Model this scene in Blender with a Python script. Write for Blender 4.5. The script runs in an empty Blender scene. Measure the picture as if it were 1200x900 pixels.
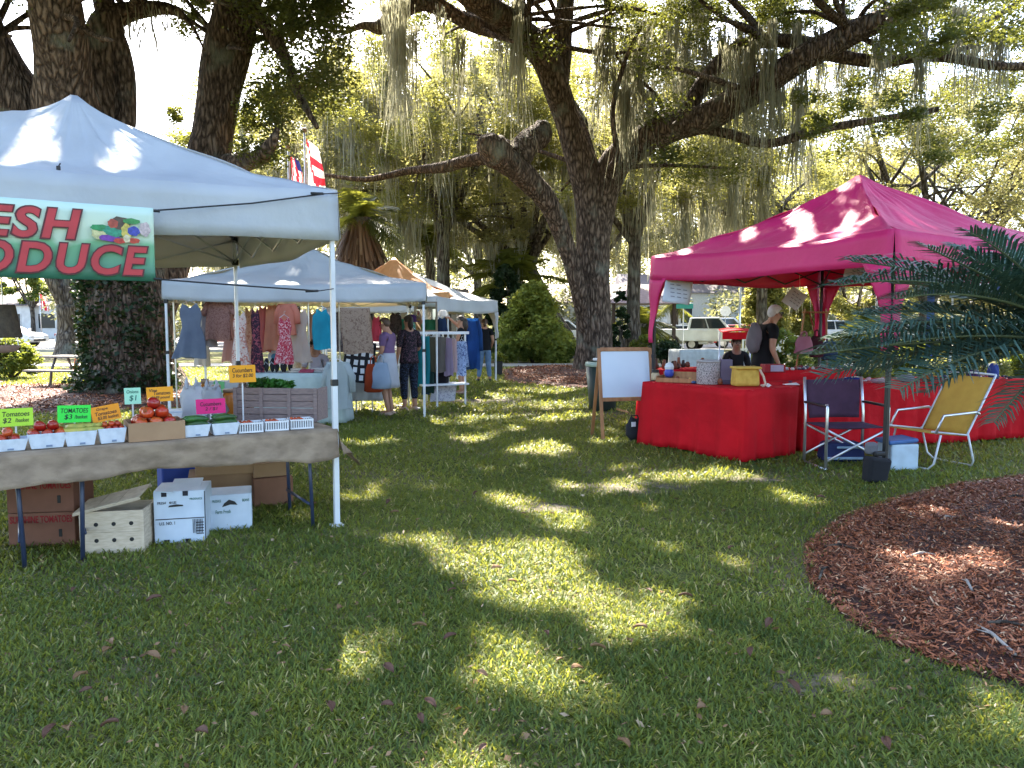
import bpy, bmesh, math, random
import numpy as np
from mathutils import Vector, Matrix, noise as mnoise
R = math.radians
rnd = random.Random(7)
rs = np.random.RandomState(11)
sc = bpy.context.scene
col = sc.collection
H = 1.55
PITCH = math.atan(72/900)
CA, SA = math.cos(PITCH), math.sin(PITCH)

# ---------------------------------------------------------------- measuring helpers (photo 1200x900, focal length 900 px)
def ray(px, py):
    a, b = (px-600)/900, (450-py)/900
    return Vector((a, CA + b*SA, -SA + b*CA))
def G(px, py, z=0.0):
    r = ray(px, py); t = (z-H)/r.z
    return Vector((r.x*t, r.y*t, z))
def D(px, py, depth):
    r = ray(px, py); t = depth/r.y
    return Vector((r.x*t, depth, H + r.z*t))
def proj(p):
    x, y, z = p[0], p[1], p[2]-H
    d = y*CA - z*SA
    return (600+900*x/d, 450-900*(y*SA+z*CA)/d)

SUN_AZ, SUN_EL = R(-12), R(45)
S = Vector((math.sin(SUN_AZ)*math.cos(SUN_EL), math.cos(SUN_AZ)*math.cos(SUN_EL), math.sin(SUN_EL)))

# ---------------------------------------------------------------- object helpers
def tag(o, label=None, cat=None, group=None, kind=None):
    if label: o['label'] = label
    if cat: o['category'] = cat
    if group: o['group'] = group
    if kind: o['kind'] = kind
    return o
def thing(name, label, cat, loc=(0, 0, 0), rz=0, group=None):
    o = bpy.data.objects.new(name, None); col.objects.link(o)
    o.empty_display_size = .1
    o.location = loc; o.rotation_euler = (0, 0, rz)
    return tag(o, label, cat, group)
def link(name, me, m, parent=None, smooth=False):
    if m is not None and not me.materials:
        for mm in (m if isinstance(m, (list, tuple)) else [m]): me.materials.append(mm)
    o = bpy.data.objects.new(name, me); col.objects.link(o)
    if parent is not None: o.parent = parent
    if smooth: me.polygons.foreach_set('use_smooth', [True]*len(me.polygons))
    return o
def copy_tree(o, parent=None):
    c = o.copy(); col.objects.link(c); c.parent = parent
    for ch in list(o.children): copy_tree(ch, c)
    return c

class MB:
    def __init__(s): s.v = []; s.f = []; s.m = []; s.cur = 0; s.M = Matrix.Identity(4)
    def add(s, vs, fs):
        b = len(s.v); s.v += [tuple(s.M @ Vector(v)) for v in vs]
        s.f += [tuple(b+i for i in f) for f in fs]; s.m += [s.cur]*len(fs); return s
    def box(s, c, d, rz=0, bev=0.0, rot=None, taper=1.0):
        x, y, z = d[0]/2, d[1]/2, d[2]/2
        rm = rot if rot is not None else Matrix.Rotation(rz, 3, 'Z')
        C = Vector(c)
        if bev <= 0:
            vs = [(i*x*(taper if k > 0 else 1), j*y*(taper if k > 0 else 1), k*z) for i in (-1, 1) for j in (-1, 1) for k in (-1, 1)]
            fs = [(0, 1, 3, 2), (4, 6, 7, 5), (0, 4, 5, 1), (2, 3, 7, 6), (0, 2, 6, 4), (1, 5, 7, 3)]
            return s.add([C + rm @ Vector(v) for v in vs], fs)
        b = min(bev, x*.9, y*.9, z*.9); bm = bmesh.new(); bmesh.ops.create_cube(bm, size=1)
        for v in bm.verts: v.co = Vector((v.co.x*2*x*(taper if v.co.z > 0 else 1), v.co.y*2*y*(taper if v.co.z > 0 else 1), v.co.z*2*z))
        bmesh.ops.bevel(bm, geom=bm.edges[:], offset=b, segments=2, affect='EDGES', profile=.5)
        bm.verts.ensure_lookup_table()
        s.add([C + rm @ v.co for v in bm.verts], [[v.index for v in f.verts] for f in bm.faces]); bm.free(); return s
    def tube(s, pts, rad, n=8, cap=True, flat=1.0):
        P = [Vector(p) for p in pts]; k = len(P)
        if not isinstance(rad, (list, tuple)): rad = [rad]*k
        vs = []; up = None
        for i in range(k):
            t = (P[min(i+1, k-1)]-P[max(i-1, 0)])
            t = t.normalized() if t.length > 1e-9 else Vector((0, 0, 1))
            if up is None:
                a = Vector((0, 0, 1)) if abs(t.z) < .9 else Vector((1, 0, 0)); u = t.cross(a).normalized()
            else: u = (up - t*up.dot(t)).normalized()
            up = u; w = t.cross(u)
            for j in range(n):
                an = 2*math.pi*j/n
                vs.append(P[i] + (u*math.cos(an) + w*math.sin(an)*flat)*rad[i])
        fs = [(i*n+j, i*n+(j+1) % n, (i+1)*n+(j+1) % n, (i+1)*n+j) for i in range(k-1) for j in range(n)]
        if cap: fs += [tuple(range(n))[::-1], tuple((k-1)*n+j for j in range(n))]
        return s.add(vs, fs)
    def lathe(s, prof, c=(0, 0, 0), n=20, sx=1, sy=1, rz=0, cap=True, wob=0):
        vs = []; C = Vector(c)
        for (r, z) in prof:
            for j in range(n):
                a = 2*math.pi*j/n; rr = r*(1 + wob*math.sin(a*3+z*9))
                x, y = rr*math.cos(a)*sx, rr*math.sin(a)*sy
                vs.append(C + Vector((x*math.cos(rz)-y*math.sin(rz), x*math.sin(rz)+y*math.cos(rz), z)))
        k = len(prof)
        fs = [(i*n+j, i*n+(j+1) % n, (i+1)*n+(j+1) % n, (i+1)*n+j) for i in range(k-1) for j in range(n)]
        if cap: fs += [tuple(range(n))[::-1], tuple((k-1)*n+j for j in range(n))]
        return s.add(vs, fs)
    def grid(s, fn, nu, nv, close=False):
        vs = [fn(i/nu, j/nv) for j in range(nv+1) for i in range(nu+1)]
        fs = [(j*(nu+1)+i, j*(nu+1)+i+1, (j+1)*(nu+1)+i+1, (j+1)*(nu+1)+i) for j in range(nv) for i in range(nu)]
        return s.add(vs, fs)
    def prism(s, out, y0, y1):          # outline in x,z extruded in y
        n = len(out)
        vs = [(x, y0, z) for x, z in out] + [(x, y1, z) for x, z in out]
        fs = [tuple(range(n)), tuple(range(2*n-1, n-1, -1))] + [(i, i+n, (i+1) % n+n, (i+1) % n) for i in range(n)]
        return s.add(vs, fs)
    def blob(s, c, r, seed=0, n=10, amp=.1, sz=(1, 1, 1)):
        C = Vector(c); prof = []
        vs = []; m = n//2+1
        for i in range(m+1):
            th = math.pi*i/m
            for j in range(n):
                a = 2*math.pi*j/n
                d = Vector((math.sin(th)*math.cos(a), math.sin(th)*math.sin(a), math.cos(th)))
                k = 1 + amp*mnoise.noise(d*1.7 + Vector((seed*3.1, seed*1.7, 0)))*2
                vs.append(C + Vector((d.x*sz[0], d.y*sz[1], d.z*sz[2]))*r*k)
        fs = [(i*n+j, (i+1)*n+j, (i+1)*n+(j+1) % n, i*n+(j+1) % n) for i in range(m) for j in range(n)]
        return s.add(vs, fs)
    def build(s, name, m, parent=None, smooth=False, solid=0, bev=0):
        me = bpy.data.meshes.new(name); me.from_pydata(s.v, [], s.f)
        if isinstance(m, (list, tuple)):
            for mm in m: me.materials.append(mm)
            me.polygons.foreach_set('material_index', s.m)
        bm = bmesh.new(); bm.from_mesh(me)
        bmesh.ops.remove_doubles(bm, verts=bm.verts, dist=1e-5)
        bmesh.ops.recalc_face_normals(bm, faces=bm.faces); bm.to_mesh(me); bm.free()
        o = link(name, me, m, parent, smooth)
        if solid: q = o.modifiers.new('s', 'SOLIDIFY'); q.thickness = solid; q.offset = 0
        if bev:
            q = o.modifiers.new('b', 'BEVEL'); q.width = bev; q.segments = 2; q.limit_method = 'ANGLE'
        return o

def np_mesh(name, V, F, mats, attr=None, smooth=False, parent=None, mi=None):
    """V (n,3) float, F (m,k) int with k constant"""
    me = bpy.data.meshes.new(name); k = F.shape[1]; m = len(F)
    me.vertices.add(len(V)); me.vertices.foreach_set('co', V.astype(np.float32).ravel())
    me.loops.add(m*k); me.loops.foreach_set('vertex_index', F.astype(np.int32).ravel())
    me.polygons.add(m); me.polygons.foreach_set('loop_start', np.arange(0, m*k, k, dtype=np.int32))
    me.polygons.foreach_set('loop_total', np.full(m, k, np.int32))
    if attr is not None:
        a = me.attributes.new('tone', 'FLOAT', 'POINT'); a.data.foreach_set('value', attr.astype(np.float32))
    if mi is not None: me.polygons.foreach_set('material_index', mi.astype(np.int32))
    if smooth: me.polygons.foreach_set('use_smooth', np.ones(m, bool))
    me.update()
    return link(name, me, mats, parent)

# ---------------------------------------------------------------- materials
def lin(c):
    return tuple((x/12.92 if x <= .04045 else ((x+.055)/1.055)**2.4) for x in c)
def hx(s):
    return lin(tuple(int(s[i:i+2], 16)/255 for i in (0, 2, 4)))
class NT:
    def __init__(s, name):
        s.m = bpy.data.materials.new(name); s.m.use_nodes = True; s.t = s.m.node_tree; s.t.nodes.clear()
        s.out = s.n('ShaderNodeOutputMaterial')
    def n(s, ty, **kw):
        x = s.t.nodes.new(ty)
        for k, v in kw.items():
            if k.startswith('i_'): x.inputs[k[2:].replace('_', ' ')].default_value = v
            else: setattr(x, k, v)
        return x
    def l(s, a, b): s.t.links.new(a, b)
    def ramp(s, fac, stops):
        r = s.n('ShaderNodeValToRGB'); e = r.color_ramp.elements
        while len(e) < len(stops): e.new(.5)
        for i, (p, c) in enumerate(stops):
            e[i].position = p; e[i].color = (*c, 1) if len(c) == 3 else c
        s.l(fac, r.inputs[0]); return r.outputs[0]
def mat(name, c, rough=.6, c2=None, scale=8, bump=0, bscale=40, bdist=.01, metal=0, spec=.5, trans=0, tcol=None, stretch=(1, 1, 1), sheen=0, det=4, lo=.35, hi=.65, coat=0):
    t = NT(name); p = t.n('ShaderNodeBsdfPrincipled')
    p.inputs['Roughness'].default_value = rough; p.inputs['Metallic'].default_value = metal
    p.inputs['Specular IOR Level'].default_value = spec
    if coat: p.inputs['Coat Weight'].default_value = coat; p.inputs['Coat Roughness'].default_value = .05
    tc = t.n('ShaderNodeTexCoord'); mp = t.n('ShaderNodeMapping'); mp.inputs['Scale'].default_value = stretch
    t.l(tc.outputs['Object'], mp.inputs[0])
    if c2 is None: c2 = tuple(x*.82 for x in c)
    nz = t.n('ShaderNodeTexNoise', i_Scale=scale, i_Detail=det); t.l(mp.outputs[0], nz.inputs['Vector'])
    cc = t.ramp(nz.outputs['Fac'], [(lo, c2), (hi, c)])
    t.l(cc, p.inputs['Base Color'])
    if bump:
        nb = t.n('ShaderNodeTexNoise', i_Scale=bscale, i_Detail=5); t.l(mp.outputs[0], nb.inputs['Vector'])
        b = t.n('ShaderNodeBump', i_Strength=bump, i_Distance=bdist); t.l(nb.outputs['Fac'], b.inputs['Height']); t.l(b.outputs[0], p.inputs['Normal'])
    o = p.outputs[0]
    if trans:
        tr = t.n('ShaderNodeBsdfTranslucent'); tr.inputs[0].default_value = (*(tcol or c), 1)
        mx = t.n('ShaderNodeMixShader'); mx.inputs[0].default_value = trans
        t.l(o, mx.inputs[1]); t.l(tr.outputs[0], mx.inputs[2]); o = mx.outputs[0]
    t.l(o, t.out.inputs[0]); return t.m
def leafmat(name, dark, lightc, tr, trans=.5, dry=None):
    t = NT(name); at = t.n('ShaderNodeAttribute', attribute_name='tone')
    stops = [(0, dark), (.85, lightc)] + ([(1, dry)] if dry else [])
    cc = t.ramp(at.outputs['Fac'], stops)
    p = t.n('ShaderNodeBsdfPrincipled', i_Roughness=.5); p.inputs['Specular IOR Level'].default_value = .35
    t.l(cc, p.inputs['Base Color'])
    d = t.n('ShaderNodeBsdfTranslucent')
    mxc = t.n('ShaderNodeMix', data_type='RGBA', blend_type='MULTIPLY'); mxc.inputs[0].default_value = 0
    c3 = t.ramp(at.outputs['Fac'], [(0, tuple(x*.7 for x in tr)), (1, tr)])
    t.l(c3, d.inputs[0])
    mx = t.n('ShaderNodeMixShader'); mx.inputs[0].default_value = trans
    t.l(p.outputs[0], mx.inputs[1]); t.l(d.outputs[0], mx.inputs[2]); t.l(mx.outputs[0], t.out.inputs[0]); return t.m
def barkmat(name, c1, c2, c3, sc_=3.0, lichen=(.2, .21, .17), amt=.62):
    t = NT(name); p = t.n('ShaderNodeBsdfPrincipled', i_Roughness=.9); p.inputs['Specular IOR Level'].default_value = .2
    tc = t.n('ShaderNodeTexCoord'); mp = t.n('ShaderNodeMapping'); mp.inputs['Scale'].default_value = (1, 1, .28)
    t.l(tc.outputs['Object'], mp.inputs[0])
    nd = t.n('ShaderNodeTexNoise', i_Scale=sc_*1.5, i_Detail=4); t.l(mp.outputs[0], nd.inputs['Vector'])
    add = t.n('ShaderNodeVectorMath', operation='MULTIPLY_ADD'); t.l(nd.outputs['Color'], add.inputs[0]); add.inputs[1].default_value = (.22,)*3; t.l(mp.outputs[0], add.inputs[2])
    vo = t.n('ShaderNodeTexVoronoi', feature='DISTANCE_TO_EDGE', i_Scale=sc_*3.2); t.l(add.outputs[0], vo.inputs['Vector'])
    n2 = t.n('ShaderNodeTexNoise', i_Scale=sc_*7, i_Detail=6); t.l(mp.outputs[0], n2.inputs['Vector'])
    h = t.n('ShaderNodeMath', operation='MULTIPLY_ADD'); t.l(vo.outputs['Distance'], h.inputs[0]); h.inputs[1].default_value = 1.6; t.l(n2.outputs['Fac'], h.inputs[2])
    cc = t.ramp(h.outputs[0], [(.4, c1), (.75, c2), (1.0, c3)])
    n3 = t.n('ShaderNodeTexNoise', i_Scale=sc_*.5, i_Detail=5); t.l(tc.outputs['Object'], n3.inputs['Vector'])
    f = t.ramp(n3.outputs['Fac'], [(amt-.08, (0, 0, 0)), (amt+.1, (1, 1, 1))])
    mx = t.n('ShaderNodeMix', data_type='RGBA'); t.l(f, mx.inputs[0]); t.l(cc, mx.inputs[6]); mx.inputs[7].default_value = (*lichen, 1)
    t.l(mx.outputs[2], p.inputs['Base Color'])
    b = t.n('ShaderNodeBump', i_Strength=1.0, i_Distance=.09); t.l(h.outputs[0], b.inputs['Height']); t.l(b.outputs[0], p.inputs['Normal'])
    t.l(p.outputs[0], t.out.inputs[0]); return t.m

M = {}
M['bark'] = barkmat('bark', (.026, .018, .013), (.115, .080, .060), (.24, .175, .135), amt=.66)
M['bark_far'] = barkmat('bark_far', (.03, .024, .02), (.11, .088, .07), (.20, .17, .14), sc_=2.0)
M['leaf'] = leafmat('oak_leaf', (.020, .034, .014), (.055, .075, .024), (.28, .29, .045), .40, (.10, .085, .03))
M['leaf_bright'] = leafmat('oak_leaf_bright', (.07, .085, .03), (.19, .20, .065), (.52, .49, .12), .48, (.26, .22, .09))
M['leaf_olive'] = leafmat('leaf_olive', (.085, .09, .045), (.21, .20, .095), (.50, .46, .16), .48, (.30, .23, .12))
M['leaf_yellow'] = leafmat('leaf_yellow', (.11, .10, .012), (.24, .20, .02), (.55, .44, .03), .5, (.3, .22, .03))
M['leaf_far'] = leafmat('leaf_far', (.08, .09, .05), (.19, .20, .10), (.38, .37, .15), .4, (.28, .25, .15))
M['moss'] = leafmat('spanish_moss', (.15, .15, .11), (.34, .33, .24), (.44, .42, .28), .4, (.3, .26, .18))
M['palm'] = leafmat('palm_leaf', (.035, .055, .012), (.10, .12, .025), (.38, .38, .05), .4, (.16, .13, .05))
M['ivy'] = leafmat('ivy_leaf', (.008, .020, .008), (.022, .048, .014), (.05, .10, .015), .2, (.06, .08, .03))
M['shrub'] = leafmat('shrub_leaf', (.03, .06, .015), (.10, .14, .03), (.40, .45, .06), .4, (.18, .2, .06))
M['cycad'] = leafmat('blue_palm_leaf', (.025, .060, .048), (.10, .18, .14), (.06, .13, .06), .18, (.10, .11, .06))
M['skirt'] = leafmat('dead_fronds', (.08, .045, .028), (.22, .13, .075), (.3, .18, .09), .2, (.3, .21, .13))
M['white_metal'] = mat('white_painted_steel', (.72, .74, .76), .35, scale=3)
M['alu'] = mat('aluminium_tube', (.72, .73, .75), .3, metal=.85, scale=5)
M['black'] = mat('black_plastic', (.012, .012, .014), .45)
M['black_cloth'] = mat('black_cloth', (.012, .012, .016), .9, scale=20)
M['canopy_white'] = mat('white_canopy_fabric', (.58, .62, .655), .6, c2=(.49, .53, .57), scale=2.2, bump=.55, bscale=2.6, bdist=.06, trans=.28, tcol=(.82, .70, .52))
M['canopy_pink'] = mat('pink_canopy_fabric', (.68, .024, .155), .55, c2=(.60, .018, .13), scale=1.7, bump=.55, bscale=2.6, bdist=.06, trans=.2, tcol=(.85, .05, .10))
M['burlap'] = mat('burlap', (.34, .25, .17), .95, c2=(.21, .15, .10), scale=7, bump=.7, bscale=150, bdist=.006, det=9, stretch=(1, 1, 2))
M['red_cloth'] = mat('red_tablecloth', (.60, .006, .014), .8, c2=(.44, .004, .010), scale=2.2, bump=.6, bscale=4.5, bdist=.05, trans=.06, spec=.2)
M['leg_blue'] = mat('dark_blue_steel', (.035, .05, .10), .4)
M['card'] = mat('cardboard', (.36, .21, .12), .85, c2=(.30, .17, .095), scale=5)
M['card_red'] = mat('red_brown_carton', (.24, .10, .065), .85, c2=(.19, .08, .05), scale=5)
M['wax_white'] = mat('white_waxed_carton', (.62, .70, .80), .5, c2=(.52, .60, .70), scale=6)
M['paper_white'] = mat('white_pulp_basket', (.66, .72, .80), .7, c2=(.56, .62, .70), scale=25, bump=.2, bscale=120)
M['plast_white'] = mat('white_plastic', (.75, .77, .80), .35)
M['wood_crate'] = mat('bare_crate_wood', (.66, .54, .40), .8, c2=(.52, .41, .29), scale=14, stretch=(1, 1, 6))
M['wood_purple'] = mat('weathered_crate_wood', (.27, .20, .19), .85, c2=(.19, .14, .135), scale=16, stretch=(1, 6, 6))
M['easel'] = mat('varnished_wood', (.42, .20, .085), .45, c2=(.30, .13, .05), scale=20, stretch=(1, 1, .1))
M['ink'] = mat('dark_ink', (.02, .02, .03), .8)
M['ink_green'] = mat('green_ink', (.02, .14, .10), .8)
M['red_print'] = mat('red_print', (.30, .012, .016), .8)
M['tomato'] = mat('tomato_skin', (.50, .022, .010), .22, c2=(.42, .05, .012), scale=9, spec=.6)
M['sepal'] = mat('tomato_sepal', (.05, .12, .02), .7)
M['cuc'] = mat('cucumber_skin', (.02, .07, .012), .4, c2=(.05, .13, .02), scale=30)
M['squash'] = mat('squash_skin', (.50, .42, .08), .45, c2=(.28, .32, .06), scale=20)
M['greens'] = mat('leafy_greens', (.03, .12, .012), .6, c2=(.015, .06, .008), scale=40, trans=.2)
M['cone'] = mat('orange_cone', (.75, .12, .02), .5)
M['asphalt'] = mat('asphalt', (.16, .155, .15), .9, c2=(.12, .118, .115), scale=30)
M['concrete'] = mat('concrete', (.42, .40, .37), .9, c2=(.34, .32, .29), scale=4, bump=.2, bscale=60)
M['car_white'] = mat('white_car_paint', (.78, .80, .82), .25, scale=2, coat=1)
M['car_silver'] = mat('silver_car_paint', (.42, .46, .50), .3, scale=2, coat=1)
M['car_red'] = mat('red_car_paint', (.4, .02, .02), .3, scale=2, coat=1)
M['glass'] = mat('dark_glass', (.02, .03, .04), .05, spec=.8)
M['rubber'] = mat('tyre_rubber', (.018, .018, .018), .8)
M['tail'] = mat('tail_lamp', (.4, .01, .01), .2)
M['lampglass'] = mat('lamp_lens', (.7, .72, .75), .15)
M['wall_white'] = mat('white_siding', (.74, .74, .72), .8, scale=2)
M['roof_grey'] = mat('roof_shingle', (.20, .17, .175), .9, c2=(.14, .12, .125), scale=12)
M['skin'] = mat('skin_tan', (.42, .22, .14), .55, c2=(.36, .17, .10), scale=5)
M['skin_light'] = mat('skin_light', (.56, .34, .25), .55, c2=(.50, .27, .19), scale=5)
M['skin_brown'] = mat('skin_brown', (.22, .11, .07), .55, scale=5)
M['hair_dark'] = mat('dark_hair', (.022, .014, .010), .6, c2=(.045, .028, .018), scale=40)
M['hair_brown'] = mat('brown_hair', (.10, .055, .03), .6, c2=(.06, .03, .018), scale=40)
M['hair_white'] = mat('white_hair', (.70, .69, .67), .7, scale=30)
M['eye'] = mat('eye', (.03, .02, .02), .2)
M['lip'] = mat('lips', (.35, .10, .08), .5)
M['denim'] = mat('denim', (.12, .20, .32), .85, c2=(.08, .14, .24), scale=12, bump=.3, bscale=20)
M['dirt_pot'] = mat('soil', (.04, .028, .02), .95)

def fabric(name, c, c2=None, kind='plain', scale=12, trans=.42):
    """cloth: plain, or printed with blotches/flowers"""
    c = hx(c); c2 = hx(c2) if c2 else tuple(x*.8 for x in c)
    if kind == 'plain': return mat(name, c, .85, c2=c2, scale=4, bump=.3, bscale=9, trans=trans)
    t = NT(name); p = t.n('ShaderNodeBsdfPrincipled', i_Roughness=.85)
    tc = t.n('ShaderNodeTexCoord'); vo = t.n('ShaderNodeTexNoise', i_Scale=scale*1.4, i_Detail=2, i_Distortion=1.2); t.l(tc.outputs['Object'], vo.inputs['Vector'])
    cc = t.ramp(vo.outputs['Fac'], [(.40, c2), (.45, tuple((a+b_)/2 for a, b_ in zip(c, c2))), (.50, c), (.62, c), (.66, tuple(min(1, a*.6+b_*.5) for a, b_ in zip(c, c2)))]); t.l(cc, p.inputs['Base Color'])
    tr = t.n('ShaderNodeBsdfTranslucent'); t.l(cc, tr.inputs[0]); mx = t.n('ShaderNodeMixShader'); mx.inputs[0].default_value = trans
    t.l(p.outputs[0], mx.inputs[1]); t.l(tr.outputs[0], mx.inputs[2]); t.l(mx.outputs[0], t.out.inputs[0]); return t.m

# ---------------------------------------------------------------- camera, sky, sun
cam = bpy.data.objects.new('camera', bpy.data.cameras.new('camera')); col.objects.link(cam); sc.camera = cam
cam.data.sensor_width = 36; cam.data.lens = 36*900/1200; cam.data.clip_end = 1500; cam.data.clip_start = .05
cam.location = (0, 0, H); cam.rotation_euler = (R(90)-PITCH, 0, 0)
w = bpy.data.worlds.new('World'); sc.world = w; w.use_nodes = True
sk = w.node_tree.nodes.new('ShaderNodeTexSky'); sk.sky_type = 'NISHITA'; sk.sun_disc = False
sk.sun_elevation = SUN_EL; sk.sun_rotation = SUN_AZ; sk.air_density = 1.0; sk.dust_density = 2.5; sk.ozone_density = 1.0
w.node_tree.links.new(sk.outputs[0], w.node_tree.nodes['Background'].inputs[0]); w.node_tree.nodes['Background'].inputs[1].default_value = .15
sl = bpy.data.lights.new('sun', 'SUN'); sl.energy = 5; sl.angle = R(.55); sl.color = (1, .93, .80)
so = bpy.data.objects.new('sun', sl); col.objects.link(so); so.rotation_euler = S.to_track_quat('Z', 'Y').to_euler()
sc.view_settings.view_transform = 'Standard'; sc.view_settings.look = 'None'; sc.view_settings.gamma = 1; sc.view_settings.use_curve_mapping = False
sc.view_settings.exposure = 2.62
sc.render.engine = 'CYCLES'
sc.cycles.max_bounces = 7; sc.cycles.diffuse_bounces = 4; sc.cycles.transmission_bounces = 4; sc.cycles.glossy_bounces = 2; sc.cycles.transparent_max_bounces = 6
sc.cycles.use_denoising = True; sc.cycles.caustics_reflective = False; sc.cycles.caustics_refractive = False
sc.cycles.sample_clamp_indirect = 6

# ---------------------------------------------------------------- where the sun reaches the ground (gaps in the crowns)
PATCH = [
 [(485,640),(540,630),(590,643),(640,640),(690,655),(722,688),(792,688),(818,712),(800,738),(742,762),(680,748),(640,738),(600,722),(560,702),(535,682),(500,662)],
 [(535,750),(592,743),(640,760),(700,788),(728,830),(692,848),(640,825),(604,852),(566,822),(540,790)],
 [(500,850),(538,842),(575,875),(600,910),(605,1000),(480,1000),(488,880)],
 [(545,574),(590,580),(650,592),(692,605),(682,616),(630,613),(588,600)],
 [(685,568),(720,560),(760,566),(755,577),(700,581)],
 [(535,515),(580,508),(620,514),(668,524),(652,536),(600,532),(558,523)],
 [(398,572),(440,563),(466,577),(440,588),(404,588)],
 [(420,517),(470,512),(480,519),(430,523)],
 [(330,768),(370,752),(430,750),(464,766),(452,786),(400,794),(340,786)],
 [(760,555),(830,548),(900,553),(890,563),(800,566),(765,563)],
 [(905,578),(950,576),(985,586),(960,594),(915,591)],
 [(950,800),(1010,796),(1040,812),(1000,826),(960,820)],
 [(1120,800),(1200,812),(1240,850),(1210,880),(1150,850),(1090,812)],
 [(1050,604),(1110,592),(1170,594),(1160,606),(1080,616)],
 [(1150,616),(1230,600),(1260,615),(1200,630)],
 [(975,655),(1060,648),(1130,660),(1200,668),(1215,680),(1120,678),(1040,672)],
 [(1015,690),(1100,676),(1190,684),(1180,694),(1060,702)],
 [(700,463),(760,460),(830,466),(800,474),(720,470)],
 [(470,470),(540,468),(560,476),(490,479)],
 [(640,487),(720,484),(735,492),(660,496)],
 [(560,447),(660,443),(680,449),(590,454)],
 [(510,457),(600,456),(610,461),(530,464)],
]
PATCH = [[((x-sum(p[0] for p in q_)/len(q_))*1.14+sum(p[0] for p in q_)/len(q_), (y-sum(p[1] for p in q_)/len(q_))*1.18+sum(p[1] for p in q_)/len(q_)) for x, y in q_] for q_ in PATCH]
def inpoly(x, y, poly):
    inside = np.zeros(len(x), bool); n = len(poly)
    for i in range(n):
        x1, y1 = poly[i]; x2, y2 = poly[(i+1) % n]
        if y1 == y2: continue
        c = ((y1 > y) != (y2 > y)) & (x < (x2-x1)*(y-y1)/(y2-y1)+x1); inside ^= c
    return inside
SPOTS = [(D(105,155,6.0),.13),(D(140,165,6.0),.20),(D(55,170,5.6),.16),(D(20,205,5.2),.2),(D(235,236,6.2),.14),(D(285,212,6.4),.08),(D(1000,236,9.5),.13),(D(935,258,9.6),.16),(D(875,270,9.9),.16),(D(965,268,8.6),.14),(D(800,288,10.1),.2),(D(1110,262,8.6),.16),(D(1170,276,8.8),.22),(D(330,292,12.4),.3),(D(350,300,12.2),.25),(D(270,315,12.2),.3),(D(520,345,18),.5)]   # (world point, radius): places above ground the sun reaches
def wn(x, y, s, k):  # cheap smooth noise -1..1
    return (np.sin(x*s+1.3*k+1.7*np.sin(y*s*.8+k))+np.sin(y*s*1.3-2.1*k+1.5*np.sin(x*s*.9+2*k))+np.sin((x+y)*s*.7+k*3.3))/3
def lit(P, full=True):
    g = P[:, :2] - np.outer(P[:, 2]/S.z, np.array([S.x, S.y]))
    jr = np.random.RandomState(len(P) % 9973)
    x = g[:, 0] + .10*wn(g[:, 0], g[:, 1], 4.3, 11)+.05*np.sin(g[:, 1]*9+g[:, 0]*5)+jr.normal(size=len(P))*.055; y = g[:, 1] + .12*wn(g[:, 0], g[:, 1], 3.7, 12)+.06*np.sin(g[:, 0]*8-g[:, 1]*4)+jr.normal(size=len(P))*.07
    z = -H; d = y*CA - z*SA; ok = d > .5; dd = np.where(ok, d, 1)
    px = 600+900*x/dd; py = 450-900*(y*SA+z*CA)/dd
    L = np.zeros(len(P), bool)
    for poly in PATCH: L |= inpoly(px, py, poly) & ok
    L &= wn(x, y, 6.1, 21)+.5*wn(x, y, 11.3, 22) > -1.02
    if not full: L &= (y < 14)
    n = wn(x, y, 1.5, 1)+.6*wn(x, y, 3.7, 2)
    if full:
        L |= (y > 13.5) & (n > .42)
        L |= (y > 13.5) & (np.abs(x+1.2) > 9) & (n > -.25)
        L |= (y > 27)
        L |= (x < -9.5) & (y > 19)
        L |= (y < 2.3) & (n > .5)
    for c, r in SPOTS:
        cx, cy = c[0]-S.x/S.z*c[2], c[1]-S.y/S.z*c[2]
        L |= ((g[:, 0]-cx)**2+((g[:, 1]-cy)*.75)**2) < (r*np.clip(.75+.75*wn(g[:, 0], g[:, 1], 9.0, 31), .2, 1.25))**2
    # flecks
    m = wn(x*1.0, y, 5.3, 5)+wn(x, y, 9.1, 7)*.5
    mid = (px > 330) & (px < 960) & (py > 440) & (py < 760) & ok
    L |= (m > np.where(mid, .45, .85))
    return L

# ---------------------------------------------------------------- foliage builders
def leaves(centers, radii, per, size, seed, carve=1, flat=.6, aspect=.5, droop=0):
    r = np.random.RandomState(seed)
    C = np.repeat(np.asarray(centers, float), per, 0); Rr = np.repeat(np.asarray(radii, float), per)
    d = r.normal(size=C.shape); d /= np.linalg.norm(d, axis=1)[:, None]
    d *= (r.rand(len(C))**.45)[:, None]; d[:, 2] *= flat
    P = C + d*Rr[:, None]; P[:, 2] -= droop*Rr*(d[:, 0]**2+d[:, 1]**2)
    tone = np.repeat(r.rand(len(centers)), per)*.5 + r.rand(len(C))*.5
    if carve:
        k = ~lit(P, carve == 2); P = P[k]; tone = tone[k]
    n = len(P); a = r.normal(size=(n, 3)); a[:, 2] *= .5; a /= np.linalg.norm(a, axis=1)[:, None]
    nn = r.normal(size=(n, 3)); nn[:, 2] += .7; b = np.cross(nn, a); b /= np.linalg.norm(b, axis=1)[:, None]+1e-9
    s = size*(.6+.8*r.rand(n))[:, None]
    V = np.stack([P-a*s*.5, P+b*s*aspect*.5-a*s*.05, P+a*s*.5, P-b*s*aspect*.5-a*s*.05], 1).reshape(-1, 3)
    F = np.arange(4*n).reshape(-1, 4)
    return V, F, np.repeat(tone, 4)
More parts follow.
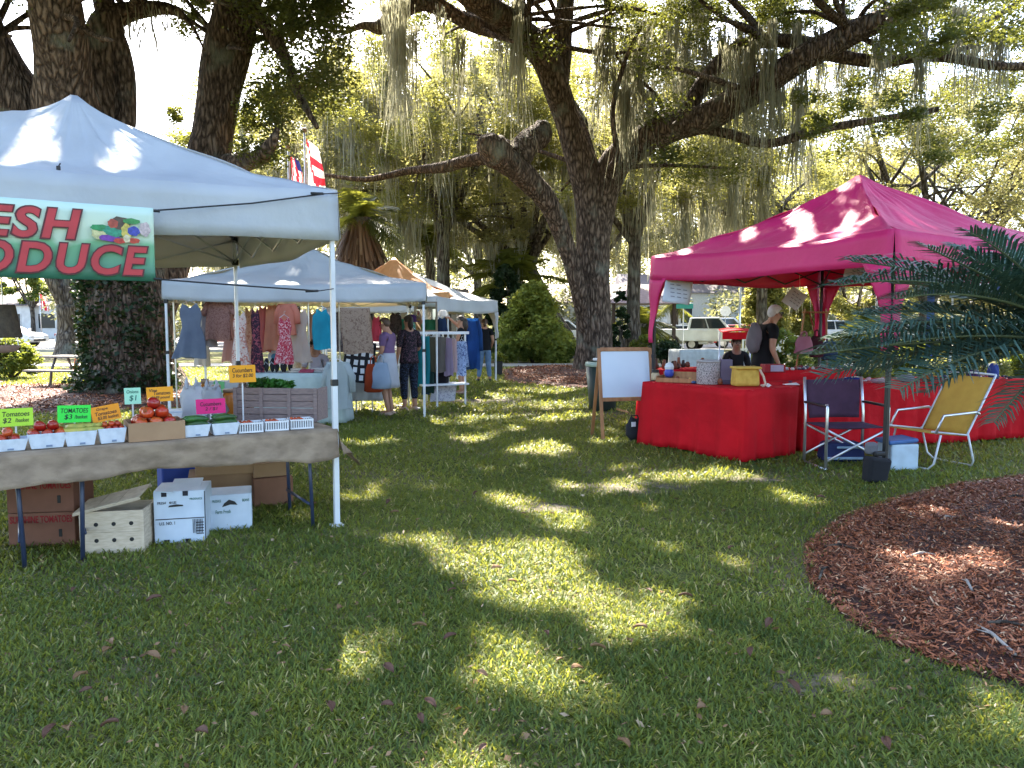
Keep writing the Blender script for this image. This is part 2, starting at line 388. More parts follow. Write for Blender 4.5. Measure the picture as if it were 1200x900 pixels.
def join(parts):
    V = []; F = []; T = []; o = 0
    for v, f, t in parts:
        V.append(v); F.append(f+o); T.append(t); o += len(v)
    return np.concatenate(V), np.concatenate(F), np.concatenate(T)
def moss(anchors, seed, length=1.0, strands=16, wd=.02, spread=.22, carve=1):
    """hanging strands: ribbons of 5 quads, each bunch falling from an anchor"""
    r = np.random.RandomState(seed); A = np.repeat(np.asarray(anchors, float), strands, 0); n = len(A)
    bl = np.repeat(.5+r.rand(len(anchors)), strands)
    A = A + r.normal(size=(n, 3))*[spread, spread, spread*.5]; CEN = np.repeat(np.asarray(anchors, float), strands, 0)
    L = length*bl*(.35+.75*r.rand(n)); an = r.rand(n)*np.pi; wv = np.stack([np.cos(an), np.sin(an), np.zeros(n)], 1)
    K = 6; V = np.zeros((n, K+1, 2, 3)); sway = r.normal(size=(n, 3))*[.08, .08, 0]
    for k in range(K+1):
        t = k/K; w_ = wd*(.6+.8*r.rand(n))*(1-t)**.6*(1+.5*np.sin(k*2.1+an*3))+.003
        c = A+sway*t*1.2*L[:, None]-(A-CEN)*[.6, .6, 0]*t+np.stack([np.sin(t*7+an*5), np.cos(t*6+an*7), np.zeros(n)], 1)*.025*t; c[:, 2] = A[:, 2]-t*L
        V[:, k, 0] = c-wv*w_[:, None]; V[:, k, 1] = c+wv*w_[:, None]
    if carve:
        kk = ~lit(A - np.stack([0*L, 0*L, L*.5], 1), False); V = V[kk]; n = len(V)
    b = np.arange(n)[:, None, None]*(2*(K+1)); q = np.array([[2*k, 2*k+1, 2*k+3, 2*k+2] for k in range(K)])[None]
    F = (b+q).reshape(-1, 4); T = np.repeat(r.rand(n), 2*(K+1))
    return V.reshape(-1, 3), F, T
def spline(pts, rad, m=6):
    P = [Vector(p) for p in pts]; out = []; ro = []
    for i in range(len(P)-1):
        p0 = P[max(i-1, 0)]; p1 = P[i]; p2 = P[i+1]; p3 = P[min(i+2, len(P)-1)]
        for k in range(m):
            t = k/m
            out.append(.5*((2*p1)+(p2-p0)*t+(2*p0-5*p1+4*p2-p3)*t*t+(3*p1-p0-3*p2+p3)*t**3)); ro.append(rad[i]*(1-t)+rad[i+1]*t)
    out.append(P[-1]); ro.append(rad[-1]); return out, ro
def bark_tube(mb, pts, rad, n=14, m=6, amp=.07, seed=0, cap=True):
    P, Rd = spline(pts, rad, m); b0 = len(mb.v); mb.tube(P, Rd, n, cap)
    k = 0
    for i in range(len(P)):
        for j in range(n):
            v = Vector(mb.v[b0+i*n+j]); d = v-P[i]
            f = 1+amp*2*mnoise.noise(Vector((v.x*1.3+seed, v.y*1.3, v.z*.7)))+amp*mnoise.noise(Vector((v.x*4, v.y*4, v.z*1.5+seed)))
            mb.v[b0+i*n+j] = tuple(P[i]+d*f)
    return P, Rd

def vary(m_, hue, val):
    nt = m_.node_tree; p_ = [n for n in nt.nodes if n.type == 'BSDF_PRINCIPLED'][0]; l_ = p_.inputs['Base Color'].links[0]; src = l_.from_socket; oi = nt.nodes.new('ShaderNodeObjectInfo'); hs = nt.nodes.new('ShaderNodeHueSaturation')
    a_ = nt.nodes.new('ShaderNodeMapRange'); nt.links.new(oi.outputs['Random'], a_.inputs[0]); a_.inputs[3].default_value = .5-hue*.3; a_.inputs[4].default_value = .5+hue; nt.links.new(a_.outputs[0], hs.inputs['Hue'])
    b_ = nt.nodes.new('ShaderNodeMapRange'); nt.links.new(oi.outputs['Random'], b_.inputs[0]); b_.inputs[3].default_value = 1-val; b_.inputs[4].default_value = 1+val; nt.links.new(b_.outputs[0], hs.inputs['Value']); nt.links.new(src, hs.inputs['Color']); nt.links.new(hs.outputs[0], p_.inputs['Base Color'])
vary(M['tomato'], .014, .3); vary(M['cuc'], .03, .35); vary(M['card_red'], .01, .15); vary(M['card'], .01, .2)
M['vine'] = leafmat('vine_leaf', (.07, .11, .025), (.22, .27, .06), (.60, .62, .12), .5, (.35, .36, .12))
# ================================================================= GROUND
BED = [(1200,558),(1120,569),(1040,588),(985,608),(945,640),(942,660),(950,690),(975,712),(1005,738),(1050,758),(1090,776),(1140,792),(1200,806),(1290,820),(1480,800),(1700,740),(1700,640),(1500,580),(1350,556)]
bedg = [tuple(G(*p)[:2]) for p in BED]
def ell(cx, cy, rx, ry, n=26, w=.08, seed=0):
    return [(cx+rx*(1+w*math.sin(3*a+seed)+w*.6*math.sin(5*a+seed*2))*math.cos(a), cy+ry*(1+w*math.sin(3*a+seed)+w*.6*math.sin(7*a+seed))*math.sin(a)) for a in [2*math.pi*k/n for k in range(n)]]
MOX, MOY = D(695, 432, 24.2)[:2]
LOX, LOY = D(155, 460, 17.0)[:2]
oakbed = ell(MOX-.2, MOY-1.6, 2.9, 4.4, seed=1)
leftbed = ell(LOX-1.6, LOY-1.4, 4.4, 3.1, seed=2)
leftbed2 = ell(-16.2, 19.5, 3.2, 1.6, seed=3)

t = NT('lawn_soil_and_grass'); p = t.n('ShaderNodeBsdfPrincipled', i_Roughness=.95); p.inputs['Specular IOR Level'].default_value = .1
tc = t.n('ShaderNodeTexCoord')
n1 = t.n('ShaderNodeTexNoise', i_Scale=.7, i_Detail=6); t.l(tc.outputs['Object'], n1.inputs['Vector'])
n2 = t.n('ShaderNodeTexNoise', i_Scale=22, i_Detail=6); t.l(tc.outputs['Object'], n2.inputs['Vector'])
g1 = t.ramp(n2.outputs['Fac'], [(.3, (.05, .065, .018)), (.5, (.11, .12, .035)), (.7, (.19, .18, .07))])
g2 = t.ramp(n2.outputs['Fac'], [(.3, (.12, .095, .06)), (.7, (.27, .22, .14))])
f = t.ramp(n1.outputs['Fac'], [(.46, (0, 0, 0)), (.62, (1, 1, 1))])
mx = t.n('ShaderNodeMix', data_type='RGBA'); t.l(f, mx.inputs[0]); t.l(g1, mx.inputs[6]); t.l(g2, mx.inputs[7]); t.l(mx.outputs[2], p.inputs['Base Color'])
b = t.n('ShaderNodeBump', i_Strength=.8, i_Distance=.04); t.l(n2.outputs['Fac'], b.inputs['Height']); t.l(b.outputs[0], p.inputs['Normal'])
t.l(p.outputs[0], t.out.inputs[0]); M['lawn'] = t.m
m = MB(); m.grid(lambda u, v: ((u-.5)*900, -60+v*900, 0), 30, 30)
tag(m.build('lawn', M['lawn']), kind='structure')
m = MB(); m.box((0, 27.6, .012), (110, 1.7, .06)); tag(m.build('sidewalk', M['concrete']), kind='structure')
m = MB(); m.grid(lambda u, v: (-90+u*190, 41+v*48+4*math.sin(u*3), .008), 20, 4); tag(m.build('parking_road', M['asphalt']), kind='structure')
m = MB(); m.box((5, 40.7, .06), (190, .22, .16)); tag(m.build('parking_kerb', M['concrete']), kind='structure')
m = MB()
for i in range(40): m.box((-60+i*3.1, 62, .014), (.11, 5, .004))
tag(m.build('parking_markings', mat('road_paint', (.7, .7, .68), .7)), kind='structure')

mulch_m = mat('mulch_soil', (.10, .035, .022), .95, c2=(.035, .016, .012), scale=28, bump=.9, bscale=60)
def bed(poly, h, name):
    m = MB(); cx = sum(p[0] for p in poly)/len(poly); cy = sum(p[1] for p in poly)/len(poly)
    rings = [(1, .004), (.93, h*.45), (.8, h*.8), (.5, h), (.2, h*1.05)]
    n = len(poly); vs = []
    for k, z in rings:
        for x, y in poly:
            vs.append((cx+(x-cx)*k, cy+(y-cy)*k, z+(.02*mnoise.noise(Vector((x*k*2, y*k*2, 0))) if k < .95 else 0)))
    vs.append((cx, cy, h)); fs = [(i*n+j, i*n+(j+1) % n, (i+1)*n+(j+1) % n, (i+1)*n+j) for i in range(4) for j in range(n)]
    fs += [(4*n+j, 4*n+(j+1) % n, 5*n) for j in range(n)]
    m.add(vs, fs); o = m.build(name, mulch_m, smooth=True); tag(o, kind='structure'); return cx, cy
bc = [bed(bedg, .05, 'mulch_bed'), bed(oakbed, .10, 'mulch_bed'), bed(leftbed, .08, 'mulch_bed'), bed(leftbed2, .06, 'mulch_bed')]
M['chips'] = leafmat('mulch_chips', (.10, .028, .012), (.50, .17, .075), (.2, .06, .03), .05, (.66, .46, .28))
def chips(poly, c, n, size, seed, h):
    r = np.random.RandomState(seed); P = np.array(poly); lo, hi = P.min(0), P.max(0)
    X = lo+(hi-lo)*r.rand(n*2, 2); cc = np.array(c); k = inpoly(X[:, 0], X[:, 1], poly); X = X[k][:n]; n = len(X)
    inner = inpoly(cc[0]+(X[:, 0]-cc[0])/.9, cc[1]+(X[:, 1]-cc[1])/.9, poly)
    Z = np.where(inner, h*.75, .01)+.004+r.rand(n)*.022
    a = r.rand(n)*6.283; ti = r.normal(size=n)*.35
    L = size*(.4+1.3*r.rand(n)**1.6); W = size*(.10+.22*r.rand(n))
    A = np.stack([np.cos(a)*np.cos(ti), np.sin(a)*np.cos(ti), np.sin(ti)], 1)*L[:, None]*.5
    B = np.stack([-np.sin(a), np.cos(a), r.normal(size=n)*.4], 1)*W[:, None]*.5
    C = np.stack([X[:, 0], X[:, 1], Z], 1)
    V = np.stack([C-A-B*.7, C-A+B, C+A+B*.8, C+A-B], 1).reshape(-1, 3)
    return V, np.arange(4*n).reshape(-1, 4), np.repeat(r.rand(n)**1.4, 4)
V, F, T = join([chips(bedg, bc[0], 95000, .034, 1, .05)])
tag(np_mesh('mulch_chips', V, F, [M['chips']], T), 'loose reddish wood chips covering the round bed under the spiky palm', 'mulch', kind='stuff')
V, F, T = join([chips(oakbed, bc[1], 14000, .10, 2, .10), chips(leftbed, bc[2], 16000, .09, 3, .08), chips(leftbed2, bc[3], 4000, .09, 4, .06)])
tag(np_mesh('mulch_chips', V, F, [M['chips']], T), 'loose brown wood chips around the feet of the big oaks', 'mulch', kind='stuff')

# worn bare spots
WORN = [(735,572,.62,.26), (885,563,.35,.15), (955,802,.20,.10), (640,596,.34,.16), (560,470,.9,.4)]
worn = []
soil = mat('bare_soil', (.19, .15, .10), .95, c2=(.07, .065, .035), scale=14, bump=.8, bscale=50, bdist=.02)
for i, (px, py, rx, ry) in enumerate(WORN):
    g = G(px, py); pl = ell(g.x, g.y, rx, ry, 30, .22, i); worn.append((g.x, g.y, rx, ry)); m = MB(); m.add([(x, y, .004+.0004*i) for x, y in pl]+[(g.x, g.y, .006+.0004*i)], [(k, (k+1) % 30, 30) for k in range(30)]); tag(m.build('bare_ground', soil), kind='structure')
# grass blades
def blades(y0, y1, dens, L, W, seed):
    r = np.random.RandomState(seed); xm = .72*y1+.9; n = int(dens*(y1-y0)*2*xm)
    X = (r.rand(n)*2-1)*xm; Y = y0+(y1-y0)*r.rand(n); k = np.abs(X) < .72*Y+.9; X, Y = X[k], Y[k]
    d = .8*wn(X, Y, 1.1, 3)+.7*wn(X, Y, 3.1, 4)+.5*wn(X, Y, 8.3, 6)+.3*wn(X, Y, 17.7, 8)
    k = r.rand(len(X)) < np.clip(1.12-1.0*np.clip(d-.45, 0, 1), .14, 1)
    for pl in (bedg, oakbed, leftbed, leftbed2): 
        jx, jy = X+r.normal(size=len(X))*.13, Y+r.normal(size=len(X))*.13
        k &= ~inpoly(jx, jy, pl)
    for wx, wy, wrx, wry in worn:
        q2 = ((X-wx)/wrx)**2+((Y-wy)/wry)**2; k &= ~((q2 < 2.2) & (r.rand(len(X)) < np.clip((.95-q2*.42)*(.75+.7*wn(X, Y, 14, 9)), 0, .9)))
    k &= ~((Y > 26.7) & (Y < 28.5)); X, Y = X[k], Y[k]; d = d[k]; n = len(X)
    l = L*(.45+.9*r.rand(n)); w_ = W*(.6+.7*r.rand(n)); a = r.rand(n)*6.283; le = .45+.95*r.rand(n)
    di = np.stack([np.cos(a)*np.sin(le), np.sin(a)*np.sin(le), np.cos(le)], 1)
    tw = a+1.57+r.normal(size=n)*.5; s = np.stack([np.cos(tw), np.sin(tw), np.zeros(n)], 1)*w_[:, None]*.5
    B = np.stack([X, Y, np.zeros(n)], 1); Mi = B+di*l[:, None]*.6; Ti = B+di*l[:, None]; Ti[:, 2] -= l*.12
    V = np.stack([B-s*.7, B+s*.7, Mi-s, Mi+s, Ti-s*.12, Ti+s*.12], 1).reshape(-1, 3)
    b = np.arange(n)[:, None]*6; F = np.concatenate([b+np.array([[0, 1, 3, 2]]), b+np.array([[2, 3, 5, 4]])], 1).reshape(-1, 4)
    T = np.clip(.38+.24*d+r.normal(size=n)*.20, 0, .9); T = np.where(r.rand(n) < .03+.07*np.clip(d, 0, 1), 1, T)
    return V, F, np.repeat(T, 6)
M['grass'] = leafmat('grass_blade', (.027, .074, .014), (.195, .235, .036), (.56, .56, .07), .36, (.55, .44, .20))
V, F, T = join([blades(1.6, 4.2, 9500, .047, .0066, 21), blades(4.2, 7.5, 4600, .052, .0085, 22), blades(7.5, 12, 1500, .065, .013, 23), blades(12, 26.5, 360, .085, .024, 24)])
tag(np_mesh('grass', V, F, [M['grass']], T), 'short coarse green lawn grass with thin worn spots', 'grass', kind='stuff')

r = np.random.RandomState(77); n = 5200; Yd = 1.8+18*r.rand(n)**1.6; Xd = (r.rand(n)*2-1)*(.72*Yd+1); kk = np.ones(n, bool)
for pl in (bedg, leftbed): kk &= ~inpoly(Xd, Yd, pl)
Xd, Yd = Xd[kk], Yd[kk]; n = len(Xd); a = r.rand(n)*6.283; L = .007+.017*r.rand(n)**2; ti = r.normal(size=n)*.5
Aa = np.stack([np.cos(a), np.sin(a), ti*.5], 1)*L[:, None]; Bb = np.stack([-np.sin(a), np.cos(a), r.normal(size=n)*.5], 1)*(L*(.15+.4*r.rand(n)))[:, None]; Cc = np.stack([Xd, Yd, .018+.02*r.rand(n)], 1)
V = np.stack([Cc-Aa, Cc+Bb, Cc+Aa, Cc-Bb], 1).reshape(-1, 3)
M['litter'] = leafmat('leaf_litter', (.10, .05, .025), (.34, .20, .10), (.3, .18, .08), .15, (.5, .40, .26))
tag(np_mesh('leaf_litter', V, np.arange(4*n).reshape(-1, 4), [M['litter']], np.repeat(r.rand(n), 4)), 'tiny dry leaf bits scattered through the lawn', 'leaf litter', kind='stuff')
# ================================================================= TREES
def crown(parent, parts, mats_, name='crown', mi=None):
    V, F, T = join(parts); return np_mesh(name, V, F, mats_, T, parent=parent, mi=mi)
def mossobj(parent, anchors, seed, **kw):
    V, F, T = moss(anchors, seed, **kw); return np_mesh('moss_foliage', V, F, [M['moss']], T, parent=parent)
def pts(lst): return [D(*q) for q in lst]
def Rr(ws, ds): return [w_*.5*d/900 for w_, d in zip(ws, ds)]
def limb(mb, L, n=12, seed=0, m=6, amp=.07):
    """L: (px, py, depth, width px)"""
    return bark_tube(mb, [D(a, b_, c) for a, b_, c, _ in L], [d*.5*c/900 for _, _, c, d in L], n, m, amp, seed)
def twigs(mb, start, end, r0, seed, k=3):
    q = random.Random(seed); a, b_ = Vector(start), Vector(end)
    mid = (a+b_)/2+Vector((q.uniform(-1, 1), q.uniform(-1, 1), q.uniform(-.3, .8)))*(b_-a).length*.15
    bark_tube(mb, [a, mid, b_], [r0, r0*.7, r0*.35], 6, 4, .05, seed)

# --- the big main oak
oak = thing('oak_tree', 'largest live oak with forked trunk and long low limbs, standing behind the path of grass', 'tree')
mb = MB()
limb(mb, [(698,446,24.2,70),(697,432,24.2,54),(696,405,24.2,43),(695,340,24.2,40),(694,250,24.2,37),(684,200,24.1,36),(668,150,24,30),(652,104,23.8,30),(634,62,23.5,33),(602,30,23,29),(556,-2,22,28),(500,-50,21,26),(440,-110,20,22),(330,-190,19,16)], 20, 1, amp=.05)
limb(mb, [(698,330,24.4,26),(703,250,24.3,34),(716,200,24,38),(742,173,23.6,34),(780,152,23,36),(825,138,22.5,34),(880,108,22,32),(935,72,21.5,29),(1000,38,21,26),(1080,5,20,22),(1190,-40,19,18),(1330,-110,18,12)], 16, 2)
limb(mb, [(795,150,23,22),(815,112,23.2,19),(845,72,23.4,18),(875,52,23.4,17),(915,48,23,16),(955,52,22,16),(990,48,21.4,14)], 10, 3)
limb(mb, [(654,104,24,22),(659,70,24.2,21),(660,40,24.4,22),(664,-20,24.4,20),(672,-120,24.4,14)], 12, 4)
limb(mb, [(688,395,24,16),(679,345,23.6,20),(669,305,23.4,21),(657,268,23.2,23),(643,238,22.9,24),(622,213,22.6,26),(600,194,22.2,29),(584,180,22,35),(574,168,21.8,31),(571,158,21.7,17)], 14, 5, amp=.10)
limb(mb, [(598,180,22.1,22),(575,184,22.5,17),(545,189,23,14),(520,196,23.4,13),(480,200,24,9),(430,210,24.5,6),(380,205,25,4)], 9, 6)
limb(mb, [(606,186,22.3,30),(618,170,22.8,32),(632,160,23.2,30),(636,146,23.4,16)], 10, 7, amp=.14)
limb(mb, [(800,148,23,13),(850,156,22.6,12),(900,168,22.2,11),(960,152,21.8,10),(1030,140,21.4,8),(1100,128,21,6)], 8, 8)
limb(mb, [(960,62,21.5,15),(1030,72,21.2,14),(1100,66,20.8,12),(1180,78,20.4,10),(1290,70,20,8)], 9, 9)
limb(mb, [(620,42,23,16),(560,30,23.6,18),(500,4,24,17),(470,14,24,17),(446,32,24.2,15),(425,30,24.3,8),(400,40,24.4,4)], 10, 10)
limb(mb, [(700,60,23.6,9),(712,20,23.4,9),(705,-40,23.2,8)], 7, 11)
limb(mb, [(705,205,24,9),(722,185,23,8),(718,130,22.8,6),(733,70,22.8,5),(752,30,22.6,3)], 7, 12)
q = random.Random(5)
ends = []
for i in range(60):
    st = q.choice([(620,45,23),(880,108,22),(1000,38,21),(660,40,24.4),(560,30,23.6),(780,152,23),(900,50,23),(1100,66,20.8),(700,200,24),(520,-40,21)])
    e = (st[0]+q.uniform(-170, 170), st[1]-q.uniform(-30, 130), st[2]+q.uniform(-3, 3)); ends.append(D(*e))
    twigs(mb, D(*st), D(*e), .09, i)
mb.build('trunk', M['bark'], oak, smooth=True)
def reg(x0, x1, y0, y1, d0, d1, n, rr=(.4, .9)):
    out = []
    for i in range(n): out.append((D(q.uniform(x0, x1), q.uniform(y0, y1), q.uniform(d0, d1)), q.uniform(*rr)))
    return out
cl = reg(840,1260,90,185,23.5,28,60) + reg(940,1260,110,190,18,21,14,(.3,.6)) + reg(560,830,-40,40,24,28,40) + reg(720,900,0,110,24,28,35) + reg(430,600,-30,60,25,28,24) + reg(860,1250,-60,30,22.5,26,60) + reg(1050,1280,-40,60,16,20,34,(.3,.6)) + reg(880,1290,-60,110,22.5,28,95) + reg(700,1000,-60,20,25,29,40) + reg(740,860,170,215,22,25,8) + [(e, .7) for e in ends]
parts = [leaves([c for c, r_ in cl], [r_ for c, r_ in cl], 300, .10, 31, 1, .55)]
# the part of the crown above the picture, thick enough to shade the lawn
def shade(x0, x1, y0, y1, z0, z1, n, seed):
    r = np.random.RandomState(seed); c = np.stack([x0+(x1-x0)*r.rand(n), y0+(y1-y0)*r.rand(n), z0+(z1-z0)*r.rand(n)], 1)
    d = c[:, 1]*CA-(c[:, 2]-H)*SA; py = 450-900*(c[:, 1]*SA+(c[:, 2]-H)*CA)/d; return c[py < -45]
c1 = shade(-5, 9, 7, 24, 9, 14, 900, 41); c2 = shade(-17, -4, 7, 24, 9, 14, 780, 42)
parts.append(leaves(c1, [1.1]*len(c1), 260, .24, 43, 2, .5))
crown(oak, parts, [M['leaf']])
anch = [D(q.uniform(690, 1010), q.uniform(-20, 60), q.uniform(24.5, 27)) for i in range(34)] + [D(q.uniform(840, 1000), q.uniform(20, 60), q.uniform(21, 22)) for i in range(9)] + [D(q.choice([455, 470, 485, 520, 548, 590, 612])+q.uniform(-9, 9), q.uniform(-10, 50), q.uniform(21.5, 25)) for i in range(26)] + [D(q.uniform(800, 960), q.uniform(120, 160), 22.3)+Vector((0, .4, 1.2)) for i in range(8)] + [D(q.uniform(700, 760), q.uniform(20, 110), 23) for i in range(12)] + [D(q.uniform(1000, 1200), q.uniform(0, 60), 20.5) for i in range(8)]
mossobj(oak, anch, 51, length=2.7, strands=44, wd=.011, spread=.11)

# --- big oak on the left behind the white tent
oak2 = thing('oak_tree', 'massive dark oak of several leaning stems rising behind the white produce tent', 'tree')
mb = MB()
limb(mb, [(158,472,17,150),(157,455,17,116),(155,420,17,98),(152,350,17,92),(140,290,17,100),(115,230,16.6,96),(88,160,16.2,76),(75,90,15.8,58),(66,20,15.4,52),(52,-60,15,46),(20,-180,14.4,34)], 20, 21, amp=.09)
limb(mb, [(110,240,16.8,70),(60,180,16.6,72),(20,120,16.2,62),(-15,50,15.8,52),(-60,-50,15,42),(-140,-180,14,28)], 16, 22)
limb(mb, [(130,260,17.2,66),(124,190,17.4,52),(122,120,17.4,48),(120,60,17.4,42),(128,25,17.4,34),(150,14,17.6,22),(195,10,17.8,14),(222,26,18,5),(240,60,18,2)], 14, 23)
limb(mb, [(138,200,17.2,26),(148,130,17.3,22),(143,70,17.4,22),(126,20,17.4,24),(110,-60,17.4,22)], 10, 24)
limb(mb, [(160,400,17.2,60),(195,310,18,50),(228,230,18.6,46),(247,170,18.8,46),(258,105,18.9,47),(270,40,18.9,52),(292,-30,18.6,46),(330,-140,18,34)], 16, 25)
limb(mb, [(262,195,18.6,26),(282,192,18,24),(304,184,17.4,19),(318,168,17,13),(326,150,16.9,4)], 9, 26, amp=.12)
for i in range(26):
    st = q.choice([(292,-30,18.6),(270,60,18.9),(66,20,15.4),(-15,50,15.8),(150,14,17.6)]); e = (st[0]+q.uniform(-120,150), st[1]-q.uniform(-40,120), st[2]+q.uniform(-2,2)); twigs(mb, D(*st), D(*e), .08, 80+i)
limb(mb, [(285,-10,18.6,20),(330,60,18,14),(350,110,17.6,10),(372,150,17.4,5)], 8, 27)
mb.build('trunk', M['bark'], oak2, smooth=True)
cl = reg(300,405,-20,128,16.5,20,96,(.35,.6)) + reg(285,335,90,185,17,19,18,(.3,.5)) + reg(195,240,-20,70,17,20,9,(.2,.45)) + reg(285,420,-60,20,16,20,30) + reg(-150,70,-80,0,14,17,24) + reg(205,245,130,175,19,21,5,(.2,.35)) + reg(0,30,95,118,21,22,3,(.2,.3))
parts = [leaves([c for c, r_ in cl], [r_ for c, r_ in cl], 230, .095, 32, 1, .8)]
parts.append(leaves(c2, [1.1]*len(c2), 260, .24, 44, 2, .5))
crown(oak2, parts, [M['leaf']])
iv = []
for i in range(170):
    z = q.uniform(.1, 4.6); a = q.uniform(R(150), R(345)); rr = .88+(.25 if z < .5 else 0)
    iv.append((LOX+.02+rr*math.cos(a), LOY+rr*math.sin(a), z))
crown(oak2, [leaves(iv, [.28]*len(iv), 60, .10, 33, 0, 1.2, .8)], [M['ivy']], 'ivy')
mossobj(oak2, [D(q.uniform(140,200),q.uniform(5,30),17.6) for i in range(7)], 52, length=1.0, strands=14, wd=.012)

# --- unseen oak added behind the viewer to shade the bed
def bgtree(label, px, depth, h, rx, mats_, seed, nclu=110, per=230, leaf=None, fork=.35, tr=.32, moss_n=0, group=None, gaps=(), lean=0, name='oak_tree', rz=None, cz=.66, bark='bark_far', nl=7, x=None):
    qq = random.Random(seed); X = (px-600)/900*depth if x is None else x; Y = depth
    o = thing(name, label, 'tree', (X, Y, 0), 0, group); mb = MB(); rz = rz or h*.30; leaf = leaf or max(.10, depth*.0036)
    top = Vector((lean*h*.3, 0, h*fork)); bark_tube(mb, [(0, 0, -.1), (0.02, 0, h*.06), (lean*h*.12, .1, h*fork*.5), top], [tr*1.7, tr*1.1, tr, tr*.95], 12, 5, .1, seed)
    cs = []; C = Vector((lean*h*.35, 0, h*cz))
    for i in range(nclu):
        d = Vector((qq.gauss(0, 1), qq.gauss(0, 1), qq.gauss(0, 1))).normalized()*qq.uniform(.3, 1)**.6
        c = C+Vector((d.x*rx, d.y*rx, d.z*rz)); pp = proj(c+Vector((X, Y, 0)))
        if any(x0 < pp[0] < x1 and y0 < pp[1] < y1 for x0, x1, y0, y1 in gaps): continue
        cs.append(c)
    for i in range(nl):
        e = qq.choice(cs) if cs else C; mid = top.lerp(e, .5)+Vector((qq.uniform(-.6, .6), qq.uniform(-.6, .6), qq.uniform(.1, .9)))
        bark_tube(mb, [top-Vector((0, 0, .3)), mid, e], [tr*.62, tr*.36, tr*.12], 8, 5, .08, seed+i)
        for k in range(3):
            e2 = qq.choice(cs) if cs else C
            if (e2-mid).length < rx*1.1: bark_tube(mb, [mid, mid.lerp(e2, .5)+Vector((0, 0, .3)), e2], [tr*.25, tr*.15, tr*.05], 6, 4, .06, seed+i)
    mb.build('trunk', M[bark], o, smooth=True)
    crown(o, [leaves(cs, [qq.uniform(.45, 1.0)*rx*.2 for c in cs], int(per*1.75), leaf*1.08, seed, 0, .6)], [M[mats_]])
    if moss_n: mossobj(o, [qq.choice(cs)+Vector((0, 0, -.2)) for i in range(moss_n)], seed, length=2.6, strands=24, wd=max(.014, depth*.0006), spread=.2, carve=0)
    return o
GAP = [(140,236,12,150),(150,205,150,190)]
bgtree('unseen oak added behind the photographer to shade the mulch bed', 0, -6, 13, 6, 'leaf', 61, 60, 120, leaf=.22, x=5, tr=.5)  # out of view, put in for its shade on the foreground
bgtree('grey forked tree with yellow leaves behind the picnic table', 82, 37, 12, 4.6, 'leaf_yellow', 62, 70, 220, fork=.2, tr=.52, cz=.55, rz=4.4, gaps=GAP+[(0,75,150,420)])
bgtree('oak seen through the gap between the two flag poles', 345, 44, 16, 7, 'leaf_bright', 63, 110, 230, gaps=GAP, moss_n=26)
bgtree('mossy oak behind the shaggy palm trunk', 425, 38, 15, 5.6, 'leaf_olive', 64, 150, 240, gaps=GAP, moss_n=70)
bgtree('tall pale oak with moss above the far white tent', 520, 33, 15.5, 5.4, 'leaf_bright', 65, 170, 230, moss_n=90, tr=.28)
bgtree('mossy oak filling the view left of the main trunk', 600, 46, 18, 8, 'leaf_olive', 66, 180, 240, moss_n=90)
bgtree('dark straight oak just right of the largest trunk', 742, 31, 14, 4.6, 'leaf_bright', 67, 120, 220, tr=.27, moss_n=60)
bgtree('leaning oak limb tree behind the white parked car', 665, 34, 12, 5, 'leaf_olive', 68, 110, 220, lean=-.5, tr=.3, moss_n=30)
bgtree('mossy olive oak left of the pink tent roof', 892, 36, 13.5, 5.4, 'leaf_bright', 69, 120, 220, moss_n=75, tr=.25)
bgtree('pale oak behind the pickup truck', 800, 88, 20, 10, 'leaf_olive', 70, 120, 220, moss_n=40)
bgtree('spreading many-stemmed oak above the right slope of the pink roof', 1085, 30, 11.5, 5.6, 'leaf_olive', 71, 120, 190, fork=.22, tr=.3, nl=12, moss_n=10, gaps=[(880,990,175,250)])
bgtree('tall oak beyond the peak of the pink roof', 985, 55, 15, 7, 'leaf_bright', 72, 75, 220, moss_n=20)
bgtree('oak at the far right beyond the pink tent', 1210, 34, 13, 6, 'leaf', 73, 110, 220, fork=.25)
bgtree('oak at the far right edge beyond the blue canopy', 1330, 40, 14, 7, 'leaf_bright', 74, 90, 200)
bgtree('hazy green tree at the far left beyond the cars', 40, 75, 9, 4.5, 'shrub', 75, 50, 200, tr=.2)
bgtree('small tree beside the yellow leaved one', 120, 52, 9, 3.8, 'leaf_olive', 76, 60, 200, tr=.2, gaps=GAP)
bgtree('oak far off behind the clothes tent', 270, 62, 15, 7, 'leaf_olive', 77, 90, 220, gaps=GAP, moss_n=20)
bgtree('oak far left outside the produce tent', -170, 40, 14, 6, 'leaf', 78, 60, 200)
bgtree('far oak closing the view behind the pavilion', 700, 66, 19, 9, 'leaf_olive', 79, 150, 240, moss_n=30)
bgtree('far oak behind the flag poles and palm', 470, 64, 20, 9, 'leaf_olive', 80, 170, 240, moss_n=40)
bgtree('far oak behind the older man', 900, 78, 19, 9, 'leaf_bright', 81, 120, 220)
# far wood closing the horizon
r = np.random.RandomState(90); n = 1100
cx = np.stack([-95+200*r.rand(n), 96+16*r.rand(n), 1+12*r.rand(n)], 1)
px_ = 600+900*cx[:, 0]/cx[:, 1]; cx = cx[~((px_ > 130) & (px_ < 240) & (cx[:, 2] > 6)) & ~((px_ < 70) & (cx[:, 2] > 4))]
V, F, T = leaves(cx, [2.2]*len(cx), 120, .55, 91, 0, .8)
tag(np_mesh('far_woods', V, F, [M['leaf_far']], T), 'line of distant trees closing the view beyond the parking lot', 'woods', kind='stuff')

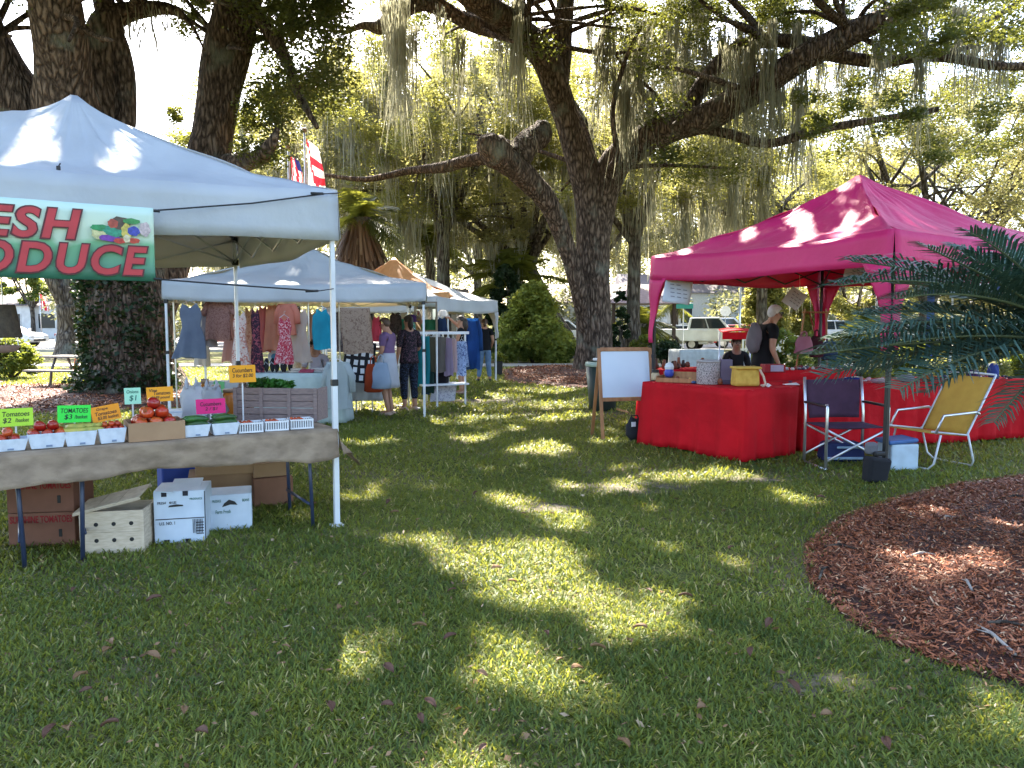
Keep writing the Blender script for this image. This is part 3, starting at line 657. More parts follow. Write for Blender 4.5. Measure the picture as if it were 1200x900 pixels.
# --- cabbage palms
def palm(label, px, depth, h, nf, fl, seed, skirt=0, tr=.22, mat_='palm', droop=1.0, group=None, name='palm_tree'):
    qq = random.Random(seed); X = (px-600)/900*depth; o = thing(name, label, 'palm', (X, depth, 0), 0, group)
    mb = MB(); bark_tube(mb, [(0, 0, -.1), (.03, 0, h*.5), (0, 0, h)], [tr*1.15, tr, tr*1.1], 12, 8, .08, seed); mb.build('trunk', M['bark_far'], o, smooth=True)
    parts = []; r = np.random.RandomState(seed)
    for i in range(nf):
        az = qq.uniform(0, 6.283); el = qq.uniform(-.5, 1.35); L = fl*qq.uniform(.8, 1.1)
        V = []; K = 22; d0 = Vector((math.cos(az)*math.cos(el), math.sin(az)*math.cos(el), math.sin(el))); side = Vector((-math.sin(az), math.cos(az), 0))
        for k in range(K):
            t_ = (k+1)/K; a = Vector((0, 0, h))+d0*L*t_+Vector((0, 0, -1))*droop*L*.45*t_*t_
            for sg in (-1, 1):
                ln = L*.38*math.sin(math.pi*min(1, t_*.85+.12))
                tip = a+side*sg*ln*.8+d0*ln*.45-Vector((0, 0, ln*.5*qq.uniform(.5, 1.3)))
                w_ = d0*.022*L
                V += [a-w_, a+w_, tip+w_*.2, tip-w_*.2]
        V = np.array([tuple(v) for v in V]); parts.append((V, np.arange(len(V)).reshape(-1, 4), np.repeat(r.rand(len(V)//4), 4)*.6+qq.random()*.3))
    crown(o, parts, [M[mat_]])
    if skirt:
        V = []; n = 900
        for i in range(n):
            az = qq.uniform(0, 6.283); z0 = h-.1-qq.random()*skirt*.5; l = skirt*qq.uniform(.4, .65); r0 = tr; r1 = tr+.28+.42*qq.random()*(1.1-(h-z0)/skirt)
            c, s_ = math.cos(az), math.sin(az); w_ = Vector((-s_, c, 0))*qq.uniform(.015, .04)
            a = Vector((r0*c, r0*s_, z0)); b_ = Vector((r1*c, r1*s_, z0-l)); V += [a-w_, a+w_, b_+w_, b_-w_]
        V = np.array([tuple(v) for v in V]); T = np.repeat(np.random.RandomState(seed).rand(n), 4)
        np_mesh('dead_frond_skirt', V, np.arange(len(V)).reshape(-1, 4), [M['skirt']], T, parent=o)
    return o
palm('palm with a thick brown skirt of dead fronds behind the clothes tent', 424, 25, 4.9, 34, 1.7, 101, skirt=2.4, tr=.35, mat_='palm')
palm('drooping palm with reddish trunk left of the vine mound', 603, 33, 3.3, 40, 2.6, 102, mat_='palm', tr=.3)
palm('short palm beside the pavilion', 752, 33, 1.5, 26, 1.5, 103)
palm('small slender palm in front of the parked cars', 789, 46, 2.6, 24, 1.4, 104)
palm('tall mossy palm behind the main trunk', 505, 40, 5.5, 36, 2.2, 105)
palm('palm clump among the shrubs near the silver fence', 1010, 24, 1.2, 26, 1.4, 106)

# --- mounds, hedges, shrubs
def shrub(label, x, y, rx, ry, h, m_, seed, n=40, per=200, leaf=.12, name='shrub', cat='shrub', group=None, cone=False, stem=True):
    qq = random.Random(seed); o = thing(name, label, cat, (x, y, 0), 0, group); cs = []; rr = []
    for i in range(n):
        a = qq.uniform(0, 6.283); z = h*qq.random()**.8; k = (max(0, 1-(z/h)**1.3)*.95+.05) if cone else math.sqrt(max(0, 1-(z/h)**2.2))*.9+.05; k *= qq.uniform(.5, 1)
        cs.append((math.cos(a)*rx*k, math.sin(a)*ry*k, .1+z*.88)); rr.append(min(rx, h)*qq.uniform(.18, .34))
    if stem:
        mb = MB()
        for i in range(5):
            e = qq.choice(cs); mb.tube([(0, 0, -.02), (e[0]*.5, e[1]*.5, e[2]*.5), e], [.04, .03, .012], 6)
        mb.build('stem', M['bark_far'], o, smooth=True)
    crown(o, [leaves(cs, rr, per, leaf, seed, 0, .8)], [M[m_]], 'foliage'); return o
x_, y_ = G(632, 430)[:2]
shrub('tall mound of bright vines draped over a stump left of the oak', (624-600)/900*29, 29.5, 1.75, 1.2, 3.1, 'vine', 111, 80, 260, .17, 'vine_mound', 'vines', cone=True)
shrub('dark leafy column beside the white far tent', (592-600)/900*31, 31.5, .8, .8, 4.2, 'ivy', 112, 60, 240, .14)
for i in range(9):
    shrub('clump of strap leaved lilies in the row at the path edge', -1.9+i*.52+.1*math.sin(i*5), 29.2+.1*math.cos(i*3), .36, .4, .78+.1*math.sin(i*2.3), 'shrub', 120+i, 14, 130, .15, 'lily_clump', 'plant', group='lily clumps in the row along the path', stem=False)
shrub('ivy covered dark post just right of the largest oak', (727-600)/900*27, 27, .32, .32, 2.9, 'ivy', 113, 40, 160, .13, name='ivy_column')
shrub('dark bush below the pavilion', (760-600)/900*30, 30, .9, .6, 1.0, 'shrub', 114, 30, 160, .12)
shrub('tall pale yellow green hedge behind the older man', (893-600)/900*40, 40, 1.35, 1.2, 4.6, 'leaf_bright', 115, 90, 260, .17, 'hedge', 'hedge')
shrub('pale clipped hedge beyond the hanging papers', (925-600)/900*43, 43, 2.2, 1.2, 3.9, 'leaf_bright', 116, 80, 240, .18, 'hedge', 'hedge')
for i, (px, y, rx, h, m_, lb) in enumerate([(910,17,.8,1.35,'shrub','leafy green shrub right behind the older man'),(955,18,.8,1.2,'shrub','broad green shrub behind the hanging pink bag'),(1005,20,.9,1.3,'palm','olive shrub behind the folding chair frame'),(1075,21,.9,1.1,'shrub','low shrub behind the palm fronds'),(1145,20,1,1.5,'leaf_bright','bright shrub behind the yellow chair'),(1215,21,1,1.6,'shrub','shrub at the far right behind the red table'),(780,25,.7,.9,'ivy','dark shrub behind the whiteboard')]):
    shrub(lb, (px-600)/900*y, y, rx, .7, h, m_, 130+i, 34, 170, .10)
shrub('spiky pale shrub at the far left of the lawn', (12-600)/900*21.3, 21.3, .95, .7, 1.0, 'shrub', 140, 40, 170, .11)
shrub('leafy shrub outside the left edge', -18.2, 20.5, 1.3, .9, 1.2, 'shrub', 141, 30, 150, .12)
# dark planter at the path
o = thing('planter', 'small dark square planter under the far tent pole', 'planter', (D(584, 437, 22.5)[0], 22.5, 0))
MB().box((0, 0, .21), (.22, .22, .42), bev=.02, taper=1.15).build('pot', M['black'], o)
np_mesh('plant', *leaves([(0, 0, .6), (.1, 0, .5), (-.12, .05, .55)], [.2]*3, 90, .1, 5, 0)[:2], [M['shrub']], leaves([(0, 0, .6), (.1, 0, .5), (-.12, .05, .55)], [.2]*3, 90, .1, 5, 0)[2], parent=o)

r = np.random.RandomState(95); n = 420
cx = np.stack([-70+150*r.rand(n), 66+5*r.rand(n), .4+3.4*r.rand(n)], 1); px_ = 600+900*cx[:, 0]/cx[:, 1]; cx = cx[~(px_ < 60) & ~((px_ > 775) & (px_ < 835))]
V, F, T = leaves(cx, [1.5]*len(cx), 130, .36, 96, 0, .8)
tag(np_mesh('undergrowth', V, F, [M['leaf_far']], T), 'bushes and undergrowth massed at the far side of the parking lot', 'undergrowth', kind='stuff')
bgtree('oak behind the viewer caught in the framed mirror', 0, -12, 11, 6, 'leaf', 97, 60, 120, leaf=.22, x=-15, tr=.4)
bgtree('oak crown crowding the gap between the two far tents', 560, 60, 15, 8, 'leaf_bright', 83, 130, 230, moss_n=20)
bgtree('low bright tree above the shrubs behind the purses', 1000, 42, 7.5, 4, 'leaf_bright', 85, 70, 200, tr=.18, cz=.5, fork=.2)
bgtree('low olive tree at the right behind the picket fence', 1140, 44, 8, 4.4, 'leaf_olive', 86, 70, 200, tr=.18, cz=.5, fork=.2)
# ================================================================= TENTS
def tent(name, label, cs, zb, zt, zp, cm, pm, cat='canopy', legs=(0, 1, 2, 3), drape=0, sag=.14, foot=True, group=None, seed=0, lean=.0):
    """cs: four ground corners in order; zb/zt valance bottom/top; zp peak"""
    c = [Vector((x, y, 0)) for x, y in cs]; ctr = sum(c, Vector())/4
    o = thing(name, label, cat, ctr, 0, group); L = [v-ctr for v in c]; apex = Vector((0, 0, zp))
    m = MB(); n = 20
    for i in range(4):
        a, b_ = L[i], L[(i+1) % 4]
        out = ((a+b_)/2).normalized()
        def roof(u, v, a=a, b_=b_, out=out):
            e = a.lerp(b_, u); p = e.lerp(Vector((0, 0, 0)), v*.985); k = .52*v+.48*v*v
            hip = abs(2*u-1)**3
            z = zt+(zp-zt)*k - sag*math.sin(math.pi*min(1, v*1.05))*(1-hip)*(.75)
            z -= .05*(1-(2*u-1)**2)*(1-v)
            z += (.05*mnoise.noise(Vector((p.x*2.1+seed, p.y*2.1, i)))+.022*mnoise.noise(Vector((u*26+seed, v*3, i*3.3))))*min(1, (1-v)*4)*min(1, v*5+.1)
            if v > .93: z = min(z, zp-.0)+.03*(v-.93)/.07
            return (p.x, p.y, z)
        m.grid(roof, n*2, 20)
        def val(u, v, a=a, b_=b_, out=out):
            e = a.lerp(b_, u); w_ = .018*math.sin(u*17+seed)*v*(1-abs(2*u-1)**6)+.02*v
            top = zt-.05*(1-(2*u-1)**2); bot = zb+.012*math.sin(u*9+seed)-.045*(1-(2*u-1)**2)
            p = e+out*w_; return (p.x, p.y, top+(bot-top)*v)
        m.grid(val, n*2, 4)
        if drape:
            for (e0, e1) in ((a, b_), (b_, a)):
                d = (e1-e0).normalized()
                def dr(u, v, e0=e0, d=d, out=out):
                    wd = (.24*(1-v)**2.4+.08)*u; p = e0+d*wd+out*(.02+.012*math.sin(v*9))
                    return (p.x, p.y, zb+.02-v*drape)
                m.grid(dr, 4, 10)
    cn = m.build('canopy', cm, o, smooth=True, solid=.004)
    mt = MB()
    for i in range(4):
        a = L[i]; b_ = L[(i+1) % 4]; z1 = zt-.07; inn = 1-.06/a.length
        for q_ in range(4):
            p0 = a.lerp(b_, q_/4)*inn; p1 = a.lerp(b_, (q_+1)/4)*inn
            zl, zh = z1-.24, z1
            mt.tube([p0+Vector((0, 0, zl)), p1+Vector((0, 0, zh))], .011, 6); mt.tube([p0+Vector((0, 0, zh)), p1+Vector((0, 0, zl))], .011, 6)
        def hv(v, dz): return a.lerp(Vector((0, 0, 0)), .02+v*.96)+Vector((0, 0, zt+(zp-zt)*(.52*v+.48*v*v)-dz))
        mt.tube([hv(j/6, .05) for j in range(7)], .012, 6); mt.tube([hv(j/6, .30-.1*j/6) for j in range(6)], .010, 6)
    mt.tube([(0, 0, zp-.5), (0, 0, zp-.02)], .02, 8)
    mt.build('truss', pm if pm != M['white_metal'] else M['alu'], o, smooth=True)
    for i in legs:
        a = L[i]*(1-.05/L[i].length); mm = MB(); ang = math.atan2(L[(i+1) % 4].y-L[i].y, L[(i+1) % 4].x-L[i].x)
        mm.box((a.x, a.y, (zt-.04+.02)/2), (.034, .034, zt-.05), rz=ang, bev=.004); mm.box((a.x, a.y, .55), (.04, .04, 1.1), rz=ang, bev=.004)
        leg = mm.build('leg', pm, o)
        for bz, bs in ((zt-.31, .06), (zt-.06, .055), (1.1, .05)): MB().box((a.x, a.y, bz), (bs, bs, bs), rz=ang, bev=.006).build('bracket', M['black'], leg)
        if foot: MB().box((a.x, a.y, .008), (.10, .10, .012), rz=ang, bev=.003).build('foot', pm, leg)
    return o, ctr
A = G(402, 617)[:2]
A = Vector(A); B_ = Vector((-3.05, 8.62)); D_ = Vector((-3.98, 4.03)); C_ = B_+D_-A
SPOTS += [(D(100,160,6.0),.10),(D(140,160,6.0),.16),(D(55,165,5.6),.14),(D(20,230,5.2),.16),(D(235,235,6.4),.12),(D(280,215,6.5),.07),(D(1000,235,9.7),.13),(D(905,268,9.4),.16),(D(960,262,9),.12),(D(800,285,10),.18),(D(1120,262,9),.22),(D(1180,268,9.2),.26)] if False else []
tent1, t1c = tent('market_tent', 'large white pop-up tent with a fresh produce banner, nearest on the left', [A, B_, C_, D_], 2.16, 2.52, 3.33, M['canopy_white'], M['white_metal'], 'market tent', seed=1)
# dimple in the roof face: an added dark piece stands in for it below
# front direction
u1 = (D_-A).normalized(); ANG = math.atan2(-u1.y, -u1.x)      # local +x runs right as seen from the lawn
nb = Vector((-math.sin(ANG), math.cos(ANG)))               # away from the viewer
def text(name, s, m_, parent, x0, x1, z0, z1, y, thick=.0012, bold=0.0, shear=0, space=1.0):
    """lettering standing in the x-z plane of its parent, fitted to a box"""
    cu = bpy.data.curves.new('tmp', 'FONT'); cu.body = s; cu.offset = bold; cu.extrude = .5; cu.resolution_u = 4; cu.space_character = space; cu.shear = shear; cu.align_x = 'LEFT'
    ob = bpy.data.objects.new('tmp', cu); col.objects.link(ob); dg = bpy.context.evaluated_depsgraph_get(); me = bpy.data.meshes.new_from_object(ob.evaluated_get(dg))
    bpy.data.objects.remove(ob)
    n = len(me.vertices); co = np.zeros(n*3); me.vertices.foreach_get('co', co); co = co.reshape(-1, 3)
    lo, hi = co.min(0), co.max(0); q_ = np.zeros_like(co)
    q_[:, 0] = x0+(co[:, 0]-lo[0])/(hi[0]-lo[0])*(x1-x0); q_[:, 2] = z0+(co[:, 1]-lo[1])/(hi[1]-lo[1])*(z1-z0); q_[:, 1] = y-co[:, 2]*thick*2
    me.vertices.foreach_set('co', q_.ravel()); me.materials.clear(); me.name = name; me.update()
    return link(name, me, m_, parent)

# banner
bl = thing('banner', 'green and cream fruit stand banner reading FRESH PRODUCE in red letters', 'banner', (*(A+u1*1.26-nb*.09), 0), ANG)
t = NT('banner_print'); p = t.n('ShaderNodeBsdfPrincipled', i_Roughness=.45); tc = t.n('ShaderNodeTexCoord'); sx = t.n('ShaderNodeSeparateXYZ'); t.l(tc.outputs['Object'], sx.inputs[0])
nz = t.n('ShaderNodeTexNoise', i_Scale=5, i_Detail=3); t.l(tc.outputs['Object'], nz.inputs['Vector'])
ma = t.n('ShaderNodeMath', operation='MULTIPLY_ADD'); t.l(nz.outputs['Fac'], ma.inputs[0]); ma.inputs[1].default_value = .16; t.l(sx.outputs['Z'], ma.inputs[2])
mb_ = t.n('ShaderNodeMapRange'); t.l(ma.outputs[0], mb_.inputs[0]); mb_.inputs[1].default_value = 1.90; mb_.inputs[2].default_value = 2.36
cc = t.ramp(mb_.outputs[0], [(0, (.04, .16, .11)), (.22, (.10, .30, .18)), (.45, (.16, .42, .22)), (.55, (.50, .66, .50)), (.75, (.60, .72, .56)), (1, (.50, .68, .62))]); t.l(cc, p.inputs['Base Color'])
t.l(p.outputs[0], t.out.inputs[0]); M['banner'] = t.m
m = MB(); W0 = 1.30
m.grid(lambda u, v: (-W0+u*W0, .012*math.sin(u*11)*(.3+v*.3)+.006*math.sin(v*5), 1.815+v*.465), 40, 8); m.build('cloth', M['banner'], bl, smooth=True, solid=.003)
M['letter_red'] = mat('banner_red', (.50, .035, .045), .5); M['letter_edge'] = mat('banner_maroon', (.10, .012, .02), .5)
for s_, x0, x1, z0, z1 in (('FRESH', -1.245, -.405, 2.055, 2.235), ('PRODUCE', -1.265, -.045, 1.848, 2.030)):
    text('lettering', s_, M['letter_edge'], bl, x0-.012, x1+.012, z0-.010, z1+.010, -.018, .001, .055, .22, 1.12)
    text('lettering', s_, M['letter_red'], bl, x0, x1, z0, z1, -.022, .001, .030, .22, 1.16)
veg = [(-.30, 2.10, .055, .04, (.62, .60, .30)), (-.255, 2.075, .06, .022, (.20, .05, .38)), (-.31, 2.135, .05, .02, (.03, .30, .10)), (-.22, 2.12, .07, .035, (.04, .32, .20)), (-.19, 2.17, .06, .04, (.10, .07, .05)), (-.235, 2.165, .03, .028, (.45, .08, .05)), (-.16, 2.12, .03, .05, (.68, .55, .12)), (-.12, 2.125, .035, .03, (.06, .08, .45)), (-.055, 2.14, .032, .045, (.62, .50, .50)), (-.20, 2.06, .035, .017, (.55, .05, .03)), (-.12, 2.065, .035, .017, (.55, .06, .03)), (-.16, 2.075, .02, .025, (.7, .62, .4)), (-.13, 2.185, .05, .018, (.05, .28, .08))]
for i, (x, z, rx, rz_, c) in enumerate(veg):
    mm = MB(); nn = 16; mm.add([(x, -.024-.0006*i, z)]+[(x+rx*(1+.1*math.sin(3*k+i))*math.cos(2*math.pi*k/nn), -.0235-.0006*i, z+rz_*(1+.12*math.sin(2*k+i))*math.sin(2*math.pi*k/nn)) for k in range(nn)], [(0, k+1, (k+1) % nn+1) for k in range(nn)])
    mm.build('vegetable_print', mat('print_%d' % i, c, .5, scale=60, c2=tuple(v*.6 for v in c)), bl)
mm = MB()
def l3(p): return Vector((p[0], p[1], p[2]))
for (xa, za, xb, zb_, yb) in ((0, 2.265, 1.27, 2.50, .05), (0, 1.83, 1.22, 1.80, .06)):
    mm.tube([(xa, 0, za), ((xa+xb)/2, yb/2, (za+zb_)/2-.015), (xb-.12, yb, zb_-.02)], .006, 6); mm.tube([(xb-.12, yb, zb_-.02), (xb+.0, yb+.03, zb_)], .004, 6)
    mm.tube([(xa-.01, 0, za), (xa+.04, 0, za)], .010, 6); mm.tube([(xb-.22, yb, zb_-.025), (xb-.13, yb, zb_-.02)], .010, 6)
mm.build('bungee_cord', M['black'], bl, smooth=True)

# ================================================================= PRODUCE TABLES
R1 = Vector((-1.34, 5.74)); TU = Vector((-math.cos(ANG), -math.sin(ANG))); TN = nb; TT = .745
def tab(s, t_, z=TT):
    p_ = R1+TU*s+TN*t_; return Vector((p_.x, p_.y, z))
def sat(px, t_, z=TT):
    lo, hi = -.3, 3.2
    for _ in range(40):
        mi_ = (lo+hi)/2
        if proj(tab(mi_, t_, z))[0] > px: lo = mi_
        else: hi = mi_
    return (lo+hi)/2
def folding_table(label, s0, L=1.83):
    o = thing('folding_table', label, 'table', (*(R1+TU*(s0+L/2)+TN*.38), 0), ANG, 'folding tables under the burlap')
    MB().box((0, 0, TT-.025), (L-.01, .74, .04), bev=.008).build('tabletop', M['plast_white'], o)
    for sg in (-1, 1):
        x = sg*(L/2-.17)
        for y in (-.29, .29):
            mm = MB(); mm.tube([(x, y, TT-.05), (x+sg*.02, y*1.02, 0.01)], .014, 8); mm.build('leg', M['leg_blue'], o, smooth=True)
        mm = MB(); mm.tube([(x, -.29, .18), (x, .29, .18)], .011, 8); mm.tube([(x, -.29, .5), (x, .29, .5)], .011, 8); mm.tube([(x, -.06, .5), (x-sg*.38, -.03, TT-.05)], .010, 8); mm.tube([(x, .06, .5), (x-sg*.38, .03, TT-.05)], .010, 8); mm.build('brace', M['leg_blue'], o, smooth=True)
    return o
folding_table('folding table with dark blue legs under the burlap, carrying the berries', 0)
folding_table('folding table with dark legs under the burlap at the left picture edge', 1.85)
m = MB(); SL = 3.72
m.grid(lambda u, v: tuple(tab(-.02+u*SL, -.01+v*.78, TT+.006+.002*math.sin(u*70)*math.sin(v*9))), 60, 8)
def skirt(u, v):
    s = -.02+u*SL; w_ = .016*math.sin(s*13)+.03*math.sin(s*4.3)+.012*math.sin(s*29+1); return tuple(tab(s, -.012-v*(.03+w_*1.0)-.01*v*v, TT+.006-v*(.195+.016*math.sin(s*3.1+1)+.010*math.sin(s*9)+.012*mnoise.noise(Vector((s*3, 0, 0)))+.005*mnoise.noise(Vector((s*19, 2, 0))))))
m.grid(skirt, 90, 8)
def rsk(u, v):
    dz = .21+.24*u**2; return tuple(tab(-.022-v*(.05+.42*u)+.012*math.sin(u*12)*v, -.01+u*.78+.0*v, TT+.006-v*dz))
m.grid(rsk, 16, 8)
tag(m.build('burlap_cloth', M['burlap'], smooth=True, solid=.004), 'brown burlap covering the produce tables and hanging down in front', 'tablecloth')

def put(name, label, cat, s, t_, z=TT+.012, rz=0, group=None):
    p_ = tab(s, t_, z); return thing(name, label, cat, p_, ANG+rz, group)
def basket(label, px, t_, w_=.20, d=.15, h=.095, rz=0, group='white quart baskets along the table edge'):
    s = sat(px, t_, TT+.05); o = put('produce_basket', label, 'basket', s, t_, rz=rz, group=group); m = MB(); k = .80; e = .004
    out = lambda z, f, i=0: [(-w_/2*f+i, -d/2*f+i, z), (w_/2*f-i, -d/2*f+i, z), (w_/2*f-i, d/2*f-i, z), (-w_/2*f+i, d/2*f-i, z)]
    vs = out(0, k)+out(h, 1)+out(h, 1, e)+out(e, k, e)
    fs = [(3, 2, 1, 0)]+[(a+i, a+(i+1) % 4, a+4+(i+1) % 4, a+4+i) for a in (0, 4, 8) for i in range(4)]+[(12, 13, 14, 15)]
    m.add(vs, fs); m.build('box', M['paper_white'], o, bev=.003)
    m = MB(); m.box((w_*.05, -d/2*.86-.002, h*.16), (w_*.16, .004, h*.13)); m.build('stamp', mat('basket_stamp', (.18, .24, .34), .8), o)
    return o, s
def heap(kind, label, group, s, t_, w_, d, z0, n, r0, mt, rz=0, seed=0, layers=2, cat='tomato'):
    qq = random.Random(seed); k = 0
    # one master, copied
    base = None; pos = []
    nx = max(1, int(w_*.9/(2*r0))); ny = max(1, int(d*.95/(2*r0)))
    for l in range(layers):
        for i in range(nx-l):
            for j in range(max(1, ny-l)):
                pos.append(((i-(nx-l-1)/2)*2*r0*1.0+qq.uniform(-.1, .1)*r0, (j-(max(1, ny-l)-1)/2)*2*r0+qq.uniform(-.1, .1)*r0, z0+l*r0*1.35))
    for (x, y, z) in pos[:n]:
        if base is None:
            m = MB(); nn = 14; prof = [(.001, -.82), (.45, -.80), (.8, -.55), (.98, -.1), (.95, .3), (.75, .62), (.4, .78), (.15, .70), (.001, .66)]
            m.lathe([(a*r0, b_*r0) for a, b_ in prof], n=nn, wob=.03, cap=False)
            base = o = m.build(kind, mt, smooth=True); tag(o, label, cat, group)
            m = MB(); st = []
            for a in range(5): an = a*1.2566; st += [(0, 0, r0*.72), (math.cos(an-.25)*r0*.2, math.sin(an-.25)*r0*.2, r0*.76), (math.cos(an)*r0*.55, math.sin(an)*r0*.55, r0*.80), (math.cos(an+.25)*r0*.2, math.sin(an+.25)*r0*.2, r0*.76)]
            m.add(st, [(4*a, 4*a+1, 4*a+2, 4*a+3) for a in range(5)]); m.build('sepals', M['sepal'], o); o2 = o
        else: o2 = copy_tree(base)
        c, s_ = math.cos(ANG+rz), math.sin(ANG+rz); b0 = tab(s, t_)
        o2.location = (b0.x+x*c-y*s_, b0.y+x*s_+y*c, TT+.012+z+r0*.8); o2.rotation_euler = (qq.uniform(-.9, .9), qq.uniform(-.9, .9), qq.uniform(0, 6)); f = qq.uniform(.9, 1.08); o2.scale = (f, f, f*.97)
o, s = basket('white basket of large tomatoes cut by the left picture edge', 10, .13, .21, .15, .075); heap('tomato', 'red tomato heaped in the leftmost basket', 'tomatoes in the leftmost basket', s, .13, .21, .16, .045, 16, .032, M['tomato'], seed=1)
o, s = basket('white basket of tomatoes, second from the left, with a small dark stamp', 55, .14, .215, .15, .095); heap('tomato', 'red tomato in the second basket from the left', 'tomatoes in the second basket', s, .14, .24, .17, .062, 14, .035, M['tomato'], seed=2)
o, s = basket('white basket holding yellow green squash', 94, .14, .19, .15, .095)
sq = None
for i in range(7):
    if sq is None:
        m = MB(); m.lathe([(.002, -.07), (.02, -.065), (.026, -.03), (.022, .01), (.014, .05), (.008, .07), (.002, .072)], n=12); sq = o2 = m.build('squash', M['squash'], smooth=True); tag(o2, 'yellow green squash lying in a white basket', 'squash', 'squash in the third basket')
    else: o2 = copy_tree(sq)
    b0 = tab(s+(i % 4-1.5)*.045, .14+(.02 if i > 3 else -.02), TT+.105+(.02 if i > 3 else 0)); o2.location = b0; o2.rotation_euler = (1.45, .1*i, ANG+1.2+.5*math.sin(i*7))
o, s = basket('white basket of small bright red tomatoes beside the cardboard box', 131, .15, .17, .14, .10); heap('tomato', 'small red tomato in the fourth basket', 'small tomatoes in the fourth basket', s, .15, .17, .15, .082, 30, .019, M['tomato'], seed=3)
# cardboard tray with big tomatoes
s = sat(181, .2, TT+.06); o = put('cardboard_box', 'low open cardboard box heaped with big tomatoes on the burlap', 'cardboard box', s, .2); w_, d, h = .35, .28, .125
m = MB(); e = .005
for c, dd in (((0, -d/2, h/2), (w_, e, h)), ((0, d/2, h/2), (w_, e, h)), ((-w_/2+e/2, 0, h/2), (e, d-.011, h)), ((w_/2-e/2, 0, h/2), (e, d-.011, h)), ((0, 0, e/2), (w_-.014, d-.014, e))): m.box(c, dd)
m.build('box', M['card'], o)
heap('tomato', 'big red tomato piled in the low cardboard box', 'big tomatoes in the cardboard box', s, .2, .37, .30, .085, 26, .044, M['tomato'], seed=4, layers=3)
for px, lb, sd in ((228, 'white basket of dark green cucumbers beside the cardboard box', 5), (262, 'white basket of dark green cucumbers under the pink price card', 6)):
    o, s = basket(lb, px, .15, .19, .16, .085); m0 = None
    for i in range(5):
        if m0 is None: 
            m = MB(); m.tube([(-.085, 0, 0), (-.06, .003, .003), (0, .008, .006), (.06, .003, .003), (.085, 0, 0)], [.006, .019, .022, .019, .006], 10); m0 = o2 = m.build('cucumber', M['cuc'], smooth=True); tag(o2, 'dark green cucumber lying in the basket %s' % ('next to the cardboard box' if sd == 5 else 'under the pink card'), 'cucumber', 'cucumbers in basket %s' % ('by the box' if sd == 5 else 'under the card'))
        else: o2 = copy_tree(m0)
        o2.location = tab(s+(.012*math.sin(i*4)), .15+(i % 3-1)*.045, TT+.095+(.035 if i > 2 else 0)); o2.rotation_euler = (0, .05*math.sin(i*5), ANG+.25*math.sin(i*9+sd))
# loose napkin
# slotted berry baskets
m0 = None
for i, px in enumerate((293, 323, 352)):
    s = sat(px, .16, TT+.04); lb = ['white slotted berry basket nearest the cucumbers', 'white slotted berry basket in the middle of three', 'white slotted berry basket nearest the table corner'][i]
    o = put('berry_basket', lb, 'berry basket', s, .16, rz=-.12, group='slotted berry baskets'); m = MB(); w_, d, h = .168, .14, .075
    for y in (-d/2, d/2):
        for z in (.006, h-.008): m.box((0, y, z), (w_, .004, .012))
        for k in range(10): m.box((-w_/2+w_*(k+.5)/10, y, h/2), (.008, .003, h-.02))
    for x in (-w_/2, w_/2):
        for z in (.006, h-.008): m.box((x, 0, z), (.004, d-.006, .012))
        for k in range(8): m.box((x, -d/2+d*(k+.5)/8, h/2), (.003, .008, h-.02))
    m.box((0, 0, .004), (w_-.012, d-.012, .005)); m.build('basket', M['plast_white'], o)
    m = MB(); m.box((0, 0, .03), (w_-.02, d-.02, .045)); m.build('liner', mat('liner_%d' % i, (.16, .18, .22), .6), o)
    heap('strawberry', 'small red strawberry in the %s slotted basket' % ['first', 'middle', 'last'][i], 'berries in the %s slotted basket' % ['first', 'middle', 'last'][i], s, .16, .16, .13, .055, 12, .014, M['tomato'], seed=7+i, layers=1, cat='strawberry')
# slatted crate lying on its side
pc = D(330, 478, 6.28); o = thing('slatted_crate', 'weathered wooden slatted crate lying on its side at the back of the table', 'crate', (pc.x, pc.y, TT+.012), R(-6)); w_, h, d = .70, .27, .24
m = MB()
for z in (.027, .081, .135, .189, .243): m.box((0, -d/2, z), (w_-.02, .008, .049))
for z in (.03, .12, .21): m.box((0, d/2, z), (w_-.02, .008, .06))
for x in (-w_/2+.015, -w_/6, w_/6, w_/2-.015): m.box((x, -d/2-.010, h/2), (.03, .010, h))
m.build('side_slats', M['wood_purple'], o, bev=.002)
m = MB(); m.box((-w_/2+.004, 0, h/2), (.01, d-.012, h-.01)); m.box((w_/2-.004, 0, h/2), (.01, d-.012, h-.01)); m.build('end_panel', M['wood_purple'], o)
m = MB()
for y in (-.08, 0, .08): m.box((0, y, .012), (w_-.04, .07, .008))
m.build('bottom_slats', M['wood_purple'], o)
gp = [(pc.x-.14+random.Random(i).uniform(-.14, .2), pc.y+.02*math.sin(i), TT+.30+.02*math.sin(i*3)) for i in range(12)]
V, F, T = leaves(gp, [.06]*12, 60, .06, 12, 0); M['greens_leaf'] = leafmat('leafy_greens', (.01, .05, .006), (.04, .16, .02), (.1, .3, .03), .25)
tag(np_mesh('leafy_greens', V, F, [M['greens_leaf']], T), 'bunch of green beans and leaves heaped on the slatted crate', 'greens')
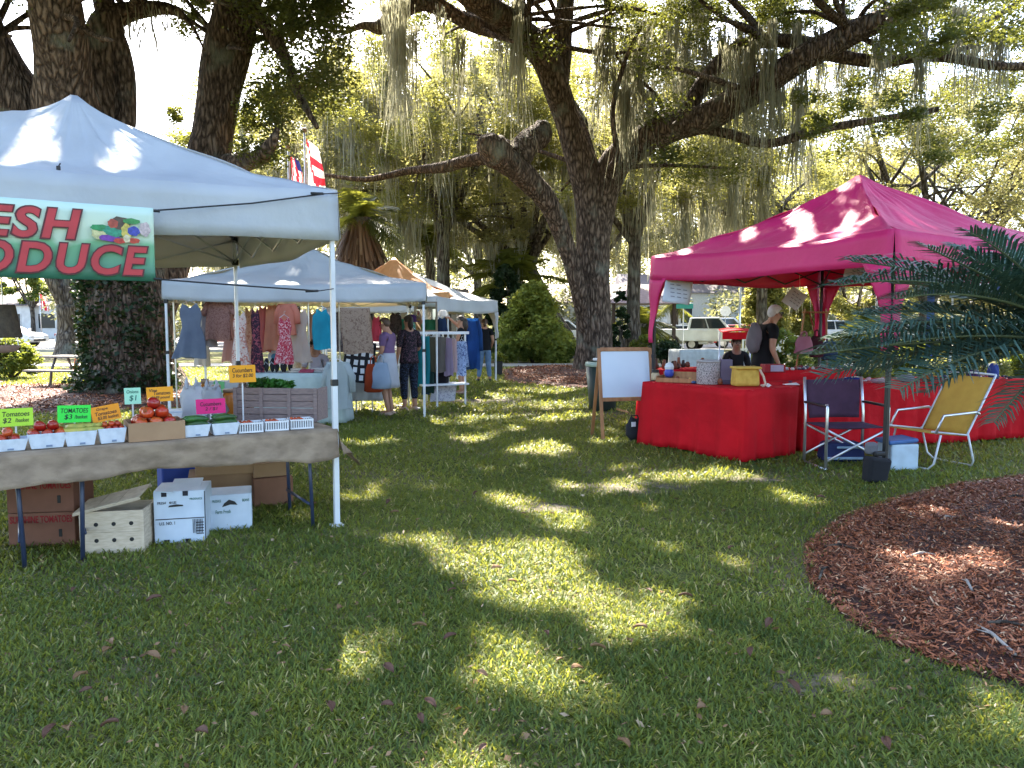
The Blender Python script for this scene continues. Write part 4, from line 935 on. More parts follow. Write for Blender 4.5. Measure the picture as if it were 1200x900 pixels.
# bags, jars at the back
def bag(label, px, y, depth, w_, h, m_, seed, handles=True, z=None, name='plastic_bag', cat='bag', d=.5, rz=0, group=None):
    p_ = D(px, y, depth) if z is None else Vector((D(px, 400, depth).x, depth, z)); o = thing(name, label, cat, p_, rz, group); m = MB(); nn = 16; prof = [(.35, 0), (.49, .04), (.5, .3), (.46, .6), (.40, .8), (.34, .92), (.30, 1.0)]
    vs = []
    for k, (r_, z_) in enumerate(prof):
        for j in range(nn):
            a = 2*math.pi*j/nn; f = 1+(.42 if handles == 2 else .16)*mnoise.noise(Vector((math.cos(a)*2+seed, math.sin(a)*2, z_*5)))*2
            vs.append((r_*w_*math.cos(a)*f, r_*w_*d*math.sin(a)*f*(1-.5*z_), z_*h))
    fs = [(i*nn+j, i*nn+(j+1) % nn, (i+1)*nn+(j+1) % nn, (i+1)*nn+j) for i in range(len(prof)-1) for j in range(nn)]+[tuple(range(nn))[::-1]]
    m.add(vs, fs); m.build('pouch', m_, o, smooth=True, solid=.002)
    if handles == 2:
        for sg in (-1, 1): MB().tube([(sg*w_*.12, 0, h*.9), (sg*w_*.2, .01, h*1.08), (sg*w_*.17, 0, h*1.22)], [.045, .03, .006], 8, flat=.35).build('knotted_ear', m_, o, smooth=True)
    elif handles:
        m = MB()
        for sg in (-1, 1): m.tube([(-w_*.16, sg*.02, h*.97), (-w_*.12, sg*.02, h*1.22), (0, sg*.015, h*1.3), (w_*.12, sg*.02, h*1.22), (w_*.16, sg*.02, h*.97)], .006, 6)
        m.build('handle', m_, o, smooth=True)
    return o
M['bag_white'] = mat('thin_white_plastic', (.66, .68, .74), .35, c2=(.52, .54, .62), scale=14, bump=.6, bscale=18, trans=.35)
bag('crumpled white plastic bag on the table between tomatoes and cucumbers', 222, 487, 6.0, .20, .30, M['bag_white'], 1, handles=2, z=TT+.012)
bag('white plastic bag standing behind the pink price card', 246, 480, 6.25, .22, .27, M['bag_white'], 2, handles=2, z=TT+.012)
bag('small patterned paper bag beside the slatted crate', 283, 480, 6.35, .12, .28, fabric('floral_bag', 'b8a79c', '6a4238', 'print', 40), 3, z=TT+.012)
M['honey'] = mat('honey', (.45, .16, .02), .15, trans=.3, tcol=(.7, .3, .03)); M['lid_gold'] = mat('jar_lid', (.28, .18, .12), .4)
def jar(label, px, depth, r_, h, mm_, lid=M['lid_gold'], z=TT+.012, group=None, lidr=.85):
    p_ = D(px, 450, depth); o = thing('jar', label, 'jar', (p_.x, p_.y, z), 0, group)
    MB().lathe([(r_*.9, 0), (r_, .01), (r_, h*.75), (r_*.75, h*.88)], n=18).build('glass', mm_, o, smooth=True)
    MB().lathe([(r_*lidr, h*.88), (r_*lidr, h), (r_*lidr*.9, h*1.01)], n=18).build('lid', lid, o, smooth=True); return o
jar('tall amber jar of honey beside the white plastic bag', 253, 6.55, .045, .26, M['honey'])
jar('orange jar behind the pink card, nearer the crate', 268, 6.6, .06, .22, mat('orange_preserve', (.6, .2, .03), .3))
jar('small brown jar behind the baskets at the back of the table', 240, 6.7, .04, .30, M['honey'])
o = thing('storage_tub', 'grey and green plastic tub behind the honey jars', 'tub', (*D(262, 450, 7.6)[:2], 0), .1)
MB().box((0, 0, .88), (.42, .3, .18), bev=.01, taper=1.05).build('body', mat('tub_grey', (.38, .40, .44), .4), o); MB().box((0, -.16, .90), (.10, .012, .16)).build('label_strip', mat('tub_green', (.12, .42, .16), .5), o)
MB().box((0, 0, .39), (.5, .34, .78), bev=.01).build('stand', M['card'], o)
o = thing('foam_tray', 'flat white foam tray behind the big tomatoes', 'tray', (*D(197, 478, 6.0)[:2], TT+.012), ANG); MB().box((0, 0, .05), (.30, .2, .09), bev=.01, taper=1.05).build('tray', M['plast_white'], o)
MB().box((0, 0, .1), (.31, .21, .012), bev=.003).build('lid', M['wax_white'], o)
# price cards
def card(label, px, py, t_, w_, h, c, lines, tilt=0, zz=None, rz=0, ink='ink', legs=True):
    s = sat(px, t_, TT+.2); lo, hi = TT, 1.6
    for _ in range(30):
        mi_ = (lo+hi)/2
        if proj(tab(s, t_, mi_))[1] > py: lo = mi_
        else: hi = mi_
    z = (lo+hi)/2; o = put('price_card', label, 'price card', s, t_, TT+.012, rz=rz, group='hand written price cards'); zc = z-TT-.012
    rot = Matrix.Rotation(tilt, 3, 'Y') @ Matrix.Rotation(R(-8), 3, 'X')
    MB().box((0, 0, zc), (w_, .004, h), rot=rot).build('card', mat('card_'+c, hx(c), .7, scale=2, c2=tuple(v*.9 for v in hx(c))), o)
    m = MB(); m.tube([(0, .012, 0), (0, .010, zc-h*.3)], .006, 8); m.box((0, .0, .004), (.07, .06, .006)); m.build('stand', M['plast_white'], o)
    for i, (tx, fx, z0, z1, x0, x1) in enumerate(lines):
        e = text('handwriting', tx, M[ink], o, x0*w_, x1*w_, z0*h, z1*h, 0, .0004, .008, .15)
        e.location = (0, 0, zc); e.rotation_euler = rot.to_euler(); e.location = rot @ Vector((0, -.0035, 0))+Vector((0, 0, zc))
    return o
LT = [('Tomatoes', 0, .05, .33, -.36, .40), ('$2', 0, -.34, -.02, -.36, -.12), ('/basket', 0, -.28, -.06, -.02, .38)]
card('yellow green price card cut close to the left picture edge', 18, 489, .33, .195, .115, 'B5E33C', LT)
card('bright green price card for tomatoes over the squash basket', 87, 485, .33, .195, .115, '3CE54A', [('TOMATOES', 0, .05, .33, -.40, .42), ('$3', 0, -.34, -.02, -.30, -.06), ('/basket', 0, -.28, -.06, .0, .40)], tilt=R(2))
card('tilted orange price card over the small red tomatoes', 124, 484, .33, .175, .105, 'F2991A', [('Grape', 0, .18, .40, -.30, .10), ('Tomatoes', 0, -.10, .14, -.38, .38), ('$3.00 basket', 0, -.40, -.16, -.32, .42)], tilt=R(-9))
card('small pale mint price card left of the orange one', 156, 464, .42, .105, .115, 'A9E3C4', [('Onions', 0, .16, .36, -.36, .36), ('$1', 0, -.34, .04, -.22, .24)], ink='ink_green')
card('orange price card standing over the big tomatoes', 188, 462, .42, .175, .105, 'F5A31B', [('Vine', 0, .18, .38, -.40, -.10), ('Tomatoes', 0, -.04, .20, -.24, .40), ('$1.99 pound', 0, -.36, -.12, -.34, .36)], tilt=R(-1))
card('orange price card standing above the slatted crate', 285, 438, .62, .20, .135, 'F7A614', [('Cucumbers', 0, .08, .34, -.38, .38), ('3 for $2.00', 0, -.24, .0, -.38, .40)])
card('hot pink price card behind the cucumbers', 247, 476, .36, .205, .108, 'DF1D74', [('Cucumbers', 0, .02, .30, -.36, .36), ('2 / $1', 0, -.32, -.06, -.20, .22)], tilt=R(0))
# hanging scale at the left edge
hp = D(4, 376, 5.6); o = thing('hanging_scale', 'dark tapered hanging scale with a shallow pan at the left picture edge', 'scale', (hp.x, hp.y, 0))
MB().lathe([(.075, 1.68), (.08, 1.67), (.115, 1.45), (.11, 1.44)], n=24).build('body', mat('scale_brown', (.05, .035, .028), .6, scale=30, c2=(.09, .07, .05), bump=.5, bscale=80), o, smooth=True)
MB().lathe([(.03, 1.33), (.08, 1.345), (.10, 1.38), (.104, 1.385)], n=24, cap=False).build('pan', mat('pan_pinkish', (.45, .30, .27), .4), o, smooth=True)
m = MB(); m.tube([(0, 0, 1.68), (0, 0, 2.25)], .004, 6)
for k in range(3): a = k*2.1; m.tube([(.09*math.cos(a), .09*math.sin(a), 1.45), (.10*math.cos(a), .10*math.sin(a), 1.385)], .003, 5)
m.build('chain', M['alu'], o)

# ---------------------------------------------------------------- boxes under the table
def slotbox(name, label, px, pyb, w_, h, d, m_, rz=0, z=0, holes=(), group=None, depth=None, hm=M['black'], lid=None):
    p_ = G(px, pyb) if depth is None else Vector((D(px, 450, depth).x, depth, 0)); o = thing(name, label, 'box', (p_.x, p_.y, z), ANG+rz, group)
    MB().box((0, d/2, h/2), (w_, d, h), bev=.006).build('carton', m_, o)
    for (hx_, hz, hw, hh) in holes:
        mm = MB(); mm.box((hx_, -.0015, hz), (hw, .006, hh), bev=min(hw, hh)*.3); mm.build('hand_hole', hm, o)
    return o
b1 = slotbox('tomato_carton', 'brown tomato carton with red print, lower of the stack at the left', 50, 640, .43, .235, .36, M['card_red'], rz=-.42, holes=[(-.14, .09, .022, .055), (.12, .09, .022, .055)], group='tomato cartons')
text('lettering', 'SUNSHINE TOMATOES', M['red_print'], b1, -.20, .20, .165, .215, -.003, .0006, .02)
b2 = slotbox('tomato_carton', 'brown tomato carton with red print, second from the bottom of the stack', 50, 640, .43, .235, .36, M['card_red'], rz=-.42, z=.238, holes=[(-.14, .09, .022, .055), (.12, .09, .022, .055)], group='tomato cartons')
text('lettering', 'SUNSHINE TOMATOES', M['red_print'], b2, -.20, .20, .165, .215, -.003, .0006, .02)
b3 = slotbox('tomato_carton', 'dark tomato carton topmost of the stack, half hidden by the burlap', 52, 638, .42, .16, .36, M['card_red'], rz=-.42, z=.476, group='tomato cartons')
MB().box((0, -.002, .13), (.42, .004, .05)).build('red_band', M['red_print'], b3)
# wooden crate
p_ = G(133, 648); o = thing('wooden_crate', 'pale wooden crate with six round holes and its lid askew', 'crate', (p_.x, p_.y, 0), ANG-.38)
w_, h, d = .40, .29, .30
for y in (0, d):
    m = MB()
    for k in range(2): m.box((0, y, .072+k*.1445), (w_, .010, .143))
    m.build('long_side', M['wood_crate'], o)
m = MB()
for x in (-w_/2+.005, w_/2-.005):
    m = MB()
    for k in range(2): m.box((x, d/2, .072+k*.1445), (.010, d-.012, .143))
    m.build('end_side', M['wood_crate'], o)
m = MB()
for x in (-w_/2+.011, w_/2-.011): m.box((x, -.009, h/2), (.022, .007, h))
m.build('corner_batten', M['wood_crate'], o)
for x in (-.10, .01, .12):
    for z in (.09, .20):
        mm = MB(); mm.tube([(x, -.0065, z), (x, -.0045, z)], .014, 14); mm.build('round_hole', M['black'], o)
m = MB(); rot = Matrix.Rotation(R(-13), 3, 'Y') @ Matrix.Rotation(R(4), 3, 'X')
for k in range(3): m.box(Vector((-.03, .14, .342))+rot @ Vector(((k-1)*.142, 0, 0)), (.138, .34, .010), rot=rot)
m.box(Vector((-.03, .14, .335))+rot @ Vector((0, -.155, -.004)), (.43, .022, .012), rot=rot); m.box(Vector((-.03, .14, .335))+rot @ Vector((0, .155, -.004)), (.43, .022, .012), rot=rot)
m.build('lid', M['wood_crate'], o, bev=.002)
# white waxed cartons
def waxbox(label, px, py, w_, h, d, rz, seed, dark_seam=True, txt=()):
    o = slotbox('waxed_carton', label, px, py, w_, h, d, M['wax_white'], rz=rz, group='white waxed cartons'); m = MB()
    if dark_seam: m.box((0, -.001, h*.47), (w_*.94, .004, .006)); m.box((w_/2-.004, -.0015, h*.5), (.006, .004, h*.96))
    if seed == 1:
        for x in (-.10, .04): m.box((x, -.001, h-.018), (.035, .006, .034)); m.box((x+.01, -.001, .014), (.035, .006, .026))
        for z in range(3): m.box((-w_/2-.001, .06+z*.07, h-.05), (.005, .035, .03))
    m.build('dark_slots', M['ink'], o)
    m = MB()
    if seed == 1: m.add([(-.075, -.004, h*.70), (.025, -.004, h*.71), (.022, -.004, h*.735), (-.02, -.004, h*.75), (-.065, -.004, h*.735)], [(0, 1, 2, 3, 4)])
    else: m.add([(-.06, -.004, h*.66), (-.045, -.004, h*.76), (-.01, -.004, h*.86), (.03, -.004, h*.80), (.05, -.004, h*.70), (.0, -.004, h*.72)], [(0, 1, 2, 3, 4, 5)])
    m.build('hand_hole', M['black'], o, solid=.002)
    for s_, x0, x1, z0, z1, k in txt: text('lettering', s_, M[k], o, x0*w_, x1*w_, z0*h, z1*h, -.003, .0006, .01)
    return o
wb = waxbox('white waxed carton with blue black print standing next to the pale wooden crate', 212, 636, .34, .37, .34, -.32, 1, txt=[('FRESH', -.42, -.26, .76, .81, 'ink'), ('40 LBS', -.20, -.06, .76, .81, 'ink'), ('PRODUCE', .20, .44, .82, .86, 'ink_green'), ('U.S. NO. 1', -.40, -.10, .36, .42, 'ink')])
m = MB()
for k in range(7): m.box((.085+k*.010, -.002, .115), (.004, .003, .10))
for k in range(5): m.box((.13, -.0025, .06+k*.02), (.05, .003, .006))
m.build('stamp', M['ink'], wb)
m = MB(); m.box((.02, .2, .378), (.20, .22, .008), rot=Matrix.Rotation(R(10), 3, 'X')); m.box((-.10, .12, .374), (.12, .3, .006), rot=Matrix.Rotation(R(6), 3, 'Y')); m.build('flap', M['wax_white'], wb)
waxbox('shorter white waxed carton with a ragged hand hole', 271, 621, .30, .27, .30, -.25, 2, dark_seam=False, txt=[('PRODUCE', -.42, -.22, .80, .87, 'ink_green'), ('Farm Fresh', -.35, .0, .48, .58, 'ink_green'), ('BEANS', .28, .44, .78, .86, 'ink_green')])
slotbox('cardboard_box', 'plain brown box behind the white waxed cartons, lower one', 255, 600, .50, .28, .35, M['card'], depth=6.35, rz=-.2, group='plain brown boxes under the table')
slotbox('cardboard_box', 'plain brown box on top, showing two hand holes', 262, 600, .48, .19, .32, M['card'], depth=6.33, rz=-.2, z=.283, holes=[(-.05, .10, .03, .04), (.14, .12, .03, .02)], group='plain brown boxes under the table')
slotbox('cardboard_box', 'reddish brown box on the grass beside the braced table legs', 318, 600, .32, .24, .3, M['card_red'], depth=6.42, rz=-.1, group='plain brown boxes under the table')
slotbox('cardboard_box', 'open flat box stacked on the reddish brown one', 316, 600, .30, .12, .28, M['card'], depth=6.45, rz=-.1, z=.243, group='plain brown boxes under the table')
o = thing('blue_cooler', 'small blue cooler half hidden behind the white waxed carton', 'cooler', (*D(203, 450, 6.75)[:2], 0), ANG); MB().box((0, 0, .24), (.28, .3, .42), bev=.02).build('body', mat('cooler_blue', (.02, .06, .32), .4), o); MB().box((0, 0, .47), (.29, .31, .05), bev=.015).build('lid', mat('cooler_blue_lid', (.02, .05, .26), .4), o); MB().box((-.16, 0, .40), (.02, .2, .06)).build('handle', M['black'], o)

# ================================================================= CLOTHES TENT
FL, FR = Vector((-5.25, 11.6)), Vector((-1.38, 12.4)); w2 = Vector((-(FR-FL).y, (FR-FL).x)).normalized()*3.05
tent2, t2c = tent('market_tent', 'white tent full of hanging dresses, second tent on the left', [FR, FR+w2, FL+w2, FL], 1.90, 2.18, 2.88, M['canopy_white'], M['white_metal'], 'market tent', seed=3, sag=.08)
F3 = [Vector(D(512, 400, 17.2)[:2]), Vector(D(583, 400, 20.5)[:2])]; w3 = Vector((-(F3[1]-F3[0]).y, (F3[1]-F3[0]).x)).normalized()*3.0
tent3, _ = tent('market_tent', 'farthest white tent on the left, with its sloped roof end showing', [F3[0], F3[1], F3[1]+w3, F3[0]+w3], 1.82, 2.13, 2.75, M['canopy_white'], M['white_metal'], 'market tent', seed=5, sag=.05, drape=.7)
oc = D(462, 310, 19.5); c4 = [Vector((oc.x+a*1.5, oc.y+b_*1.5)) for a, b_ in ((1, -1), (1, 1), (-1, 1), (-1, -1))]
tent('market_tent', 'orange roofed tent peeping over the clothes tent', c4, 1.95, 2.25, 3.15, mat('canopy_orange', (.72, .36, .13), .6, trans=.3, tcol=(.8, .4, .15)), M['white_metal'], 'market tent', seed=6)
# side wall at back of the clothes tent: a long sheet of pale fabric
def garment(name, label, px, ytop, ybot, wpx, depth, m_, kind='dress', cat='dress', rz=0, seed=0, group='clothes for sale'):
    """hung on a hanger: a hollow cloth shape with folds"""
    top = D(px, ytop, depth); ht = (ybot-ytop)*depth/900; w_ = wpx*depth/900; o = thing(name, label, cat, (top.x, top.y, top.z-ht), rz, group)
    prof = {'dress': lambda t_: (.40+.22*math.sin(math.pi*t_/.42) if t_ < .38 else .45+.5*((t_-.38)/.62)**.8), 'top': lambda t_: .8+.2*t_, 'shirt': lambda t_: .9+.1*t_, 'strap': lambda t_: (.5 if t_ < .12 else .75)+.25*t_, 'pants': lambda t_: .8+.1*t_, 'wide': lambda t_: .95}[kind]
    m = MB(); nn = 24; K = 12; vs = []
    for k in range(K+1):
        t_ = k/K; W_ = w_*.5*prof(t_); dp = (.03+.05*t_)*(1 if kind != 'wide' else .6); z = ht*(1-t_)
        for j in range(nn):
            a = 2*math.pi*j/nn; f = 1+.30*math.sin(a*7+seed+t_*2)*t_; x = W_*math.cos(a)*(1+.07*math.sin(a*5+seed+t_*3))+.05*w_*math.sin(t_*4+seed)*t_; y = dp*math.sin(a)*f+.018*math.sin(x*34+seed+t_*2)*t_
            zz = z + .02*ht*math.sin(a*3+seed)*t_ - (.10*ht*(1-abs(math.cos(a)))**1.5 if k == 0 and kind in ('strap', 'dress') else 0)*1.0
            vs.append((x, y, zz))
    fs = [(i*nn+j, i*nn+(j+1) % nn, (i+1)*nn+(j+1) % nn, (i+1)*nn+j) for i in range(K) for j in range(nn)]
    m.add(vs, fs)
    if kind == 'shirt' or kind == 'top':
        for sg in (-1, 1): m.tube([(sg*w_*.36, 0, ht*.95), (sg*w_*.55, .01, ht*.72), (sg*w_*.62, 0, ht*(.35 if kind == 'shirt' else .62))], [.05, .05, .045], 8)
    m.build('cloth', m_, o, smooth=True)
    h = MB(); h.tube([(-w_*.22, 0, ht*.99), (0, 0, ht+.045), (w_*.22, 0, ht*.99)], .005, 6); h.tube([(0, 0, ht+.04), (0, 0, ht+.085), (.018, 0, ht+.10), (.02, 0, ht+.085)], .0025, 5); h.build('hanger', M['alu'], o); return o
GM = [
 ('dress', 'long grey blue dress at the left end of the clothes tent', 222, 356, 419, 42, 11.6, fabric('fab1', '7d8799', '667084'), 'dress', 'dress'),
 ('dress', 'pale grey dress behind the grey blue one', 243, 362, 405, 26, 12.0, fabric('fab2', 'a8a0a4', '8d868c'), 'dress', 'dress'),
 ('lace_top', 'taupe pink lace top hanging high', 256, 352, 398, 32, 11.9, fabric('fab3', 'b08478', '8a5f55', 'print', 30), 'top', 'top'),
 ('dress', 'white dress with faint coral flowers', 281, 366, 432, 24, 11.7, fabric('fab4', 'e6d8cf', 'c98070', 'print', 16), 'dress', 'dress'),
 ('dress', 'dark dress with pink flowers beside the tent pole', 299, 362, 440, 18, 11.8, fabric('fab5', '38263a', 'b25a66', 'print', 14), 'dress', 'dress'),
 ('dress', 'plain coral pink dress', 308, 358, 412, 15, 12.3, fabric('fab6', 'd97f78'), 'strap', 'dress'),
 ('dress', 'plain peach dress next to the coral one', 318, 357, 410, 20, 12.2, fabric('fab7', 'e5a283'), 'strap', 'dress'),
 ('dress', 'red and white floral sundress', 333, 372, 426, 24, 11.6, fabric('fab8', 'c22a48', 'e9c3c6', 'print', 22), 'dress', 'dress'),
 ('top', 'salmon top hanging above the floral sundress', 336, 356, 392, 22, 12.0, fabric('fab9', 'e2917a'), 'shirt', 'top'),
 ('dress', 'cream lace dress left of the turquoise top', 352, 362, 424, 26, 12.1, fabric('fab10', 'dccabd', 'c7b2a4'), 'dress', 'dress'),
 ('tank_top', 'bright turquoise sleeveless top', 377, 362, 409, 27, 11.4, fabric('fab11', '1f9fb8', '17859f'), 'strap', 'top'),
 ('shawl', 'beige floral shawl hanging right of the near tent pole', 417, 361, 414, 36, 12.2, fabric('fab12', 'b59c88', '8f7565', 'print', 18), 'wide', 'shawl'),
 ('tank_top', 'hot coral top beside the beige shawl', 441, 371, 400, 13, 12.8, fabric('fab13', 'e8566a'), 'strap', 'top'),
 ('dress', 'brown plaid dress behind the woman in purple', 463, 366, 392, 16, 13.6, fabric('fab14', '5d4c42', '3a2f2a', 'print', 20), 'strap', 'dress'),
 ('top', 'mint green top behind the woman in black flowers', 475, 374, 400, 16, 14.2, fabric('fab15', '3f8f76'), 'shirt', 'top'),
 ('dress', 'rose pink dress hanging beside the mirror', 484, 386, 430, 12, 14.0, fabric('fab16', 'c87a78'), 'dress', 'dress'),
 ('jacket', 'pale grey jacket hanging on the near side of the clothes tent', 396, 424, 479, 30, 11.3, fabric('fab17', 'b9c2c4', 'a3adaf'), 'shirt', 'jacket'),
 ('romper', 'navy romper on a white torso form', 518, 372, 391, 13, 15.4, fabric('fab18', '23385c'), 'strap', 'romper'),
 ('dress', 'long royal blue dress hanging under the far tent', 554, 373, 432, 16, 17.0, fabric('fab19', '1d4f8c', '143a68'), 'shirt', 'dress'),
]
GM += [
 ('dress', 'ivory dress hung deep inside between the grey and the taupe ones', 236, 366, 428, 20, 13.4, fabric('fc1', 'd8cfc6'), 'dress', 'dress'),
 ('dress', 'dusty rose dress hung deep inside behind the near tent back pole', 270, 364, 424, 22, 13.6, fabric('fc2', 'c79a92'), 'dress', 'dress'),
 ('dress', 'pale blush long dress in the back row right of the tent pole', 292, 360, 434, 20, 13.8, fabric('fc3', 'e3c4b8', 'c9958a', 'print', 14), 'dress', 'dress'),
 ('dress', 'long off white lace dress in the back row by the salmon top', 345, 364, 436, 22, 13.6, fabric('fc4', 'e6ddd4', 'cdbfb4', 'print', 30), 'dress', 'dress'),
 ('blouse', 'light apricot blouse in the back row behind the peach dress', 325, 358, 398, 22, 13.2, fabric('fc5', 'e9b08e'), 'shirt', 'blouse'),
 ('dress', 'pale pink dress in the back row behind the turquoise top', 366, 364, 426, 20, 13.4, fabric('fc6', 'dcb8b0'), 'dress', 'dress'),
 ('blouse', 'grey print blouse hung left of the beige shawl', 399, 366, 412, 22, 13.2, fabric('fc7', '9a8f92', '6f666c', 'print', 24), 'shirt', 'blouse'),
 ('dress', 'sand coloured long dress behind the card display', 430, 370, 428, 20, 13.6, fabric('fc8', 'b59a84'), 'dress', 'dress'),
 ('dress', 'red patterned dress at the right inner corner of the clothes tent', 449, 392, 440, 12, 13.4, fabric('fc9', '8e4a42', 'c9a59a', 'print', 20), 'dress', 'dress'),
]
for i, (nm, lb, px, yt, yb, wp, dp, mm_, kd, ct) in enumerate(GM): garment(nm, lb, px, yt, yb, wp, dp, mm_, kd, ct, rz=.25*math.sin(i*3), seed=i)
def rail(label, pxa, pxb, depa, depb, h, legs=True):
    a, b_ = D(pxa, 400, depa), D(pxb, 400, depb); o = thing('clothes_rail', label, 'clothes rail', (a.x, a.y, 0)); d = Vector((b_.x-a.x, b_.y-a.y, 0)); m = MB(); m.tube([(0, 0, h), d+Vector((0, 0, h))], .012, 8); m.build('rail', M['alu'], o)
    for e in (Vector(), d):
        m = MB(); m.tube([e+Vector((0, 0, .03)), e+Vector((0, 0, h))], .014, 8); m.tube([e+Vector((-.25, .25, .02)), e+Vector((.25, -.25, .02))], .014, 8); m.build('post', M['alu'], o)
    return o
rail('long chrome clothes rail carrying the dresses', 205, 362, 12.0, 12.3, 1.98)
rail('short clothes rail right of the near tent pole', 398, 478, 12.6, 13.9, 1.90)
# long table with sage cloth and things on it
def clothtable(name, label, a, b_, d, h, m_, drop=None, seed=0, front=True, cat='table'):
    """a,b_: front ends on the ground; d: depth away; cloth to the ground"""
    a = Vector((a[0], a[1], 0)); b_ = Vector((b_[0], b_[1], 0)); L = (b_-a).length; ang = math.atan2((b_-a).y, (b_-a).x); o = thing('draped_table', label, cat, a, ang); drop = drop or h-.02
    m = MB(); m.box((L/2, d/2, h-.02), (L-.02, d-.02, .03), bev=.006); m.build('tabletop', M['plast_white'], o)
    for x in (.15, L-.15):
        for y in (.08, d-.08): MB().tube([(x, y, .0), (x, y, h-.03)], .014, 8).build('leg', M['alu'], o)
    c = MB(); c.grid(lambda u, v: (u*L, v*d, h+.004+.002*math.sin(u*31+v*17)), 24, 8)
    per = []
    for (p0, p1, nr) in (((0, 0), (L, 0), (0, -1)), ((L, 0), (L, d), (1, 0)), ((L, d), (0, d), (0, 1)), ((0, d), (0, 0), (-1, 0))):
        p0, p1, nr = Vector(p0), Vector(p1), Vector(nr); n_ = max(6, int((p1-p0).length*24))
        for q_ in range(n_):
            t_ = q_/n_; prev = Vector((nr.y, -nr.x)); prev = -Vector((-nr.y, nr.x)) if False else Vector((nr.y, -nr.x))
            per.append((p0.lerp(p1, t_), nr if q_ else None))
    N_ = len(per); vs = []; s_ = 0
    for k in range(11):
        v = k/10; s_ = 0
        for i_ in range(N_):
            pt, nr = per[i_]
            if nr is None: nr = ((per[i_-1][1] or Vector((0, 0)))+(per[(i_+1) % N_][1] or Vector((0, 0))))
            s_ += 1/24; wv_ = .016*math.sin(s_*19+seed)+.010*math.sin(s_*43+seed*2)+.014*math.sin(s_*7)
            q2_ = pt+nr*(.006+v*(.03+wv_*1.2)); vs.append((q2_.x, q2_.y, h+.004-v*(drop+.012*math.sin(s_*5+seed))))
    c.add(vs, [(k*N_+i_, k*N_+(i_+1) % N_, (k+1)*N_+(i_+1) % N_, (k+1)*N_+i_) for k in range(10) for i_ in range(N_)])
    cl = c.build('tablecloth', m_, None, smooth=True, solid=.003); cl.location = a; cl.rotation_euler = (0, 0, ang)
    tag(cl, m_['lab'], 'tablecloth'); return o, a, ang, L
sage = mat('sage_cloth', (.46, .54, .52), .85, c2=(.38, .46, .45), bump=.3, bscale=9, trans=.15); sage['lab'] = 'pale sage cloth draped over the table inside the clothes tent'
clothtable('draped_table', 'long table under a sage cloth inside the clothes tent', D(268, 400, 11.5)[:2], D(402, 400, 11.6)[:2], .75, .78, sage, seed=2)
pale = mat('pale_grey_cloth', (.55, .57, .58), .85, c2=(.46, .48, .49), bump=.3, bscale=9, trans=.15); pale['lab'] = 'greyish cloth hanging from the table below the card display'
clothtable('draped_table', 'table below the card display right of the near tent pole', D(408, 400, 12.9)[:2], D(447, 400, 13.2)[:2], .7, .76, pale, seed=4, drop=.55)
# earring card display
p_ = D(421, 436, 12.6); o = thing('earring_display', 'leaning black board covered with white jewellery cards', 'display board', (p_.x, p_.y, .55), R(8))
rot = Matrix.Rotation(R(-14), 3, 'X'); MB().box((0, 0, .35), (.50, .02, .68), rot=rot @ Matrix.Rotation(R(6), 3, 'Y')).build('board', M['black_cloth'], o)
for i in range(4):
    for j in range(5):
        mm = MB(); rr_ = rot @ Matrix.Rotation(R(6), 3, 'Y'); c = Vector((0, 0, .35))+rr_ @ Vector((-.18+i*.12+.01*math.sin(i*j), -.014, -.27+j*.135+.01*math.sin(i+j*2))); mm.box(c, (.065, .004, .085), rot=rr_ @ Matrix.Rotation(.1*math.sin(i*5+j), 3, 'Y')); mm.build('white_card', M['plast_white'], o)
# shoes on the sage table
m0 = None
for i, px in enumerate((316, 328, 337)):
    p_ = D(px, 436, 11.8); o = thing('shoe_pair', 'dark pair of sandals propped on the sage cloth, %s of three' % ['leftmost', 'middle', 'rightmost'][i], 'shoes', (p_.x, p_.y, .79), .3*i, 'sandals on the sage table')
    for sx_ in (-.045, .045):
        MB().blob((sx_, 0, .11), .11, i, 10, .06, (.36, .22, 1)).build('sole', M['black_cloth'], o, smooth=True); MB().tube([(sx_-.03, -.02, .12), (sx_, -.05, .16), (sx_+.03, -.02, .12)], .008, 6).build('strap', M['car_silver'], o)
for i, (px, w_, h, c) in enumerate([(360, .22, .05, 'c25a72'), (375, .3, .07, 'd8d3cf'), (392, .2, .05, 'c9b06a'), (345, .16, .06, 'efe7dd')]):
    p_ = D(px, 436, 11.75+.1*(i % 2)); o = thing('folded_cloth', ['folded pink cloth', 'folded white cloth', 'folded mustard cloth', 'folded cream cloth'][i]+' lying on the sage table', 'cloth', (p_.x, p_.y, .787), .2*i)
    MB().box((0, 0, h*.25), (w_, .2, h*.45), bev=.012).build('lower_fold', fabric('fold%d' % i, c), o); MB().box((0.01, .01, h*.75), (w_*.95, .19, h*.45), bev=.012).build('upper_fold', bpy.data.materials['fold%d' % i], o)
o = thing('name_badge_stand', 'small white round sign with a blue mark behind the sandals', 'sign', (*D(322, 418, 12.4)[:2], 0)); MB().tube([(0, 0, 0), (0, 0, .9)], .01, 6).build('post', M['alu'], o); MB().tube([(0, -.01, 1.0), (0, .0, 1.0)], .11, 20).build('disc', M['plast_white'], o); MB().tube([(0, -.016, 1.0), (0, -.011, 1.0)], .055, 16).build('blue_mark', mat('blue_mark', (.05, .25, .45), .6), o)
